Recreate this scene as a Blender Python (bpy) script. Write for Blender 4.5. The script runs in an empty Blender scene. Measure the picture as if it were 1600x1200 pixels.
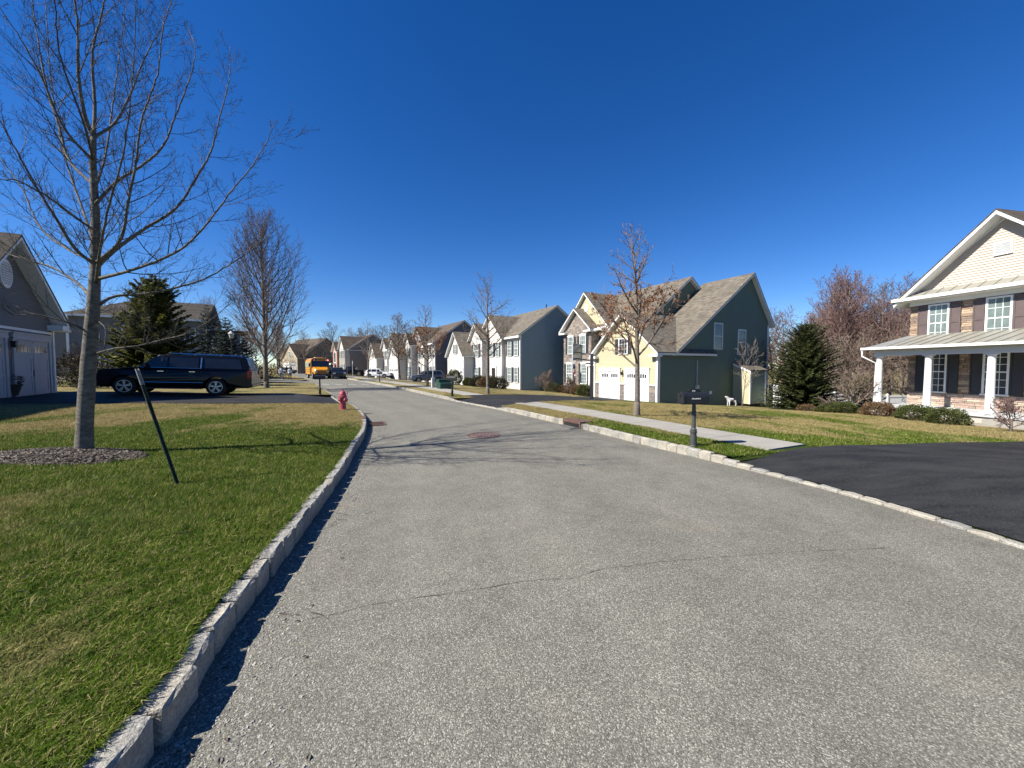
import bpy, bmesh, math, random
import numpy as np
from mathutils import Vector, Matrix

R = math.radians
rng = random.Random(7)
nrg = np.random.default_rng(11)
scene = bpy.context.scene
COL = scene.collection

# ------------------------------------------------------------------ camera
CAM_H = 1.65
PITCH = math.atan(26 / 600)
cam_data = bpy.data.cameras.new('camera')
cam_data.sensor_width = 36.0
cam_data.lens = 36.0 * 600 / 1600
cam_data.clip_start = 0.05
cam_data.clip_end = 3000
cam = bpy.data.objects.new('camera', cam_data)
cam.location = (0, 0, CAM_H)
cam.rotation_euler = (math.pi / 2 - PITCH, 0, 0)
COL.objects.link(cam)
scene.camera = cam

# ------------------------------------------------------------------ sky, sun, exposure
SUN_EL = R(43)
SUN_H = Vector((-0.930, -0.368, 0)).normalized()
SUN_DIR = Vector((SUN_H.x * math.cos(SUN_EL), SUN_H.y * math.cos(SUN_EL), math.sin(SUN_EL)))
world = bpy.data.worlds.new('World')
scene.world = world
world.use_nodes = True
wn = world.node_tree.nodes
wl = world.node_tree.links
wn.clear()
sky = wn.new('ShaderNodeTexSky')
sky.sky_type = 'NISHITA'
sky.sun_disc = False
sky.sun_elevation = SUN_EL
sky.sun_rotation = math.atan2(SUN_H.x, SUN_H.y)
sky.altitude = 1500
sky.air_density = 1.0
sky.dust_density = 0.0
sky.ozone_density = 4.0
bg = wn.new('ShaderNodeBackground')
bg.inputs['Strength'].default_value = 0.073
wo = wn.new('ShaderNodeOutputWorld')
hs = wn.new('ShaderNodeHueSaturation')          # deep clear spring blue
hs.inputs['Saturation'].default_value = 1.31
hs.inputs['Hue'].default_value = 0.512
wl.new(sky.outputs[0], hs.inputs['Color'])
wl.new(hs.outputs[0], bg.inputs['Color'])
wl.new(bg.outputs[0], wo.inputs['Surface'])

sun_data = bpy.data.lights.new('sun', 'SUN')
sun_data.energy = 5.0
sun_data.angle = R(0.5)
sun_data.color = (1.0, 0.945, 0.85)
sun = bpy.data.objects.new('sun', sun_data)
sun.rotation_euler = (-SUN_DIR).to_track_quat('-Z', 'Y').to_euler()
COL.objects.link(sun)

scene.view_settings.view_transform = 'Standard'
scene.view_settings.look = 'None'
scene.view_settings.exposure = 1.0
scene.view_settings.gamma = 1.0
scene.view_settings.use_curve_mapping = False
scene.cycles.diffuse_bounces = 2


# ------------------------------------------------------------------ materials
def nodes_of(name):
    m = bpy.data.materials.new(name)
    m.use_nodes = True
    nt = m.node_tree
    b = nt.nodes['Principled BSDF']
    return m, nt, b


def noise(nt, vec, scale, detail=4, rough=0.55):
    n = nt.nodes.new('ShaderNodeTexNoise')
    n.inputs['Scale'].default_value = scale
    n.inputs['Detail'].default_value = detail
    n.inputs['Roughness'].default_value = rough
    if vec is not None:
        nt.links.new(vec, n.inputs['Vector'])
    return n


def ramp(nt, fac, stops):
    r = nt.nodes.new('ShaderNodeValToRGB')
    els = r.color_ramp.elements
    while len(els) < len(stops):
        els.new(0.5)
    for e, (p, c) in zip(els, stops):
        e.position = p
        e.color = (c[0], c[1], c[2], 1) if not isinstance(c, float) else (c, c, c, 1)
    nt.links.new(fac, r.inputs[0])
    return r


def mixc(nt, fac, a, b, mode='MIX'):
    m = nt.nodes.new('ShaderNodeMix')
    m.data_type = 'RGBA'
    m.blend_type = mode
    for s, v in ((m.inputs[0], fac), (m.inputs[6], a), (m.inputs[7], b)):
        if hasattr(v, 'is_linked') or hasattr(v, 'links'):
            nt.links.new(v, s)
        elif isinstance(v, (int, float)):
            s.default_value = v
        else:
            s.default_value = (v[0], v[1], v[2], 1)
    return m.outputs[2]


def bump(nt, b, height, strength, dist=0.01):
    n = nt.nodes.new('ShaderNodeBump')
    n.inputs['Strength'].default_value = strength
    n.inputs['Distance'].default_value = dist
    nt.links.new(height, n.inputs['Height'])
    nt.links.new(n.outputs[0], b.inputs['Normal'])


def M(name, col, rough=0.6, var=0.12, vs=6.0, bmp=0.0, bs=60.0, metal=0.0, spec=0.5, coat=0.0, fine=0.0, bd=0.01):
    """plain painted / natural surface with tonal variation, fine mottling and relief"""
    m, nt, b = nodes_of(name)
    tc = nt.nodes.new('ShaderNodeTexCoord')
    v = tc.outputs['Object']
    n1 = noise(nt, v, vs, 5)
    col = [c * 0.88 for c in col]
    lo = [c * (1 - var) for c in col]
    hi = [min(1, c * (1 + var)) for c in col]
    c = ramp(nt, n1.outputs[0], [(0.3, lo), (0.7, hi)]).outputs[0]
    if fine:
        n3 = noise(nt, v, bs * 1.7, 3)
        c = mixc(nt, fine, c, ramp(nt, n3.outputs[0], [(0.35, 0.25), (0.65, 1.0)]).outputs[0], 'MULTIPLY')
    nt.links.new(c, b.inputs['Base Color'])
    b.inputs['Roughness'].default_value = rough
    b.inputs['Metallic'].default_value = metal
    b.inputs['Specular IOR Level'].default_value = spec
    b.inputs['Coat Weight'].default_value = coat
    if bmp:
        n2 = noise(nt, v, bs, 4)
        bump(nt, b, n2.outputs[0], bmp, bd)
    return m


def mat_asphalt():
    m, nt, b = nodes_of('road_asphalt')
    geo = nt.nodes.new('ShaderNodeNewGeometry')
    p = geo.outputs['Position']
    v1 = nt.nodes.new('ShaderNodeTexVoronoi')
    v1.inputs['Scale'].default_value = 165
    nt.links.new(p, v1.inputs['Vector'])
    sep = nt.nodes.new('ShaderNodeSeparateColor')
    nt.links.new(v1.outputs['Color'], sep.inputs[0])
    st = ramp(nt, sep.outputs[0], [(0.0, (0.106, 0.102, 0.088)), (0.45, (0.174, 0.168, 0.145)), (0.8, (0.238, 0.230, 0.197)),
                                   (1.0, (0.42, 0.405, 0.352))]).outputs[0]
    edge = ramp(nt, v1.outputs['Distance'], [(0.25, 1.0), (0.8, 0.68)]).outputs[0]
    c = mixc(nt, 1.0, st, edge, 'MULTIPLY')
    big = noise(nt, p, 0.45, 5, 0.6)
    c = mixc(nt, 1.0, c, ramp(nt, big.outputs[0], [(0.3, (0.86, 0.86, 0.85)), (0.7, (1.06, 1.05, 1.0))]).outputs[0], 'MULTIPLY')
    mid = noise(nt, p, 3.2, 6, 0.65)
    c = mixc(nt, 1.0, c, ramp(nt, mid.outputs[0], [(0.3, 0.86), (0.62, 1.05)]).outputs[0], 'MULTIPLY')
    rust = noise(nt, p, 0.8, 3)
    rf = ramp(nt, rust.outputs[0], [(0.60, 0.0), (0.78, 0.30)]).outputs[0]
    c = mixc(nt, rf, c, (0.215, 0.165, 0.11))
    # worn wheel tracks (across = UV x), old oil drips, a paving seam down the crown
    uv = nt.nodes.new('ShaderNodeTexCoord')
    sx = nt.nodes.new('ShaderNodeSeparateXYZ')
    nt.links.new(uv.outputs['UV'], sx.inputs[0])
    wob = noise(nt, p, 0.35, 4, 0.6)
    ad = nt.nodes.new('ShaderNodeMath')
    ad.operation = 'MULTIPLY_ADD'
    nt.links.new(wob.outputs[0], ad.inputs[0])
    ad.inputs[1].default_value = 0.10
    nt.links.new(sx.outputs[0], ad.inputs[2])
    tr_ = ramp(nt, ad.outputs[0], [(0.14, 0.93), (0.22, 1.05), (0.32, 0.96), (0.42, 1.06), (0.55, 0.92), (0.66, 1.06), (0.78, 0.96), (0.88, 1.05), (0.98, 0.90)]).outputs[0]
    c = mixc(nt, 1.0, c, tr_, 'MULTIPLY')
    oil = noise(nt, p, 2.1, 2, 0.4)
    of = ramp(nt, oil.outputs[0], [(0.70, 0.0), (0.80, 0.45)]).outputs[0]
    c = mixc(nt, of, c, (0.085, 0.08, 0.072))
    nt.links.new(c, b.inputs['Base Color'])
    b.inputs['Roughness'].default_value = 0.85
    b.inputs['Specular IOR Level'].default_value = 0.25
    h = mixc(nt, 0.35, v1.outputs['Distance'], mid.outputs[0])
    bump(nt, b, h, 0.5, 0.008)
    b.inputs['Normal'].links[0].from_node.invert = True
    return m


def mat_sealed():
    m, nt, b = nodes_of('sealed_driveway')
    geo = nt.nodes.new('ShaderNodeNewGeometry')
    p = geo.outputs['Position']
    v1 = nt.nodes.new('ShaderNodeTexVoronoi')
    v1.inputs['Scale'].default_value = 110
    nt.links.new(p, v1.inputs['Vector'])
    sep = nt.nodes.new('ShaderNodeSeparateColor')
    nt.links.new(v1.outputs['Color'], sep.inputs[0])
    c = ramp(nt, sep.outputs[0], [(0.0, (0.007, 0.007, 0.007)), (0.85, (0.020, 0.020, 0.020)), (1.0, (0.055, 0.055, 0.053))]).outputs[0]
    mp = nt.nodes.new('ShaderNodeMapping')
    mp.inputs['Scale'].default_value = (0.5, 1.6, 1)
    mp.inputs['Rotation'].default_value = (0, 0, R(-15))
    nt.links.new(p, mp.inputs['Vector'])
    sw = noise(nt, mp.outputs[0], 1.2, 7, 0.68)
    c = mixc(nt, ramp(nt, sw.outputs[0], [(0.40, 0.0), (0.72, 0.75)]).outputs[0], c, (0.050, 0.050, 0.049))
    nt.links.new(c, b.inputs['Base Color'])
    b.inputs['Roughness'].default_value = 0.72
    b.inputs['Specular IOR Level'].default_value = 0.2
    bump(nt, b, v1.outputs['Distance'], 0.4, 0.008)
    return m


def lawn_color(nt, p, blade=False):
    """green turf with dormant straw patches; same pattern for soil thatch and blades"""
    n1 = noise(nt, p, 0.22, 3, 0.6)
    mp = nt.nodes.new('ShaderNodeMapping')
    mp.inputs['Rotation'].default_value = (0, 0, R(28))
    mp.inputs['Scale'].default_value = (1.0, 0.35, 1)
    nt.links.new(p, mp.inputs['Vector'])
    n2 = noise(nt, mp.outputs[0], 0.9, 6, 0.7)
    sep = nt.nodes.new('ShaderNodeSeparateXYZ')
    nt.links.new(p, sep.inputs[0])
    # dormant turf grows on the parts of the lots away from the watered front strip
    mr = nt.nodes.new('ShaderNodeMapRange')
    mr.inputs[1].default_value = 7.0
    mr.inputs[2].default_value = 11.5
    mr.inputs[3].default_value = -0.24
    mr.inputs[4].default_value = 0.09
    nt.links.new(sep.outputs[1], mr.inputs[0])
    a = nt.nodes.new('ShaderNodeMath')
    a.operation = 'ADD'
    nt.links.new(n1.outputs[0], a.inputs[0])
    nt.links.new(mr.outputs[0], a.inputs[1])
    a2 = nt.nodes.new('ShaderNodeMath')
    a2.operation = 'MULTIPLY_ADD'
    nt.links.new(n2.outputs[0], a2.inputs[0])
    a2.inputs[1].default_value = 0.9
    nt.links.new(a.outputs[0], a2.inputs[2])
    straw = ramp(nt, a2.outputs[0], [(0.87, 0.0), (1.08, 0.9)]).outputs[0]
    n3 = noise(nt, p, 5.0, 4, 0.6)
    if blade:
        g = ramp(nt, n3.outputs[0], [(0.28, (0.052, 0.105, 0.008)), (0.52, (0.090, 0.150, 0.012)), (0.74, (0.155, 0.19, 0.028))]).outputs[0]
        s = ramp(nt, n3.outputs[0], [(0.3, (0.27, 0.215, 0.09)), (0.7, (0.43, 0.345, 0.17))]).outputs[0]
    else:
        g = ramp(nt, n3.outputs[0], [(0.3, (0.034, 0.056, 0.010)), (0.6, (0.066, 0.092, 0.017)), (0.8, (0.11, 0.112, 0.038))]).outputs[0]
        s = ramp(nt, n3.outputs[0], [(0.3, (0.20, 0.16, 0.068)), (0.7, (0.34, 0.275, 0.13))]).outputs[0]
    return straw, g, s


def mat_lawn():
    m, nt, b = nodes_of('lawn')
    geo = nt.nodes.new('ShaderNodeNewGeometry')
    p = geo.outputs['Position']
    straw, g, s = lawn_color(nt, p)
    c = mixc(nt, straw, g, s)
    n4 = noise(nt, p, 60, 3, 0.7)
    c = mixc(nt, 0.8, c, ramp(nt, n4.outputs[0], [(0.3, 0.45), (0.7, 1.25)]).outputs[0], 'MULTIPLY')
    nt.links.new(c, b.inputs['Base Color'])
    b.inputs['Roughness'].default_value = 0.95
    b.inputs['Specular IOR Level'].default_value = 0.1
    n5 = noise(nt, p, 26, 5, 0.75)
    bump(nt, b, n5.outputs[0], 1.0, 0.06)
    return m


def mat_blade():
    m, nt, b = nodes_of('grass_blade')
    geo = nt.nodes.new('ShaderNodeNewGeometry')
    p = geo.outputs['Position']
    straw, g, s = lawn_color(nt, p, True)
    at = nt.nodes.new('ShaderNodeAttribute')
    at.attribute_name = 'tint'
    # single dead blades among the green ones
    dead = ramp(nt, at.outputs['Fac'], [(0.80, 0.0), (0.84, 0.75)]).outputs[0]
    f = mixc(nt, 1.0, straw, dead, 'LIGHTEN')
    c = mixc(nt, f, g, s)
    c = mixc(nt, 1.0, c, ramp(nt, at.outputs['Fac'], [(0.0, 0.62), (0.8, 1.2)]).outputs[0], 'MULTIPLY')
    nt.links.new(c, b.inputs['Base Color'])
    b.inputs['Roughness'].default_value = 0.65
    b.inputs['Specular IOR Level'].default_value = 0.08
    tr = nt.nodes.new('ShaderNodeBsdfTranslucent')
    nt.links.new(c, tr.inputs['Color'])
    mx = nt.nodes.new('ShaderNodeMixShader')
    mx.inputs[0].default_value = 0.3
    nt.links.new(b.outputs[0], mx.inputs[1])
    nt.links.new(tr.outputs[0], mx.inputs[2])
    nt.links.new(mx.outputs[0], nt.nodes['Material Output'].inputs['Surface'])
    return m


def mat_leafy(name, dark, light, trans=0.15, vs=3.0):
    m, nt, b = nodes_of(name)
    geo = nt.nodes.new('ShaderNodeNewGeometry')
    n1 = noise(nt, geo.outputs['Position'], vs, 5, 0.7)
    c = ramp(nt, n1.outputs[0], [(0.3, dark), (0.7, light)]).outputs[0]
    rp = ramp(nt, geo.outputs['Random Per Island'], [(0.0, 0.6), (1.0, 1.3)]).outputs[0]
    c = mixc(nt, 1.0, c, rp, 'MULTIPLY')
    nt.links.new(c, b.inputs['Base Color'])
    b.inputs['Roughness'].default_value = 0.6
    b.inputs['Specular IOR Level'].default_value = 0.25
    tr = nt.nodes.new('ShaderNodeBsdfTranslucent')
    nt.links.new(c, tr.inputs['Color'])
    mx = nt.nodes.new('ShaderNodeMixShader')
    mx.inputs[0].default_value = trans
    nt.links.new(b.outputs[0], mx.inputs[1])
    nt.links.new(tr.outputs[0], mx.inputs[2])
    nt.links.new(mx.outputs[0], nt.nodes['Material Output'].inputs['Surface'])
    return m


def mat_shingle(name, col):
    m, nt, b = nodes_of(name)
    tc = nt.nodes.new('ShaderNodeTexCoord')
    br = nt.nodes.new('ShaderNodeTexBrick')
    br.inputs['Scale'].default_value = 1.0
    br.inputs['Brick Width'].default_value = 0.33
    br.inputs['Row Height'].default_value = 0.14
    br.inputs['Mortar Size'].default_value = 0.006
    br.inputs['Color1'].default_value = (col[0] * 0.72, col[1] * 0.72, col[2] * 0.72, 1)
    br.inputs['Color2'].default_value = (col[0] * 1.25, col[1] * 1.22, col[2] * 1.18, 1)
    br.inputs['Mortar'].default_value = (col[0] * 0.4, col[1] * 0.4, col[2] * 0.4, 1)
    nt.links.new(tc.outputs['UV'], br.inputs['Vector'])
    n = noise(nt, tc.outputs['Object'], 1.3, 5)
    c = mixc(nt, 1.0, br.outputs[0], ramp(nt, n.outputs[0], [(0.3, 0.82), (0.7, 1.12)]).outputs[0], 'MULTIPLY')
    n2 = noise(nt, tc.outputs['Object'], 45, 2)
    c = mixc(nt, 0.7, c, ramp(nt, n2.outputs[0], [(0.3, 0.6), (0.7, 1.3)]).outputs[0], 'MULTIPLY')
    nt.links.new(c, b.inputs['Base Color'])
    b.inputs['Roughness'].default_value = 0.9
    b.inputs['Specular IOR Level'].default_value = 0.2
    bump(nt, b, br.outputs['Fac'], 0.6, 0.02)
    return m


def mat_bark(name, dark, light, vs=9.0):
    m, nt, b = nodes_of(name)
    tc = nt.nodes.new('ShaderNodeTexCoord')
    mp = nt.nodes.new('ShaderNodeMapping')
    mp.inputs['Scale'].default_value = (1, 1, 2.6)
    nt.links.new(tc.outputs['Object'], mp.inputs['Vector'])
    n1 = noise(nt, mp.outputs[0], vs, 7, 0.7)
    c = ramp(nt, n1.outputs[0], [(0.32, dark), (0.66, light)]).outputs[0]
    nt.links.new(c, b.inputs['Base Color'])
    b.inputs['Roughness'].default_value = 0.85
    b.inputs['Specular IOR Level'].default_value = 0.25
    n2 = noise(nt, mp.outputs[0], vs * 3.5, 6, 0.7)
    bump(nt, b, n2.outputs[0], 0.8, 0.02)
    return m


def mat_glass(name, col, rough=0.06):
    m, nt, b = nodes_of(name)
    tc = nt.nodes.new('ShaderNodeTexCoord')
    n = noise(nt, tc.outputs['Object'], 1.6, 3)
    c = ramp(nt, n.outputs[0], [(0.3, [x * 0.7 for x in col]), (0.7, [min(1, x * 1.3) for x in col])]).outputs[0]
    nt.links.new(c, b.inputs['Base Color'])
    b.inputs['Roughness'].default_value = rough
    b.inputs['Specular IOR Level'].default_value = 0.7
    return m


def mat_emit(name, col, st):
    m, nt, b = nodes_of(name)
    b.inputs['Base Color'].default_value = (*col, 1)
    b.inputs['Emission Color'].default_value = (*col, 1)
    b.inputs['Emission Strength'].default_value = st
    return m


MT = {}
MT['asphalt'] = mat_asphalt()
MT['sealed'] = mat_sealed()
MT['lawn'] = mat_lawn()
MT['blade'] = mat_blade()
MT['drive_grey'] = M('grey_driveway', (0.13, 0.126, 0.118), 0.9, 0.15, 2, 0.4, 90, fine=0.5)
MT['concrete'] = M('sidewalk_concrete', (0.345, 0.325, 0.28), 0.85, 0.10, 2.2, 0.25, 70, fine=0.25)
MT['mortar'] = M('mortar', (0.14, 0.13, 0.11), 0.95, 0.2, 14, 0.5, 60)
GRAN = [M('granite_a', (0.385, 0.37, 0.325), 0.8, 0.22, 7, 0.9, 38, fine=0.55, bd=0.02),
        M('granite_b', (0.44, 0.405, 0.335), 0.8, 0.20, 6, 0.9, 42, fine=0.5, bd=0.02),
        M('granite_c', (0.325, 0.312, 0.28), 0.8, 0.25, 8, 0.9, 36, fine=0.55, bd=0.02)]
MT['gravel'] = M('loose_gravel', (0.33, 0.315, 0.28), 0.9, 0.45, 40, 0.5, 90)
MT['rust'] = M('rusty_iron', (0.12, 0.066, 0.05), 0.8, 0.35, 14, 0.5, 60)
MT['shade_black'] = M('drain_shade_black', (0.012, 0.012, 0.012), 0.95, 0.1)  # near-black for solid blocks that paint in the shade of the drain openings
MT['paint_white'] = M('road_paint', (0.62, 0.61, 0.57), 0.8, 0.2, 9, fine=0.3)
MT['crack'] = M('crack_fill', (0.035, 0.034, 0.032), 0.95, 0.3, 20)
MT['mulch'] = M('mulch', (0.055, 0.042, 0.032), 0.95, 0.5, 18, 0.9, 45, bd=0.03)
MT['chip'] = mat_leafy('mulch_chip', (0.035, 0.026, 0.019), (0.145, 0.112, 0.085), 0.0, 9)
MT['white'] = M('white_trim', (0.80, 0.80, 0.78), 0.5, 0.04, 2)
MT['shade_grey_door'] = M('shade_darkened_garage_door', (0.40, 0.41, 0.43), 0.5, 0.05, 1.5)  # white door paint darkened to grey, the garage front's shade in its colour
MT['white_door'] = M('white_garage_door', (0.80, 0.80, 0.79), 0.45, 0.04, 1.5)
MT['cream'] = M('cream_siding', (0.49, 0.45, 0.29), 0.6, 0.05, 1.2)
MT['olive'] = M('dark_olive_siding', (0.137, 0.182, 0.130), 0.65, 0.06, 1.2)  # green-grey tone darker than the cream fronts, used on side walls
MT['slate'] = M('slate_blue_siding', (0.20, 0.285, 0.32), 0.65, 0.05, 1.2)  # blue-grey tone darker than the pale front, used on side and back walls
MT['pale'] = M('pale_siding', (0.60, 0.565, 0.52), 0.6, 0.05, 1.2)
MT['beige'] = M('beige_siding', (0.56, 0.48, 0.40), 0.6, 0.05, 1.2)
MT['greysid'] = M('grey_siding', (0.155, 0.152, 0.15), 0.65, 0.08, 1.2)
MT['tan'] = M('tan_siding', (0.44, 0.37, 0.26), 0.65, 0.06, 1.2)
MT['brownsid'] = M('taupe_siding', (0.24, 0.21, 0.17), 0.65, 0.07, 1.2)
MT['bluegrey'] = M('blue_grey_siding', (0.15, 0.155, 0.16), 0.65, 0.07, 1.2)
MT['roof_tan'] = mat_shingle('weathered_shingle', (0.150, 0.133, 0.108))
MT['roof_brown'] = mat_shingle('brown_shingle', (0.105, 0.085, 0.068))
MT['roof_dark'] = mat_shingle('dark_shingle', (0.06, 0.053, 0.046))
MT['metal_roof'] = M('champagne_metal_roof', (0.35, 0.34, 0.29), 0.42, 0.05, 1.5, metal=0.25)
MT['glass_dark'] = mat_glass('window_glass_dark', (0.035, 0.045, 0.055))
MT['glass_blind'] = mat_glass('window_glass_blind', (0.15, 0.19, 0.18), 0.10)
MT['glass_car'] = mat_glass('car_glass', (0.012, 0.014, 0.016), 0.03)
MT['shut_dark'] = M('black_shutter', (0.035, 0.037, 0.042), 0.55, 0.1, 3)
MT['shut_mauve'] = M('plum_brown_shutter', (0.118, 0.088, 0.084), 0.55, 0.1, 3, 0.3, 30)
MT['door_dark'] = M('dark_front_door', (0.03, 0.025, 0.022), 0.4, 0.1, 3)
MT['brick'] = M('red_brick_far', (0.42, 0.25, 0.19), 0.85, 0.22, 9, 0.5, 40)
STN_W = [M('ledgestone_a', (0.40, 0.29, 0.195), 0.85, 0.2, 9, 0.6, 40), M('ledgestone_b', (0.31, 0.21, 0.145), 0.85, 0.2, 9, 0.6, 40),
         M('ledgestone_c', (0.47, 0.36, 0.25), 0.85, 0.2, 9, 0.6, 40), M('ledgestone_d', (0.23, 0.175, 0.135), 0.85, 0.2, 9, 0.6, 40)]
STN_P = [M('pinkstone_a', (0.44, 0.325, 0.265), 0.85, 0.2, 9, 0.6, 40), M('pinkstone_b', (0.37, 0.265, 0.215), 0.85, 0.2, 9, 0.6, 40),
         M('pinkstone_c', (0.49, 0.40, 0.315), 0.85, 0.2, 9, 0.6, 40), M('pinkstone_d', (0.29, 0.225, 0.185), 0.85, 0.2, 9, 0.6, 40)]
STN_G = [M('fieldstone_a', (0.25, 0.212, 0.18), 0.85, 0.2, 9, 0.6, 40), M('fieldstone_b', (0.24, 0.205, 0.18), 0.85, 0.2, 9, 0.6, 40),
         M('fieldstone_c', (0.32, 0.265, 0.212), 0.85, 0.2, 9, 0.6, 40), M('fieldstone_d', (0.18, 0.165, 0.15), 0.85, 0.2, 9, 0.6, 40)]
MT['bark_maple'] = mat_bark('maple_bark', (0.06, 0.053, 0.045), (0.215, 0.195, 0.165))
MT['twig_maple'] = mat_bark('maple_twig', (0.045, 0.038, 0.032), (0.145, 0.125, 0.105), 5)
MT['bark_grey'] = mat_bark('grey_bark', (0.075, 0.064, 0.052), (0.21, 0.18, 0.15))
MT['twig_brown'] = mat_bark('brown_twig', (0.09, 0.065, 0.05), (0.20, 0.155, 0.125), 3)
MT['twig_red'] = mat_bark('red_budding_twig', (0.095, 0.06, 0.052), (0.20, 0.125, 0.108), 2)
MT['leaf_brown'] = mat_leafy('clinging_dead_leaf', (0.17, 0.075, 0.035), (0.38, 0.20, 0.10), 0.2)
MT['needle_dark'] = mat_leafy('spruce_needle', (0.024, 0.036, 0.012), (0.115, 0.130, 0.042), 0.2, 2.2)
MT['needle_pine'] = mat_leafy('pine_needle', (0.035, 0.05, 0.013), (0.18, 0.18, 0.04), 0.3, 1.1)
MT['needle_blue'] = mat_leafy('blue_spruce_needle', (0.016, 0.026, 0.022), (0.055, 0.075, 0.06), 0.1, 1.5)
MT['box_green'] = mat_leafy('boxwood_leaf', (0.025, 0.040, 0.010), (0.105, 0.115, 0.030), 0.12, 3)
MT['box_brown'] = mat_leafy('winter_burnt_leaf', (0.075, 0.042, 0.022), (0.20, 0.125, 0.062), 0.12, 3)
MT['hedge_dark'] = mat_leafy('dark_hedge_leaf', (0.012, 0.016, 0.008), (0.055, 0.052, 0.022), 0.1, 2)
MT['red_paint'] = M('faded_red_hydrant_paint', (0.36, 0.055, 0.08), 0.5, 0.12, 8, 0.15, 60)
MT['black_metal'] = M('black_metal', (0.016, 0.017, 0.019), 0.42, 0.2, 12, spec=0.5)
MT['grey_post'] = M('grey_green_post', (0.055, 0.058, 0.056), 0.5, 0.15, 10)
MT['green_stake'] = M('green_stake_paint', (0.018, 0.034, 0.017), 0.65, 0.3, 12, 0.3, 50)
MT['bare_steel'] = M('bare_worn_steel', (0.36, 0.34, 0.28), 0.6, 0.3, 16, fine=0.4)
MT['util_green'] = M('utility_green', (0.018, 0.06, 0.045), 0.5, 0.1, 4)
MT['pale_grey'] = M('pale_grey_plastic', (0.50, 0.51, 0.50), 0.6, 0.08, 4)
MT['vinyl'] = M('white_vinyl', (0.78, 0.79, 0.80), 0.45, 0.03, 2)
MT['terracotta'] = M('dark_planter', (0.03, 0.026, 0.024), 0.7, 0.2, 8)
MT['bus_yellow'] = M('bus_yellow', (0.72, 0.30, 0.010), 0.35, 0.05, 1.0, coat=0.4)
MT['rubber'] = M('tyre_rubber', (0.014, 0.014, 0.015), 0.85, 0.15, 14)
MT['rim'] = M('alloy_rim', (0.55, 0.56, 0.57), 0.3, 0.05, 5, metal=0.85)
MT['chrome'] = M('chrome', (0.62, 0.63, 0.65), 0.16, 0.03, 5, metal=1.0)
MT['car_black'] = M('black_car_paint', (0.004, 0.004, 0.006), 0.25, 0.1, 2, spec=0.3, coat=0.1)
MT['car_white'] = M('white_car_paint', (0.76, 0.77, 0.78), 0.3, 0.03, 2, coat=0.5)
MT['car_grey'] = M('slate_car_paint', (0.13, 0.155, 0.19), 0.3, 0.05, 2, metal=0.4, coat=0.5)
MT['car_navy'] = M('dark_blue_car_paint', (0.012, 0.016, 0.026), 0.25, 0.05, 2, coat=0.5)
MT['lens_red'] = M('red_lens', (0.30, 0.012, 0.012), 0.2, 0.05)
MT['lens_clear'] = M('clear_lens', (0.62, 0.63, 0.62), 0.15, 0.05)
MT['lamp_red'] = mat_emit('lit_red_lamp', (1.0, 0.12, 0.06), 3.0)
MT['skin'] = M('skin', (0.45, 0.27, 0.19), 0.6, 0.06, 6)
MT['hair'] = M('dark_hair', (0.018, 0.013, 0.010), 0.6, 0.2, 20)
MT['cloth_white'] = M('white_cloth', (0.72, 0.72, 0.73), 0.9, 0.06, 8)
MT['cloth_dark'] = M('dark_cloth', (0.02, 0.02, 0.026), 0.9, 0.2, 8)
MT['cloth_jean'] = M('blue_denim', (0.11, 0.14, 0.18), 0.9, 0.15, 10)
MT['cloth_tan'] = M('tan_cloth', (0.30, 0.24, 0.18), 0.9, 0.12, 8)
MT['flag_red'] = M('flag_red', (0.42, 0.03, 0.04), 0.85, 0.08)
MT['flag_blue'] = M('flag_blue', (0.02, 0.03, 0.12), 0.85, 0.08)
MT['acrylic'] = M('clear_grey_backboard', (0.16, 0.20, 0.23), 0.1, 0.05)


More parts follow.
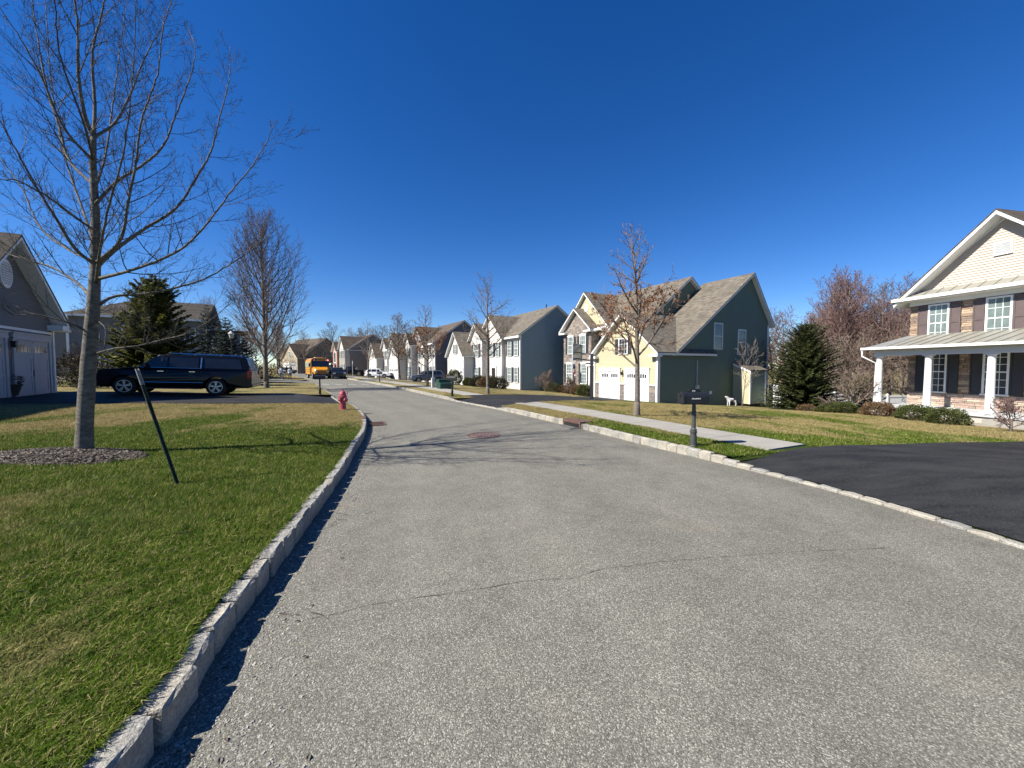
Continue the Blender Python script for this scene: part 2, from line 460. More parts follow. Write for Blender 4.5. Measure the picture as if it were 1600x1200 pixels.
# ------------------------------------------------------------------ mesh helpers
class MB:
    """collects faces; build() links them as ONE mesh object"""

    def __init__(self):
        self.v = []
        self.f = []
        self.m = []

    def add(self, verts, faces, m=0):
        n = len(self.v)
        self.v.extend([tuple(p) for p in verts])
        self.f.extend([tuple(i + n for i in fc) for fc in faces])
        self.m.extend([m] * len(faces))

    def box(self, x0, x1, y0, y1, z0, z1, m=0):
        self.add([(x0, y0, z0), (x1, y0, z0), (x1, y1, z0), (x0, y1, z0), (x0, y0, z1), (x1, y0, z1), (x1, y1, z1), (x0, y1, z1)],
                 [(0, 3, 2, 1), (4, 5, 6, 7), (0, 1, 5, 4), (1, 2, 6, 5), (2, 3, 7, 6), (3, 0, 4, 7)], m)

    def fbox(self, F, a0, a1, b0, b1, c0, c1, m=0):
        """box in a wall frame F=(origin, along, outward): a along the wall, b outward, c up"""
        o, ex, n = F
        P = [o + ex * a + n * b + Vector((0, 0, c)) for a, b, c in
             ((a0, b0, c0), (a1, b0, c0), (a1, b1, c0), (a0, b1, c0), (a0, b0, c1), (a1, b0, c1), (a1, b1, c1), (a0, b1, c1))]
        self.add(P, [(0, 3, 2, 1), (4, 5, 6, 7), (0, 1, 5, 4), (1, 2, 6, 5), (2, 3, 7, 6), (3, 0, 4, 7)], m)

    def fprism(self, F, poly, b0, b1, m=0):
        """polygon (a,c) in a wall frame extruded from b0 to b1"""
        o, ex, n = F
        k = len(poly)
        P = [o + ex * a + n * b0 + Vector((0, 0, c)) for a, c in poly] + [o + ex * a + n * b1 + Vector((0, 0, c)) for a, c in poly]
        fs = [tuple(range(k))[::-1], tuple(range(k, 2 * k))] + [(i, (i + 1) % k, k + (i + 1) % k, k + i) for i in range(k)]
        self.add(P, fs, m)

    def tube(self, pts, rad, n=6, m=0, cap=True):
        pts = [Vector(p) for p in pts]
        k = len(pts)
        if k < 2:
            return
        base = len(self.v)
        t = (pts[1] - pts[0]).normalized()
        u = t.orthogonal().normalized()
        cs = [(math.cos(2 * math.pi * j / n), math.sin(2 * math.pi * j / n)) for j in range(n)]
        vv = self.v
        for i in range(k):
            if i < k - 1:
                t = (pts[i + 1] - pts[i]).normalized()
            u = (u - t * u.dot(t))
            if u.length < 1e-6:
                u = t.orthogonal()
            u.normalize()
            w = t.cross(u)
            r = rad[i] if not isinstance(rad, (int, float)) else rad
            p = pts[i]
            for c, s in cs:
                q = p + u * (c * r) + w * (s * r)
                vv.append((q.x, q.y, q.z))
        for i in range(k - 1):
            a = base + i * n
            for j in range(n):
                j2 = (j + 1) % n
                self.f.append((a + j, a + j2, a + n + j2, a + n + j))
        nf = (k - 1) * n
        if cap:
            self.f.append(tuple(base + j for j in range(n))[::-1])
            self.f.append(tuple(base + (k - 1) * n + j for j in range(n)))
            nf += 2
        self.m.extend([m] * nf)

    def lathe(self, prof, n=16, o=(0, 0, 0), axis=None, m=0):
        """profile [(r,h)] turned about z (or another axis vector) from o"""
        o = Vector(o)
        ax = Vector(axis).normalized() if axis else Vector((0, 0, 1))
        u = ax.orthogonal().normalized()
        w = ax.cross(u)
        P = []
        for r, h in prof:
            for j in range(n):
                a = 2 * math.pi * j / n
                P.append(o + ax * h + u * (r * math.cos(a)) + w * (r * math.sin(a)))
        fs = []
        for i in range(len(prof) - 1):
            for j in range(n):
                j2 = (j + 1) % n
                fs.append((i * n + j, i * n + j2, (i + 1) * n + j2, (i + 1) * n + j))
        fs.append(tuple(range(n))[::-1])
        fs.append(tuple((len(prof) - 1) * n + j for j in range(n)))
        self.add(P, fs, m)

    def build(self, name, mats, parent=None, smooth=False, bevel=0.0, uv=False):
        me = bpy.data.meshes.new(name)
        me.from_pydata(self.v, [], self.f)
        for mt in (mats if isinstance(mats, (list, tuple)) else [mats]):
            me.materials.append(MT[mt] if isinstance(mt, str) else mt)
        me.polygons.foreach_set('material_index', self.m)
        if smooth:
            me.polygons.foreach_set('use_smooth', [True] * len(self.f))
        me.update()
        return link(name, me, parent, bevel)


def link(name, me, parent=None, bevel=0.0):
    o = bpy.data.objects.new(name, me)
    COL.objects.link(o)
    if parent is not None:
        o.parent = parent
    if bevel:
        md = o.modifiers.new('bevel', 'BEVEL')
        md.width = bevel
        md.segments = 2
        md.limit_method = 'ANGLE'
        md.angle_limit = R(28)
    return o


def tag(o, label, cat, group=None):
    o['label'] = label
    o['category'] = cat
    if group:
        o['group'] = group
    return o


def struct(o):
    o['kind'] = 'structure'
    return o


def stuff(o):
    o['kind'] = 'stuff'
    return o


def empty(name, loc=(0, 0, 0), rz=0.0, label=None, cat=None, group=None):
    o = bpy.data.objects.new(name, None)
    o.empty_display_size = 0.2
    o.location = loc
    o.rotation_euler = (0, 0, rz)
    COL.objects.link(o)
    if label:
        tag(o, label, cat, group)
    return o


def copy_tree(o, parent=None):
    c = o.copy()
    COL.objects.link(c)
    c.parent = parent
    for ch in o.children:
        copy_tree(ch, c)
    return c
# ------------------------------------------------------------------ road layout
def catmull(pts, step=0.1):
    P = [np.array(p, float) for p in pts]
    P = [2 * P[0] - P[1]] + P + [2 * P[-1] - P[-2]]
    out = []
    for i in range(1, len(P) - 2):
        a, b, c, d = P[i - 1:i + 3]
        n = max(2, int(np.linalg.norm(c - b) / step))
        for k in range(n):
            t = k / n
            out.append(0.5 * ((2 * b) + (c - a) * t + (2 * a - 5 * b + 4 * c - d) * t * t + (3 * b - a - 3 * c + d) * t ** 3))
    out.append(P[-2])
    return np.array(out)


LE = catmull([(-1.05, -14), (-1.1, -6), (-1.22, -1.5), (-1.52, 1.5), (-1.72, 2.2), (-1.95, 3.2), (-2.5, 5.5), (-2.95, 7.1), (-3.65, 9.5),
              (-4.4, 11.5), (-5.3, 13.4), (-6.45, 15.5), (-8.2, 18.3), (-10.7, 22.6), (-13.85, 28.1), (-19.0, 37), (-24.4, 46), (-30.3, 55.5),
              (-44, 76), (-62, 100)])
RE = catmull([(5.0, -14), (5.0, -6), (4.95, 0), (4.67, 3.4), (4.3, 5.0), (3.65, 6.5), (2.8, 8.25), (1.85, 10.35), (-0.45, 14.84),
              (-2.95, 19.0), (-6.4, 25.4), (-9.4, 30.95), (-13.1, 37.3), (-18.3, 46), (-24.0, 55.5), (-37, 76), (-54, 100)])


def edge_x(E, y):
    return np.interp(y, E[:, 1], E[:, 0])


def edge_cos(E, y):
    dx = edge_x(E, np.asarray(y) + 0.5) - edge_x(E, np.asarray(y) - 0.5)
    return 1 / np.sqrt(1 + dx * dx)


def zt(x, y):
    """height of the lots: rising gently on the left of the road, falling away on the right"""
    x = np.asarray(x, float)
    y = np.asarray(y, float)
    sl = (edge_x(LE, y) - x) * edge_cos(LE, y)
    sr = (x - edge_x(RE, y)) * edge_cos(RE, y)
    zl = 0.15 + 0.03 * np.clip(sl, 0, 20) + 0.006 * np.clip(sl - 20, 0, 100)
    k = np.interp(y, [18, 30], [0.62, 1.0])
    zr = 0.13 + k * np.interp(sr, [0, 2.6, 16, 32, 60], [0, 0, -1.13, -2.0, -2.2])
    un = 0.012 * np.sin(x * 0.9 + 0.6 * y) + 0.010 * np.sin(1.3 * y - 0.5 * x)
    zl = zl + un * np.clip(sl - 0.3, 0, 1)
    zr = zr + un * np.clip(sr - 2.8, 0, 1)
    z = np.where(sl > 0, zl, np.where(sr > 0, zr, 0.0))
    return z


def ztf(x, y):
    return float(zt(x, y))


def arc(E):
    d = np.r_[0, np.cumsum(np.linalg.norm(np.diff(E, axis=0), axis=1))]
    return d


AL, AR = arc(LE), arc(RE)


def on_edge(E, A, s):
    x = np.interp(s, A, E[:, 0])
    y = np.interp(s, A, E[:, 1])
    x2 = np.interp(s + 0.2, A, E[:, 0])
    y2 = np.interp(s + 0.2, A, E[:, 1])
    x1 = np.interp(s - 0.2, A, E[:, 0])
    y1 = np.interp(s - 0.2, A, E[:, 1])
    t = np.array([x2 - x1, y2 - y1])
    t /= np.linalg.norm(t)
    return np.array([x, y]), t


def arc_at(E, A, y):
    return float(np.interp(y, E[:, 1], A))


def grid_mesh(name, P, mat, parent=None, smooth=True):
    """P: array (n,m,3) of points"""
    n, m, _ = P.shape
    me = bpy.data.meshes.new(name)
    idx = np.arange(n * m).reshape(n, m)
    f = np.stack([idx[:-1, :-1], idx[1:, :-1], idx[1:, 1:], idx[:-1, 1:]], -1).reshape(-1, 4)
    me.from_pydata(P.reshape(-1, 3).tolist(), [], f.tolist())
    me.materials.append(MT[mat] if isinstance(mat, str) else mat)
    if smooth:
        me.polygons.foreach_set('use_smooth', [True] * len(me.polygons))
    return link(name, me, parent)


def strip(name, E, A, side, offs, y0, y1, mat, dz=0.0, step=0.5, parent=None, zf=None):
    s0, s1 = arc_at(E, A, y0), arc_at(E, A, y1)
    n = max(2, int((s1 - s0) / step) + 1)
    P = np.zeros((n, len(offs), 3))
    for i, s in enumerate(np.linspace(s0, s1, n)):
        p, t = on_edge(E, A, s)
        nn = np.array([-t[1], t[0]]) * side
        for j, o in enumerate(offs):
            q = p + nn * o
            P[i, j, :2] = q
    P[:, :, 2] = (zt(P[:, :, 0], P[:, :, 1]) if zf is None else zf) + dz
    return grid_mesh(name, P, mat, parent)


# ground sheet to the horizon, lying just under the lots, deeper under the road
gx = np.unique(np.r_[np.linspace(-900, -120, 16), np.arange(-120, 90, 5.0), np.linspace(90, 900, 16)])
gy = np.unique(np.r_[np.linspace(-300, -20, 8), np.arange(-20, 130, 5.0), np.linspace(130, 1200, 18)])
GX, GY = np.meshgrid(gx, gy, indexing='ij')
GZ = zt(GX, GY) - 0.25
cx = (edge_x(LE, GY) + edge_x(RE, GY)) / 2
GZ = np.where(np.abs(GX - cx) < 14, GZ - 0.5, GZ)
struct(grid_mesh('ground', np.stack([GX, GY, GZ], -1), 'lawn'))

# road surface with a slight crown
ys = np.r_[np.arange(-14, 20, 0.5), np.arange(20, 100.1, 1.0)]
fr = np.linspace(0, 1, 15)
P = np.zeros((len(ys), 15, 3))
for i, y in enumerate(ys):
    xl, xr = edge_x(LE, y) - 0.06, edge_x(RE, y) + 0.06
    P[i, :, 0] = xl + (xr - xl) * fr
    P[i, :, 1] = y
    P[i, :, 2] = 0.0 + 0.03 * (1 - (2 * fr - 1) ** 2) - 0.015
road = struct(grid_mesh('road', P, 'asphalt'))
_uv = road.data.uv_layers.new(name='UVMap')
for _l in road.data.loops:
    _uv.data[_l.index].uv = (fr[_l.vertex_index % 15], road.data.vertices[_l.vertex_index].co.y)


def road_z(x, y):
    xl, xr = edge_x(LE, y) - 0.06, edge_x(RE, y) + 0.06
    fq = (x - xl) / (xr - xl)
    return 0.03 * (1 - (2 * fq - 1) ** 2) - 0.015


_b1 = struct(strip('soil_bed_left', LE, AL, 1, [0.11, 0.6, 1.2, 1.9], -12, 98, 'lawn', step=0.8, zf=0.012))
_b2 = struct(strip('soil_bed_right', RE, AR, -1, [0.11, 0.6, 1.2, 1.8, 2.5], -12, 98, 'lawn', step=0.8, zf=0.012))
SW0, SW1 = 1.18, 2.33                     # sidewalk offsets from the right kerb
for _y0, _y1 in ((-12, 15.85), (21.05, 36.7), (46.1, 98)):
    struct(strip('lawn_left_edge', LE, AL, 1, [0.10, 0.2, 0.4, 0.8, 1.4, 1.82], _y0, _y1, 'lawn', dz=0.002, step=0.5))
lawn_l = struct(strip('lawn_left', LE, AL, 1, [1.8, 2.2, 3.2, 4.5, 6, 8, 10, 13, 16, 20, 24, 28, 32], -12, 98, 'lawn', step=0.5))
for _y0, _y1 in ((6.45, 15.0), (18.9, 43.0), (48.0, 60.0), (65.5, 98)):
    struct(strip('verge', RE, AR, -1, [0.10, 0.2, 0.5, 0.85, SW0 + 0.02], _y0, _y1, 'lawn', dz=-0.005, step=0.5))
lawn_r = struct(strip('lawn_right', RE, AR, -1, [SW1 - 0.02, 2.6, 3, 3.6, 4.5, 6, 8, 10, 12, 14, 16, 19, 22, 26, 30, 36, 44, 60], -12, 98, 'lawn', dz=-0.005, step=0.5))


# driveways and paths, draped on the lots
def drape(name, quad, mat, n=24, m=10, dz=0.02):
    """quad: two polylines (same length) of ground points; surface between them follows the lots"""
    A_, B_ = [catmull(q, 0.25) for q in quad]
    ta = np.linspace(0, 1, n)

    def rs(q):
        d = arc(q)
        return np.stack([np.interp(ta * d[-1], d, q[:, 0]), np.interp(ta * d[-1], d, q[:, 1])], -1)
    a, b = rs(A_), rs(B_)
    w = np.linspace(0, 1, m)[None, :, None]
    P2 = a[:, None, :] * (1 - w) + b[:, None, :] * w
    zz = zt(P2[..., 0], P2[..., 1])
    # the apron dips to the lowered kerb
    return struct(grid_mesh(name, np.concatenate([P2, (zz + dz)[..., None]], -1), mat)), P2


def apron(name, E, A, side, y0, y1, far_a, far_b, mat, n=20, m=12, low=0.026):
    """driveway from a lowered kerb (between y0,y1 along the edge) to the far points a (near side) and b"""
    s0, s1 = arc_at(E, A, y0), arc_at(E, A, y1)
    st = []
    for k in range(m):
        p, t = on_edge(E, A, s0 + (s1 - s0) * k / (m - 1))
        nn = np.array([-t[1], t[0]]) * side
        st.append(p + nn * 0.12)
    st = np.array(st)
    w = np.linspace(0, 1, m)[:, None]
    en = np.array(far_a)[None] * (1 - w) + np.array(far_b)[None] * w
    u = (np.linspace(0, 1, n) ** 1.5)[:, None, None]
    P2 = st[None] * (1 - u) + en[None] * u
    zz = zt(P2[..., 0], P2[..., 1]) + 0.02
    d = np.linalg.norm(P2 - st[None], axis=-1)
    bl = np.clip(d / 1.6, 0, 1)
    bl = bl * bl * (3 - 2 * bl)
    zz = low + (zz - low) * bl
    return struct(grid_mesh(name, np.concatenate([P2, zz[..., None]], -1), mat)), P2


DRIVES = []      # polygons kept clear of grass


def poly_of(P2):
    return np.concatenate([P2[0], P2[1:, -1], P2[-1, ::-1], P2[::-1, 0]])


# near right driveway: its far edge meets the end of the sidewalk
_o, _p = apron('driveway_right', RE, AR, -1, 6.45, -9.0, (24.0, 13.6), (24.0, -9.0), 'sealed', n=40, m=40)
DRIVES.append(poly_of(_p))
# wedge of turf between the square end of the verge and the slanting driveway edge
_p0, _t0 = on_edge(RE, AR, arc_at(RE, AR, 6.45))
_n0 = np.array([_t0[1], -_t0[0]])
_dd = np.linalg.norm(_p[:, 0] - _p[0, 0], axis=-1)
_P = np.zeros((12, 5, 3))
for _i, _s in enumerate(np.linspace(0.0, 3.2, 12)):
    _a = _p0 + _n0 * (0.1 + _s) + _t0 * 0.02
    _b = np.array([np.interp(_s, _dd, _p[:, 0, 0]), np.interp(_s, _dd, _p[:, 0, 1])]) - _t0 * 0.03
    for _j in range(5):
        _q = _a + (_b - _a) * _j / 4
        _P[_i, _j] = (_q[0], _q[1], ztf(_q[0], _q[1]) - 0.004 - 0.085 * (_j / 4) * max(0, 1 - _s / 1.6))
struct(grid_mesh('verge_end', _P, 'lawn'))
GH_P0 = np.array((10.6, 28.0))
_o, _p = apron('driveway_green_house', RE, AR, -1, 15.0, 18.9, (10.75, 28.1), (7.2, 34.1), 'sealed', n=30)
DRIVES.append(poly_of(_p))
_o, _p = apron('driveway_white_house', RE, AR, -1, 43.0, 48.0, (-6.6, 51.8), (-9.6, 57.4), 'drive_grey')
DRIVES.append(poly_of(_p))
_o, _p = apron('driveway_far_house', RE, AR, -1, 60.0, 65.5, (-19.2, 66.5), (-22.2, 72.0), 'drive_grey')
DRIVES.append(poly_of(_p))
_o, _p = apron('driveway_left', LE, AL, 1, 15.9, 21.0, (-18.1, 12.2), (-21.2, 18.6), 'sealed', n=30)
DRIVES.append(poly_of(_p))
_o, _p = apron('side_street', LE, AL, 1, 36.8, 46.0, (-52.0, 19.0), (-57.5, 26.5), 'asphalt', n=30)
DRIVES.append(poly_of(_p))
_o, _p = drape('front_walk', [[(16.0, 15.9), (16.9, 15.0), (17.7, 13.5), (18.2, 11.6)], [(16.7, 16.5), (17.8, 15.4), (18.7, 13.7), (19.3, 11.8)]],
               M('brown_paver', (0.36, 0.27, 0.20), 0.85, 0.2, 8, 0.4, 40))
DRIVES.append(poly_of(_p))

# ------------------------------------------------------------------ kerbs of granite block
def stone_mesh(name, L, W, H, seed, mat):
    r = random.Random(seed)
    bm = bmesh.new()
    bmesh.ops.create_cube(bm, size=1.0)
    for v in bm.verts:
        v.co = Vector((v.co.x * L, v.co.y * W, (v.co.z - 0.5) * H))
    bmesh.ops.bevel(bm, geom=bm.edges[:], offset=0.014, segments=1, affect='EDGES')
    bmesh.ops.subdivide_edges(bm, edges=[e for e in bm.edges if e.calc_length() > 0.09], cuts=1, use_grid_fill=True)
    for v in bm.verts:
        v.co += Vector((r.uniform(-1, 1) * 0.005, r.uniform(-1, 1) * 0.007, r.uniform(-1, 1) * 0.006))
    me = bpy.data.meshes.new(name)
    bm.to_mesh(me)
    bm.free()
    me.materials.append(mat)
    return me


STONE_L = [stone_mesh('granite_block', 0.252 + 0.012 * (i % 3), 0.125, 0.34, 40 + i, GRAN[i % 3]) for i in range(9)]
STONE_S = [stone_mesh('granite_block', 0.240, 0.12, 0.34, 80 + i, GRAN[(1, 0, 1, 1, 2, 0)[i]]) for i in range(6)]


def kerb_run(name, E, A, side, y0, y1, pitch, stones, zfun, skip=(), joint=0.014):
    """a mortar bed with one granite block after another as its pieces"""
    s0, s1 = arc_at(E, A, y0), arc_at(E, A, y1)
    n = int((s1 - s0) / 0.25) + 2
    bed = MB()
    prev = None
    for s in np.linspace(s0, s1, n):
        p, t = on_edge(E, A, s)
        nn = np.array([-t[1], t[0]]) * side
        top = zfun(p[1]) - joint
        row = [(p[0] + nn[0] * a, p[1] + nn[1] * a, z) for a, z in ((0.018 + joint * 0.4, -0.2), (0.018 + joint * 0.4, top), (0.112, top), (0.112, -0.2))]
        if prev is not None:
            b = len(bed.v)
            bed.add(prev + row, [(0, 4, 5, 1), (1, 5, 6, 2), (2, 6, 7, 3)])
        prev = row
    k = struct(bed.build(name, 'mortar'))
    s = s0
    r = random.Random(hash(name) % 1000 if False else len(name))
    i = 0
    while s < s1 - pitch * 0.4:
        p, t = on_edge(E, A, s + pitch / 2)
        nn = np.array([-t[1], t[0]]) * side
        if not any(a < p[1] < b for a, b in skip):
            o = bpy.data.objects.new('granite_block', stones[r.randrange(len(stones))])
            COL.objects.link(o)
            o.parent = k
            q = p + nn * (0.066 + r.uniform(-0.004, 0.004))
            o.location = (q[0], q[1], zfun(p[1]) + r.uniform(-0.006, 0.006))
            o.rotation_euler = (r.uniform(-0.03, 0.03), r.uniform(-0.018, 0.018), math.atan2(t[1], t[0]) + r.uniform(-0.015, 0.015) + (math.pi if r.random() < 0.5 else 0))
            i += 1
        s += pitch + r.uniform(-0.008, 0.008)
    return k


def h_left(y):
    return float(np.interp(y, [13.0, 15.4, 16.2, 20.6, 21.6, 36, 37.5, 45.5, 47], [0.155, 0.14, 0.045, 0.045, 0.145, 0.145, 0.03, 0.03, 0.14]))


def h_right(y):
    return float(np.interp(y, [5.9, 6.9, 14.4, 15.2, 18.7, 19.6, 42.5, 43.3, 47.7, 48.5, 59.5, 60.2, 65.3, 66],
                           [0.018, 0.135, 0.135, 0.035, 0.035, 0.135, 0.135, 0.045, 0.045, 0.135, 0.135, 0.045, 0.045, 0.135]))


kerb_run('kerb_left', LE, AL, 1, 0.2, 37.0, 0.282, STONE_L, h_left, skip=((11.15, 11.9),), joint=0.035)
kerb_run('kerb_right', RE, AR, -1, -1.0, 44.0, 0.242, STONE_S, h_right, skip=((10.32, 11.12),))


def plain_kerb(name, E, A, side, y0, y1, zf):
    s0, s1 = arc_at(E, A, y0), arc_at(E, A, y1)
    mb = MB()
    prev = None
    for s in np.arange(s0, s1, 0.8):
        p, t = on_edge(E, A, s)
        nn = np.array([-t[1], t[0]]) * side
        row = [(p[0] + nn[0] * a, p[1] + nn[1] * a, z) for a, z in ((0, -0.1), (0, zf(p[1])), (0.13, zf(p[1])), (0.13, -0.1))]
        if prev is not None:
            mb.add(prev + row, [(0, 4, 5, 1), (1, 5, 6, 2), (2, 6, 7, 3)])
        prev = row
    return struct(mb.build(name, GRAN[1]))


plain_kerb('kerb_far_right', RE, AR, -1, 44.0, 98, h_right)
plain_kerb('kerb_far_left', LE, AL, 1, 46.0, 98, h_left)

# ------------------------------------------------------------------ sidewalk of concrete slabs
def sidewalk_run(name, y0, y1):
    s0, s1 = arc_at(RE, AR, y0), arc_at(RE, AR, y1)
    bed = strip(name, RE, AR, -1, [SW0 + 0.01, SW1 - 0.01], y0 + 0.02, y1 - 0.02, 'mortar', dz=-0.012, step=0.4)
    struct(bed)
    s = s0
    r = random.Random(5)
    while s < s1 - 0.3:
        e = min(s + 1.22, s1)
        rows = []
        for q in np.linspace(s + 0.006, e - 0.006, 4):
            p, t = on_edge(RE, AR, q)
            nn = np.array([t[1], -t[0]])
            rows.append([p + nn * SW0, p + nn * SW1])
        mb = MB()
        vs = []
        dz = r.uniform(-0.003, 0.003)
        for row in rows:
            for p in row:
                z = ztf(p[0], p[1]) + 0.012 + dz
                vs += [(p[0], p[1], z), (p[0], p[1], z - 0.08)]
        fs = []
        for i in range(3):
            a = 4 * i
            fs += [(a, a + 4, a + 6, a + 2), (a, a + 1, a + 5, a + 4), (a + 2, a + 6, a + 7, a + 3)]
        fs += [(0, 2, 3, 1), (12, 13, 15, 14)]
        mb.add(vs, fs)
        mb.build('slab', 'concrete', bed)
        s = e
    return bed


sidewalk_run('sidewalk', 6.5, 15.6)
sidewalk_run('sidewalk_middle', 20.1, 43.4)
sidewalk_run('sidewalk_far', 49.0, 60.5)


# ------------------------------------------------------------------ marks and ironwork on the road
def ribbon(name, pts, w, mat, dz, parent, zf, seed=1, jag=0.012):
    r = random.Random(seed)
    P = catmull(pts, 0.05)
    mb = MB()
    prev = None
    wob = 0
    for i, p in enumerate(P):
        t = P[min(i + 1, len(P) - 1)] - P[max(i - 1, 0)]
        t = t / np.linalg.norm(t)
        nn = np.array([-t[1], t[0]])
        wob = wob * 0.8 + r.uniform(-jag, jag)
        ww = w * r.uniform(0.35, 1.3)
        a, b = p + nn * (wob - ww / 2), p + nn * (wob + ww / 2)
        row = [(a[0], a[1], zf(a[0], a[1]) + dz), (b[0], b[1], zf(b[0], b[1]) + dz)]
        if prev:
            mb.add(prev + row, [(0, 1, 3, 2)])
        prev = row
    return mb.build(name, mat, parent)


ribbon('crack', [(-1.35, 2.46), (-0.95, 2.60), (-0.5, 2.70), (0.0, 2.83), (0.5, 2.92), (0.8, 3.06), (1.3, 3.16), (2.2, 3.30), (3.4, 3.42)], 0.0038, 'crack', 0.004, road, road_z, 3)
for k in range(5):        # short white bars across the road before the side street
    xa = -18.3 + k * 1.32
    mb = MB()
    c = [(xa, 36.9 - k * 0.14), (xa + 0.75, 36.8 - k * 0.14), (xa + 0.62, 37.25 - k * 0.14), (xa - 0.13, 37.35 - k * 0.14)]
    mb.add([(x, y, float(road_z(x, y)) + 0.005) for x, y in c], [(0, 1, 2, 3)])
    mb.build('painted_bar', 'paint_white', road)


def disc_pts(cx, cy, r, n, z):
    return [(cx + r * math.cos(2 * math.pi * k / n), cy + r * math.sin(2 * math.pi * k / n), z) for k in range(n)]


mh = empty('manhole_cover', (-0.68, 9.2, road_z(-0.68, 9.2)), 0, 'round rusty iron manhole cover in the middle of the road', 'manhole cover')
mb = MB()
mb.lathe([(0.40, -0.05), (0.40, 0.006), (0.345, 0.008), (0.345, -0.05)], 36)
mb.build('ring', 'rust', mh)
mb = MB()
mb.lathe([(0.335, -0.05), (0.335, 0.004), (0.0, 0.006)], 36)
for a in range(-3, 4):
    for b_ in range(-3, 4):
        if a * a + b_ * b_ < 11:
            mb.box(a * 0.085 - 0.025, a * 0.085 + 0.025, b_ * 0.085 - 0.025, b_ * 0.085 + 0.025, 0.0, 0.013)
mb.build('lid', M('worn_iron', (0.19, 0.125, 0.105), 0.7, 0.3, 12, 0.3, 60), mh)

_p, _t = on_edge(LE, AL, arc_at(LE, AL, 11.5))
ga = math.atan2(_t[1], _t[0])
gl = empty('storm_grate', (_p[0] + 0.42, _p[1] - 0.35, 0.004), ga, 'rusty slotted storm drain grate beside the left kerb', 'drain')
mb = MB()
for a0, a1, b0, b1 in ((-0.38, 0.38, -0.27, -0.22), (-0.38, 0.38, 0.22, 0.27), (-0.38, -0.33, -0.22, 0.22), (0.33, 0.38, -0.22, 0.22)):
    mb.box(a0, a1, b0, b1, -0.06, 0.012)
mb.build('frame', 'rust', gl)
for k in range(7):
    mb = MB()
    x = -0.29 + k * 0.096
    mb.box(x - 0.022, x + 0.022, -0.22, 0.22, -0.05, 0.010)
    mb.build('bar', 'rust', gl)
mb = MB()
mb.box(-0.34, 0.34, -0.23, 0.23, -0.10, 0.0005)
mb.build('dark_pit_block', 'shade_black', gl)
mb = MB()
mb.box(-0.37, 0.37, -0.02, 0.22, -0.2, 0.165)
ih = mb.build('curb_box', 'rust', None, bevel=0.012)
ih.location = (_p[0] - 0.02, _p[1], 0)
ih.rotation_euler = (0, 0, ga)
tag(ih, 'small rust red iron kerb box in the left kerb beside the grate', 'drain')

_p, _t = on_edge(RE, AR, arc_at(RE, AR, 10.72))
ra = math.atan2(_t[1], _t[0])
gi = empty('curb_inlet', (_p[0], _p[1], 0), ra, 'brown rusty iron kerb inlet with a dark slot in the right kerb', 'drain')
mb = MB()                                     # local: x along the kerb, -y away from the road
mb.box(-0.42, 0.42, -0.42, 0.01, 0.125, 0.165)
mb.box(-0.42, 0.42, -0.03, 0.012, 0.10, 0.124)
mb.box(-0.42, -0.36, -0.40, 0.0, -0.1, 0.124)
mb.box(0.36, 0.42, -0.40, 0.0, -0.1, 0.124)
mb.build('hood', 'rust', gi)
mb = MB()
mb.box(-0.358, 0.358, -0.38, -0.002, -0.1, 0.098)
mb.build('dark_throat_block', 'shade_black', gi)
mb = MB()
mb.box(-0.40, 0.40, 0.02, 0.34, -0.05, 0.004)
for k in range(6):
    mb.box(-0.34 + k * 0.12, -0.28 + k * 0.12, 0.06, 0.30, 0.003, 0.010)
mb.build('gutter_grate', M('grey_grate', (0.17, 0.16, 0.145), 0.8, 0.3, 14), gi)

# loose gravel gathered along the left kerb
def gravel(name, E, A, side, y0, y1, n, o0, o1, seed):
    r = np.random.default_rng(seed)
    s = arc_at(E, A, y0) + (arc_at(E, A, y1) - arc_at(E, A, y0)) * r.random(n) ** 1.6
    off = o0 + (o1 - o0) * np.abs(r.normal(0, 0.42, n))
    base = np.array([(1, 1, -.6), (-1, 1, -.5), (-1, -1, -.6), (1, -1, -.5), (.7, .6, .7), (-.6, .7, .8), (-.7, -.6, .6), (.6, -.7, .9)], float)
    fc = [(0, 3, 2, 1), (4, 5, 6, 7), (0, 1, 5, 4), (1, 2, 6, 5), (2, 3, 7, 6), (3, 0, 4, 7)]
    V, F = [], []
    for i in range(n):
        p, t = on_edge(E, A, s[i])
        nn = np.array([-t[1], t[0]]) * side
        q = p - nn * off[i]
        sz = 0.0024 + 0.0050 * r.random() ** 2.0
        a = r.random() * 6.28
        b = base * (sz * r.uniform(0.6, 1.3, 3) * np.array([1, 1, 0.6])) * r.uniform(0.75, 1.25, (8, 3))
        ca, sa = math.cos(a), math.sin(a)
        k = len(V)
        z = float(road_z(q[0], q[1])) + sz * 0.2
        for u in b:
            V.append((q[0] + u[0] * ca - u[1] * sa, q[1] + u[0] * sa + u[1] * ca, z + u[2]))
        F += [tuple(j + k for j in f) for f in fc]
    me = bpy.data.meshes.new(name)
    me.from_pydata(V, [], F)
    me.materials.append(MT['gravel'])
    return stuff(tag(link(name, me), 'loose grey gravel washed up along the left kerb', 'gravel'))


gravel('loose_gravel', LE, AL, 1, 1.0, 12.5, 8000, 0.02, 0.66, 21)


# ------------------------------------------------------------------ grass blades
def in_poly(px, py, poly):
    inside = np.zeros(len(px), bool)
    n = len(poly)
    j = n - 1
    for i in range(n):
        xi, yi = poly[i]
        xj, yj = poly[j]
        if yi != yj:
            c = ((yi > py) != (yj > py)) & (px < (xj - xi) * (py - yi) / (yj - yi) + xi)
            inside ^= c
        j = i
    return inside


MULCH = (-6.95, 5.93, 1.10, 0.56)


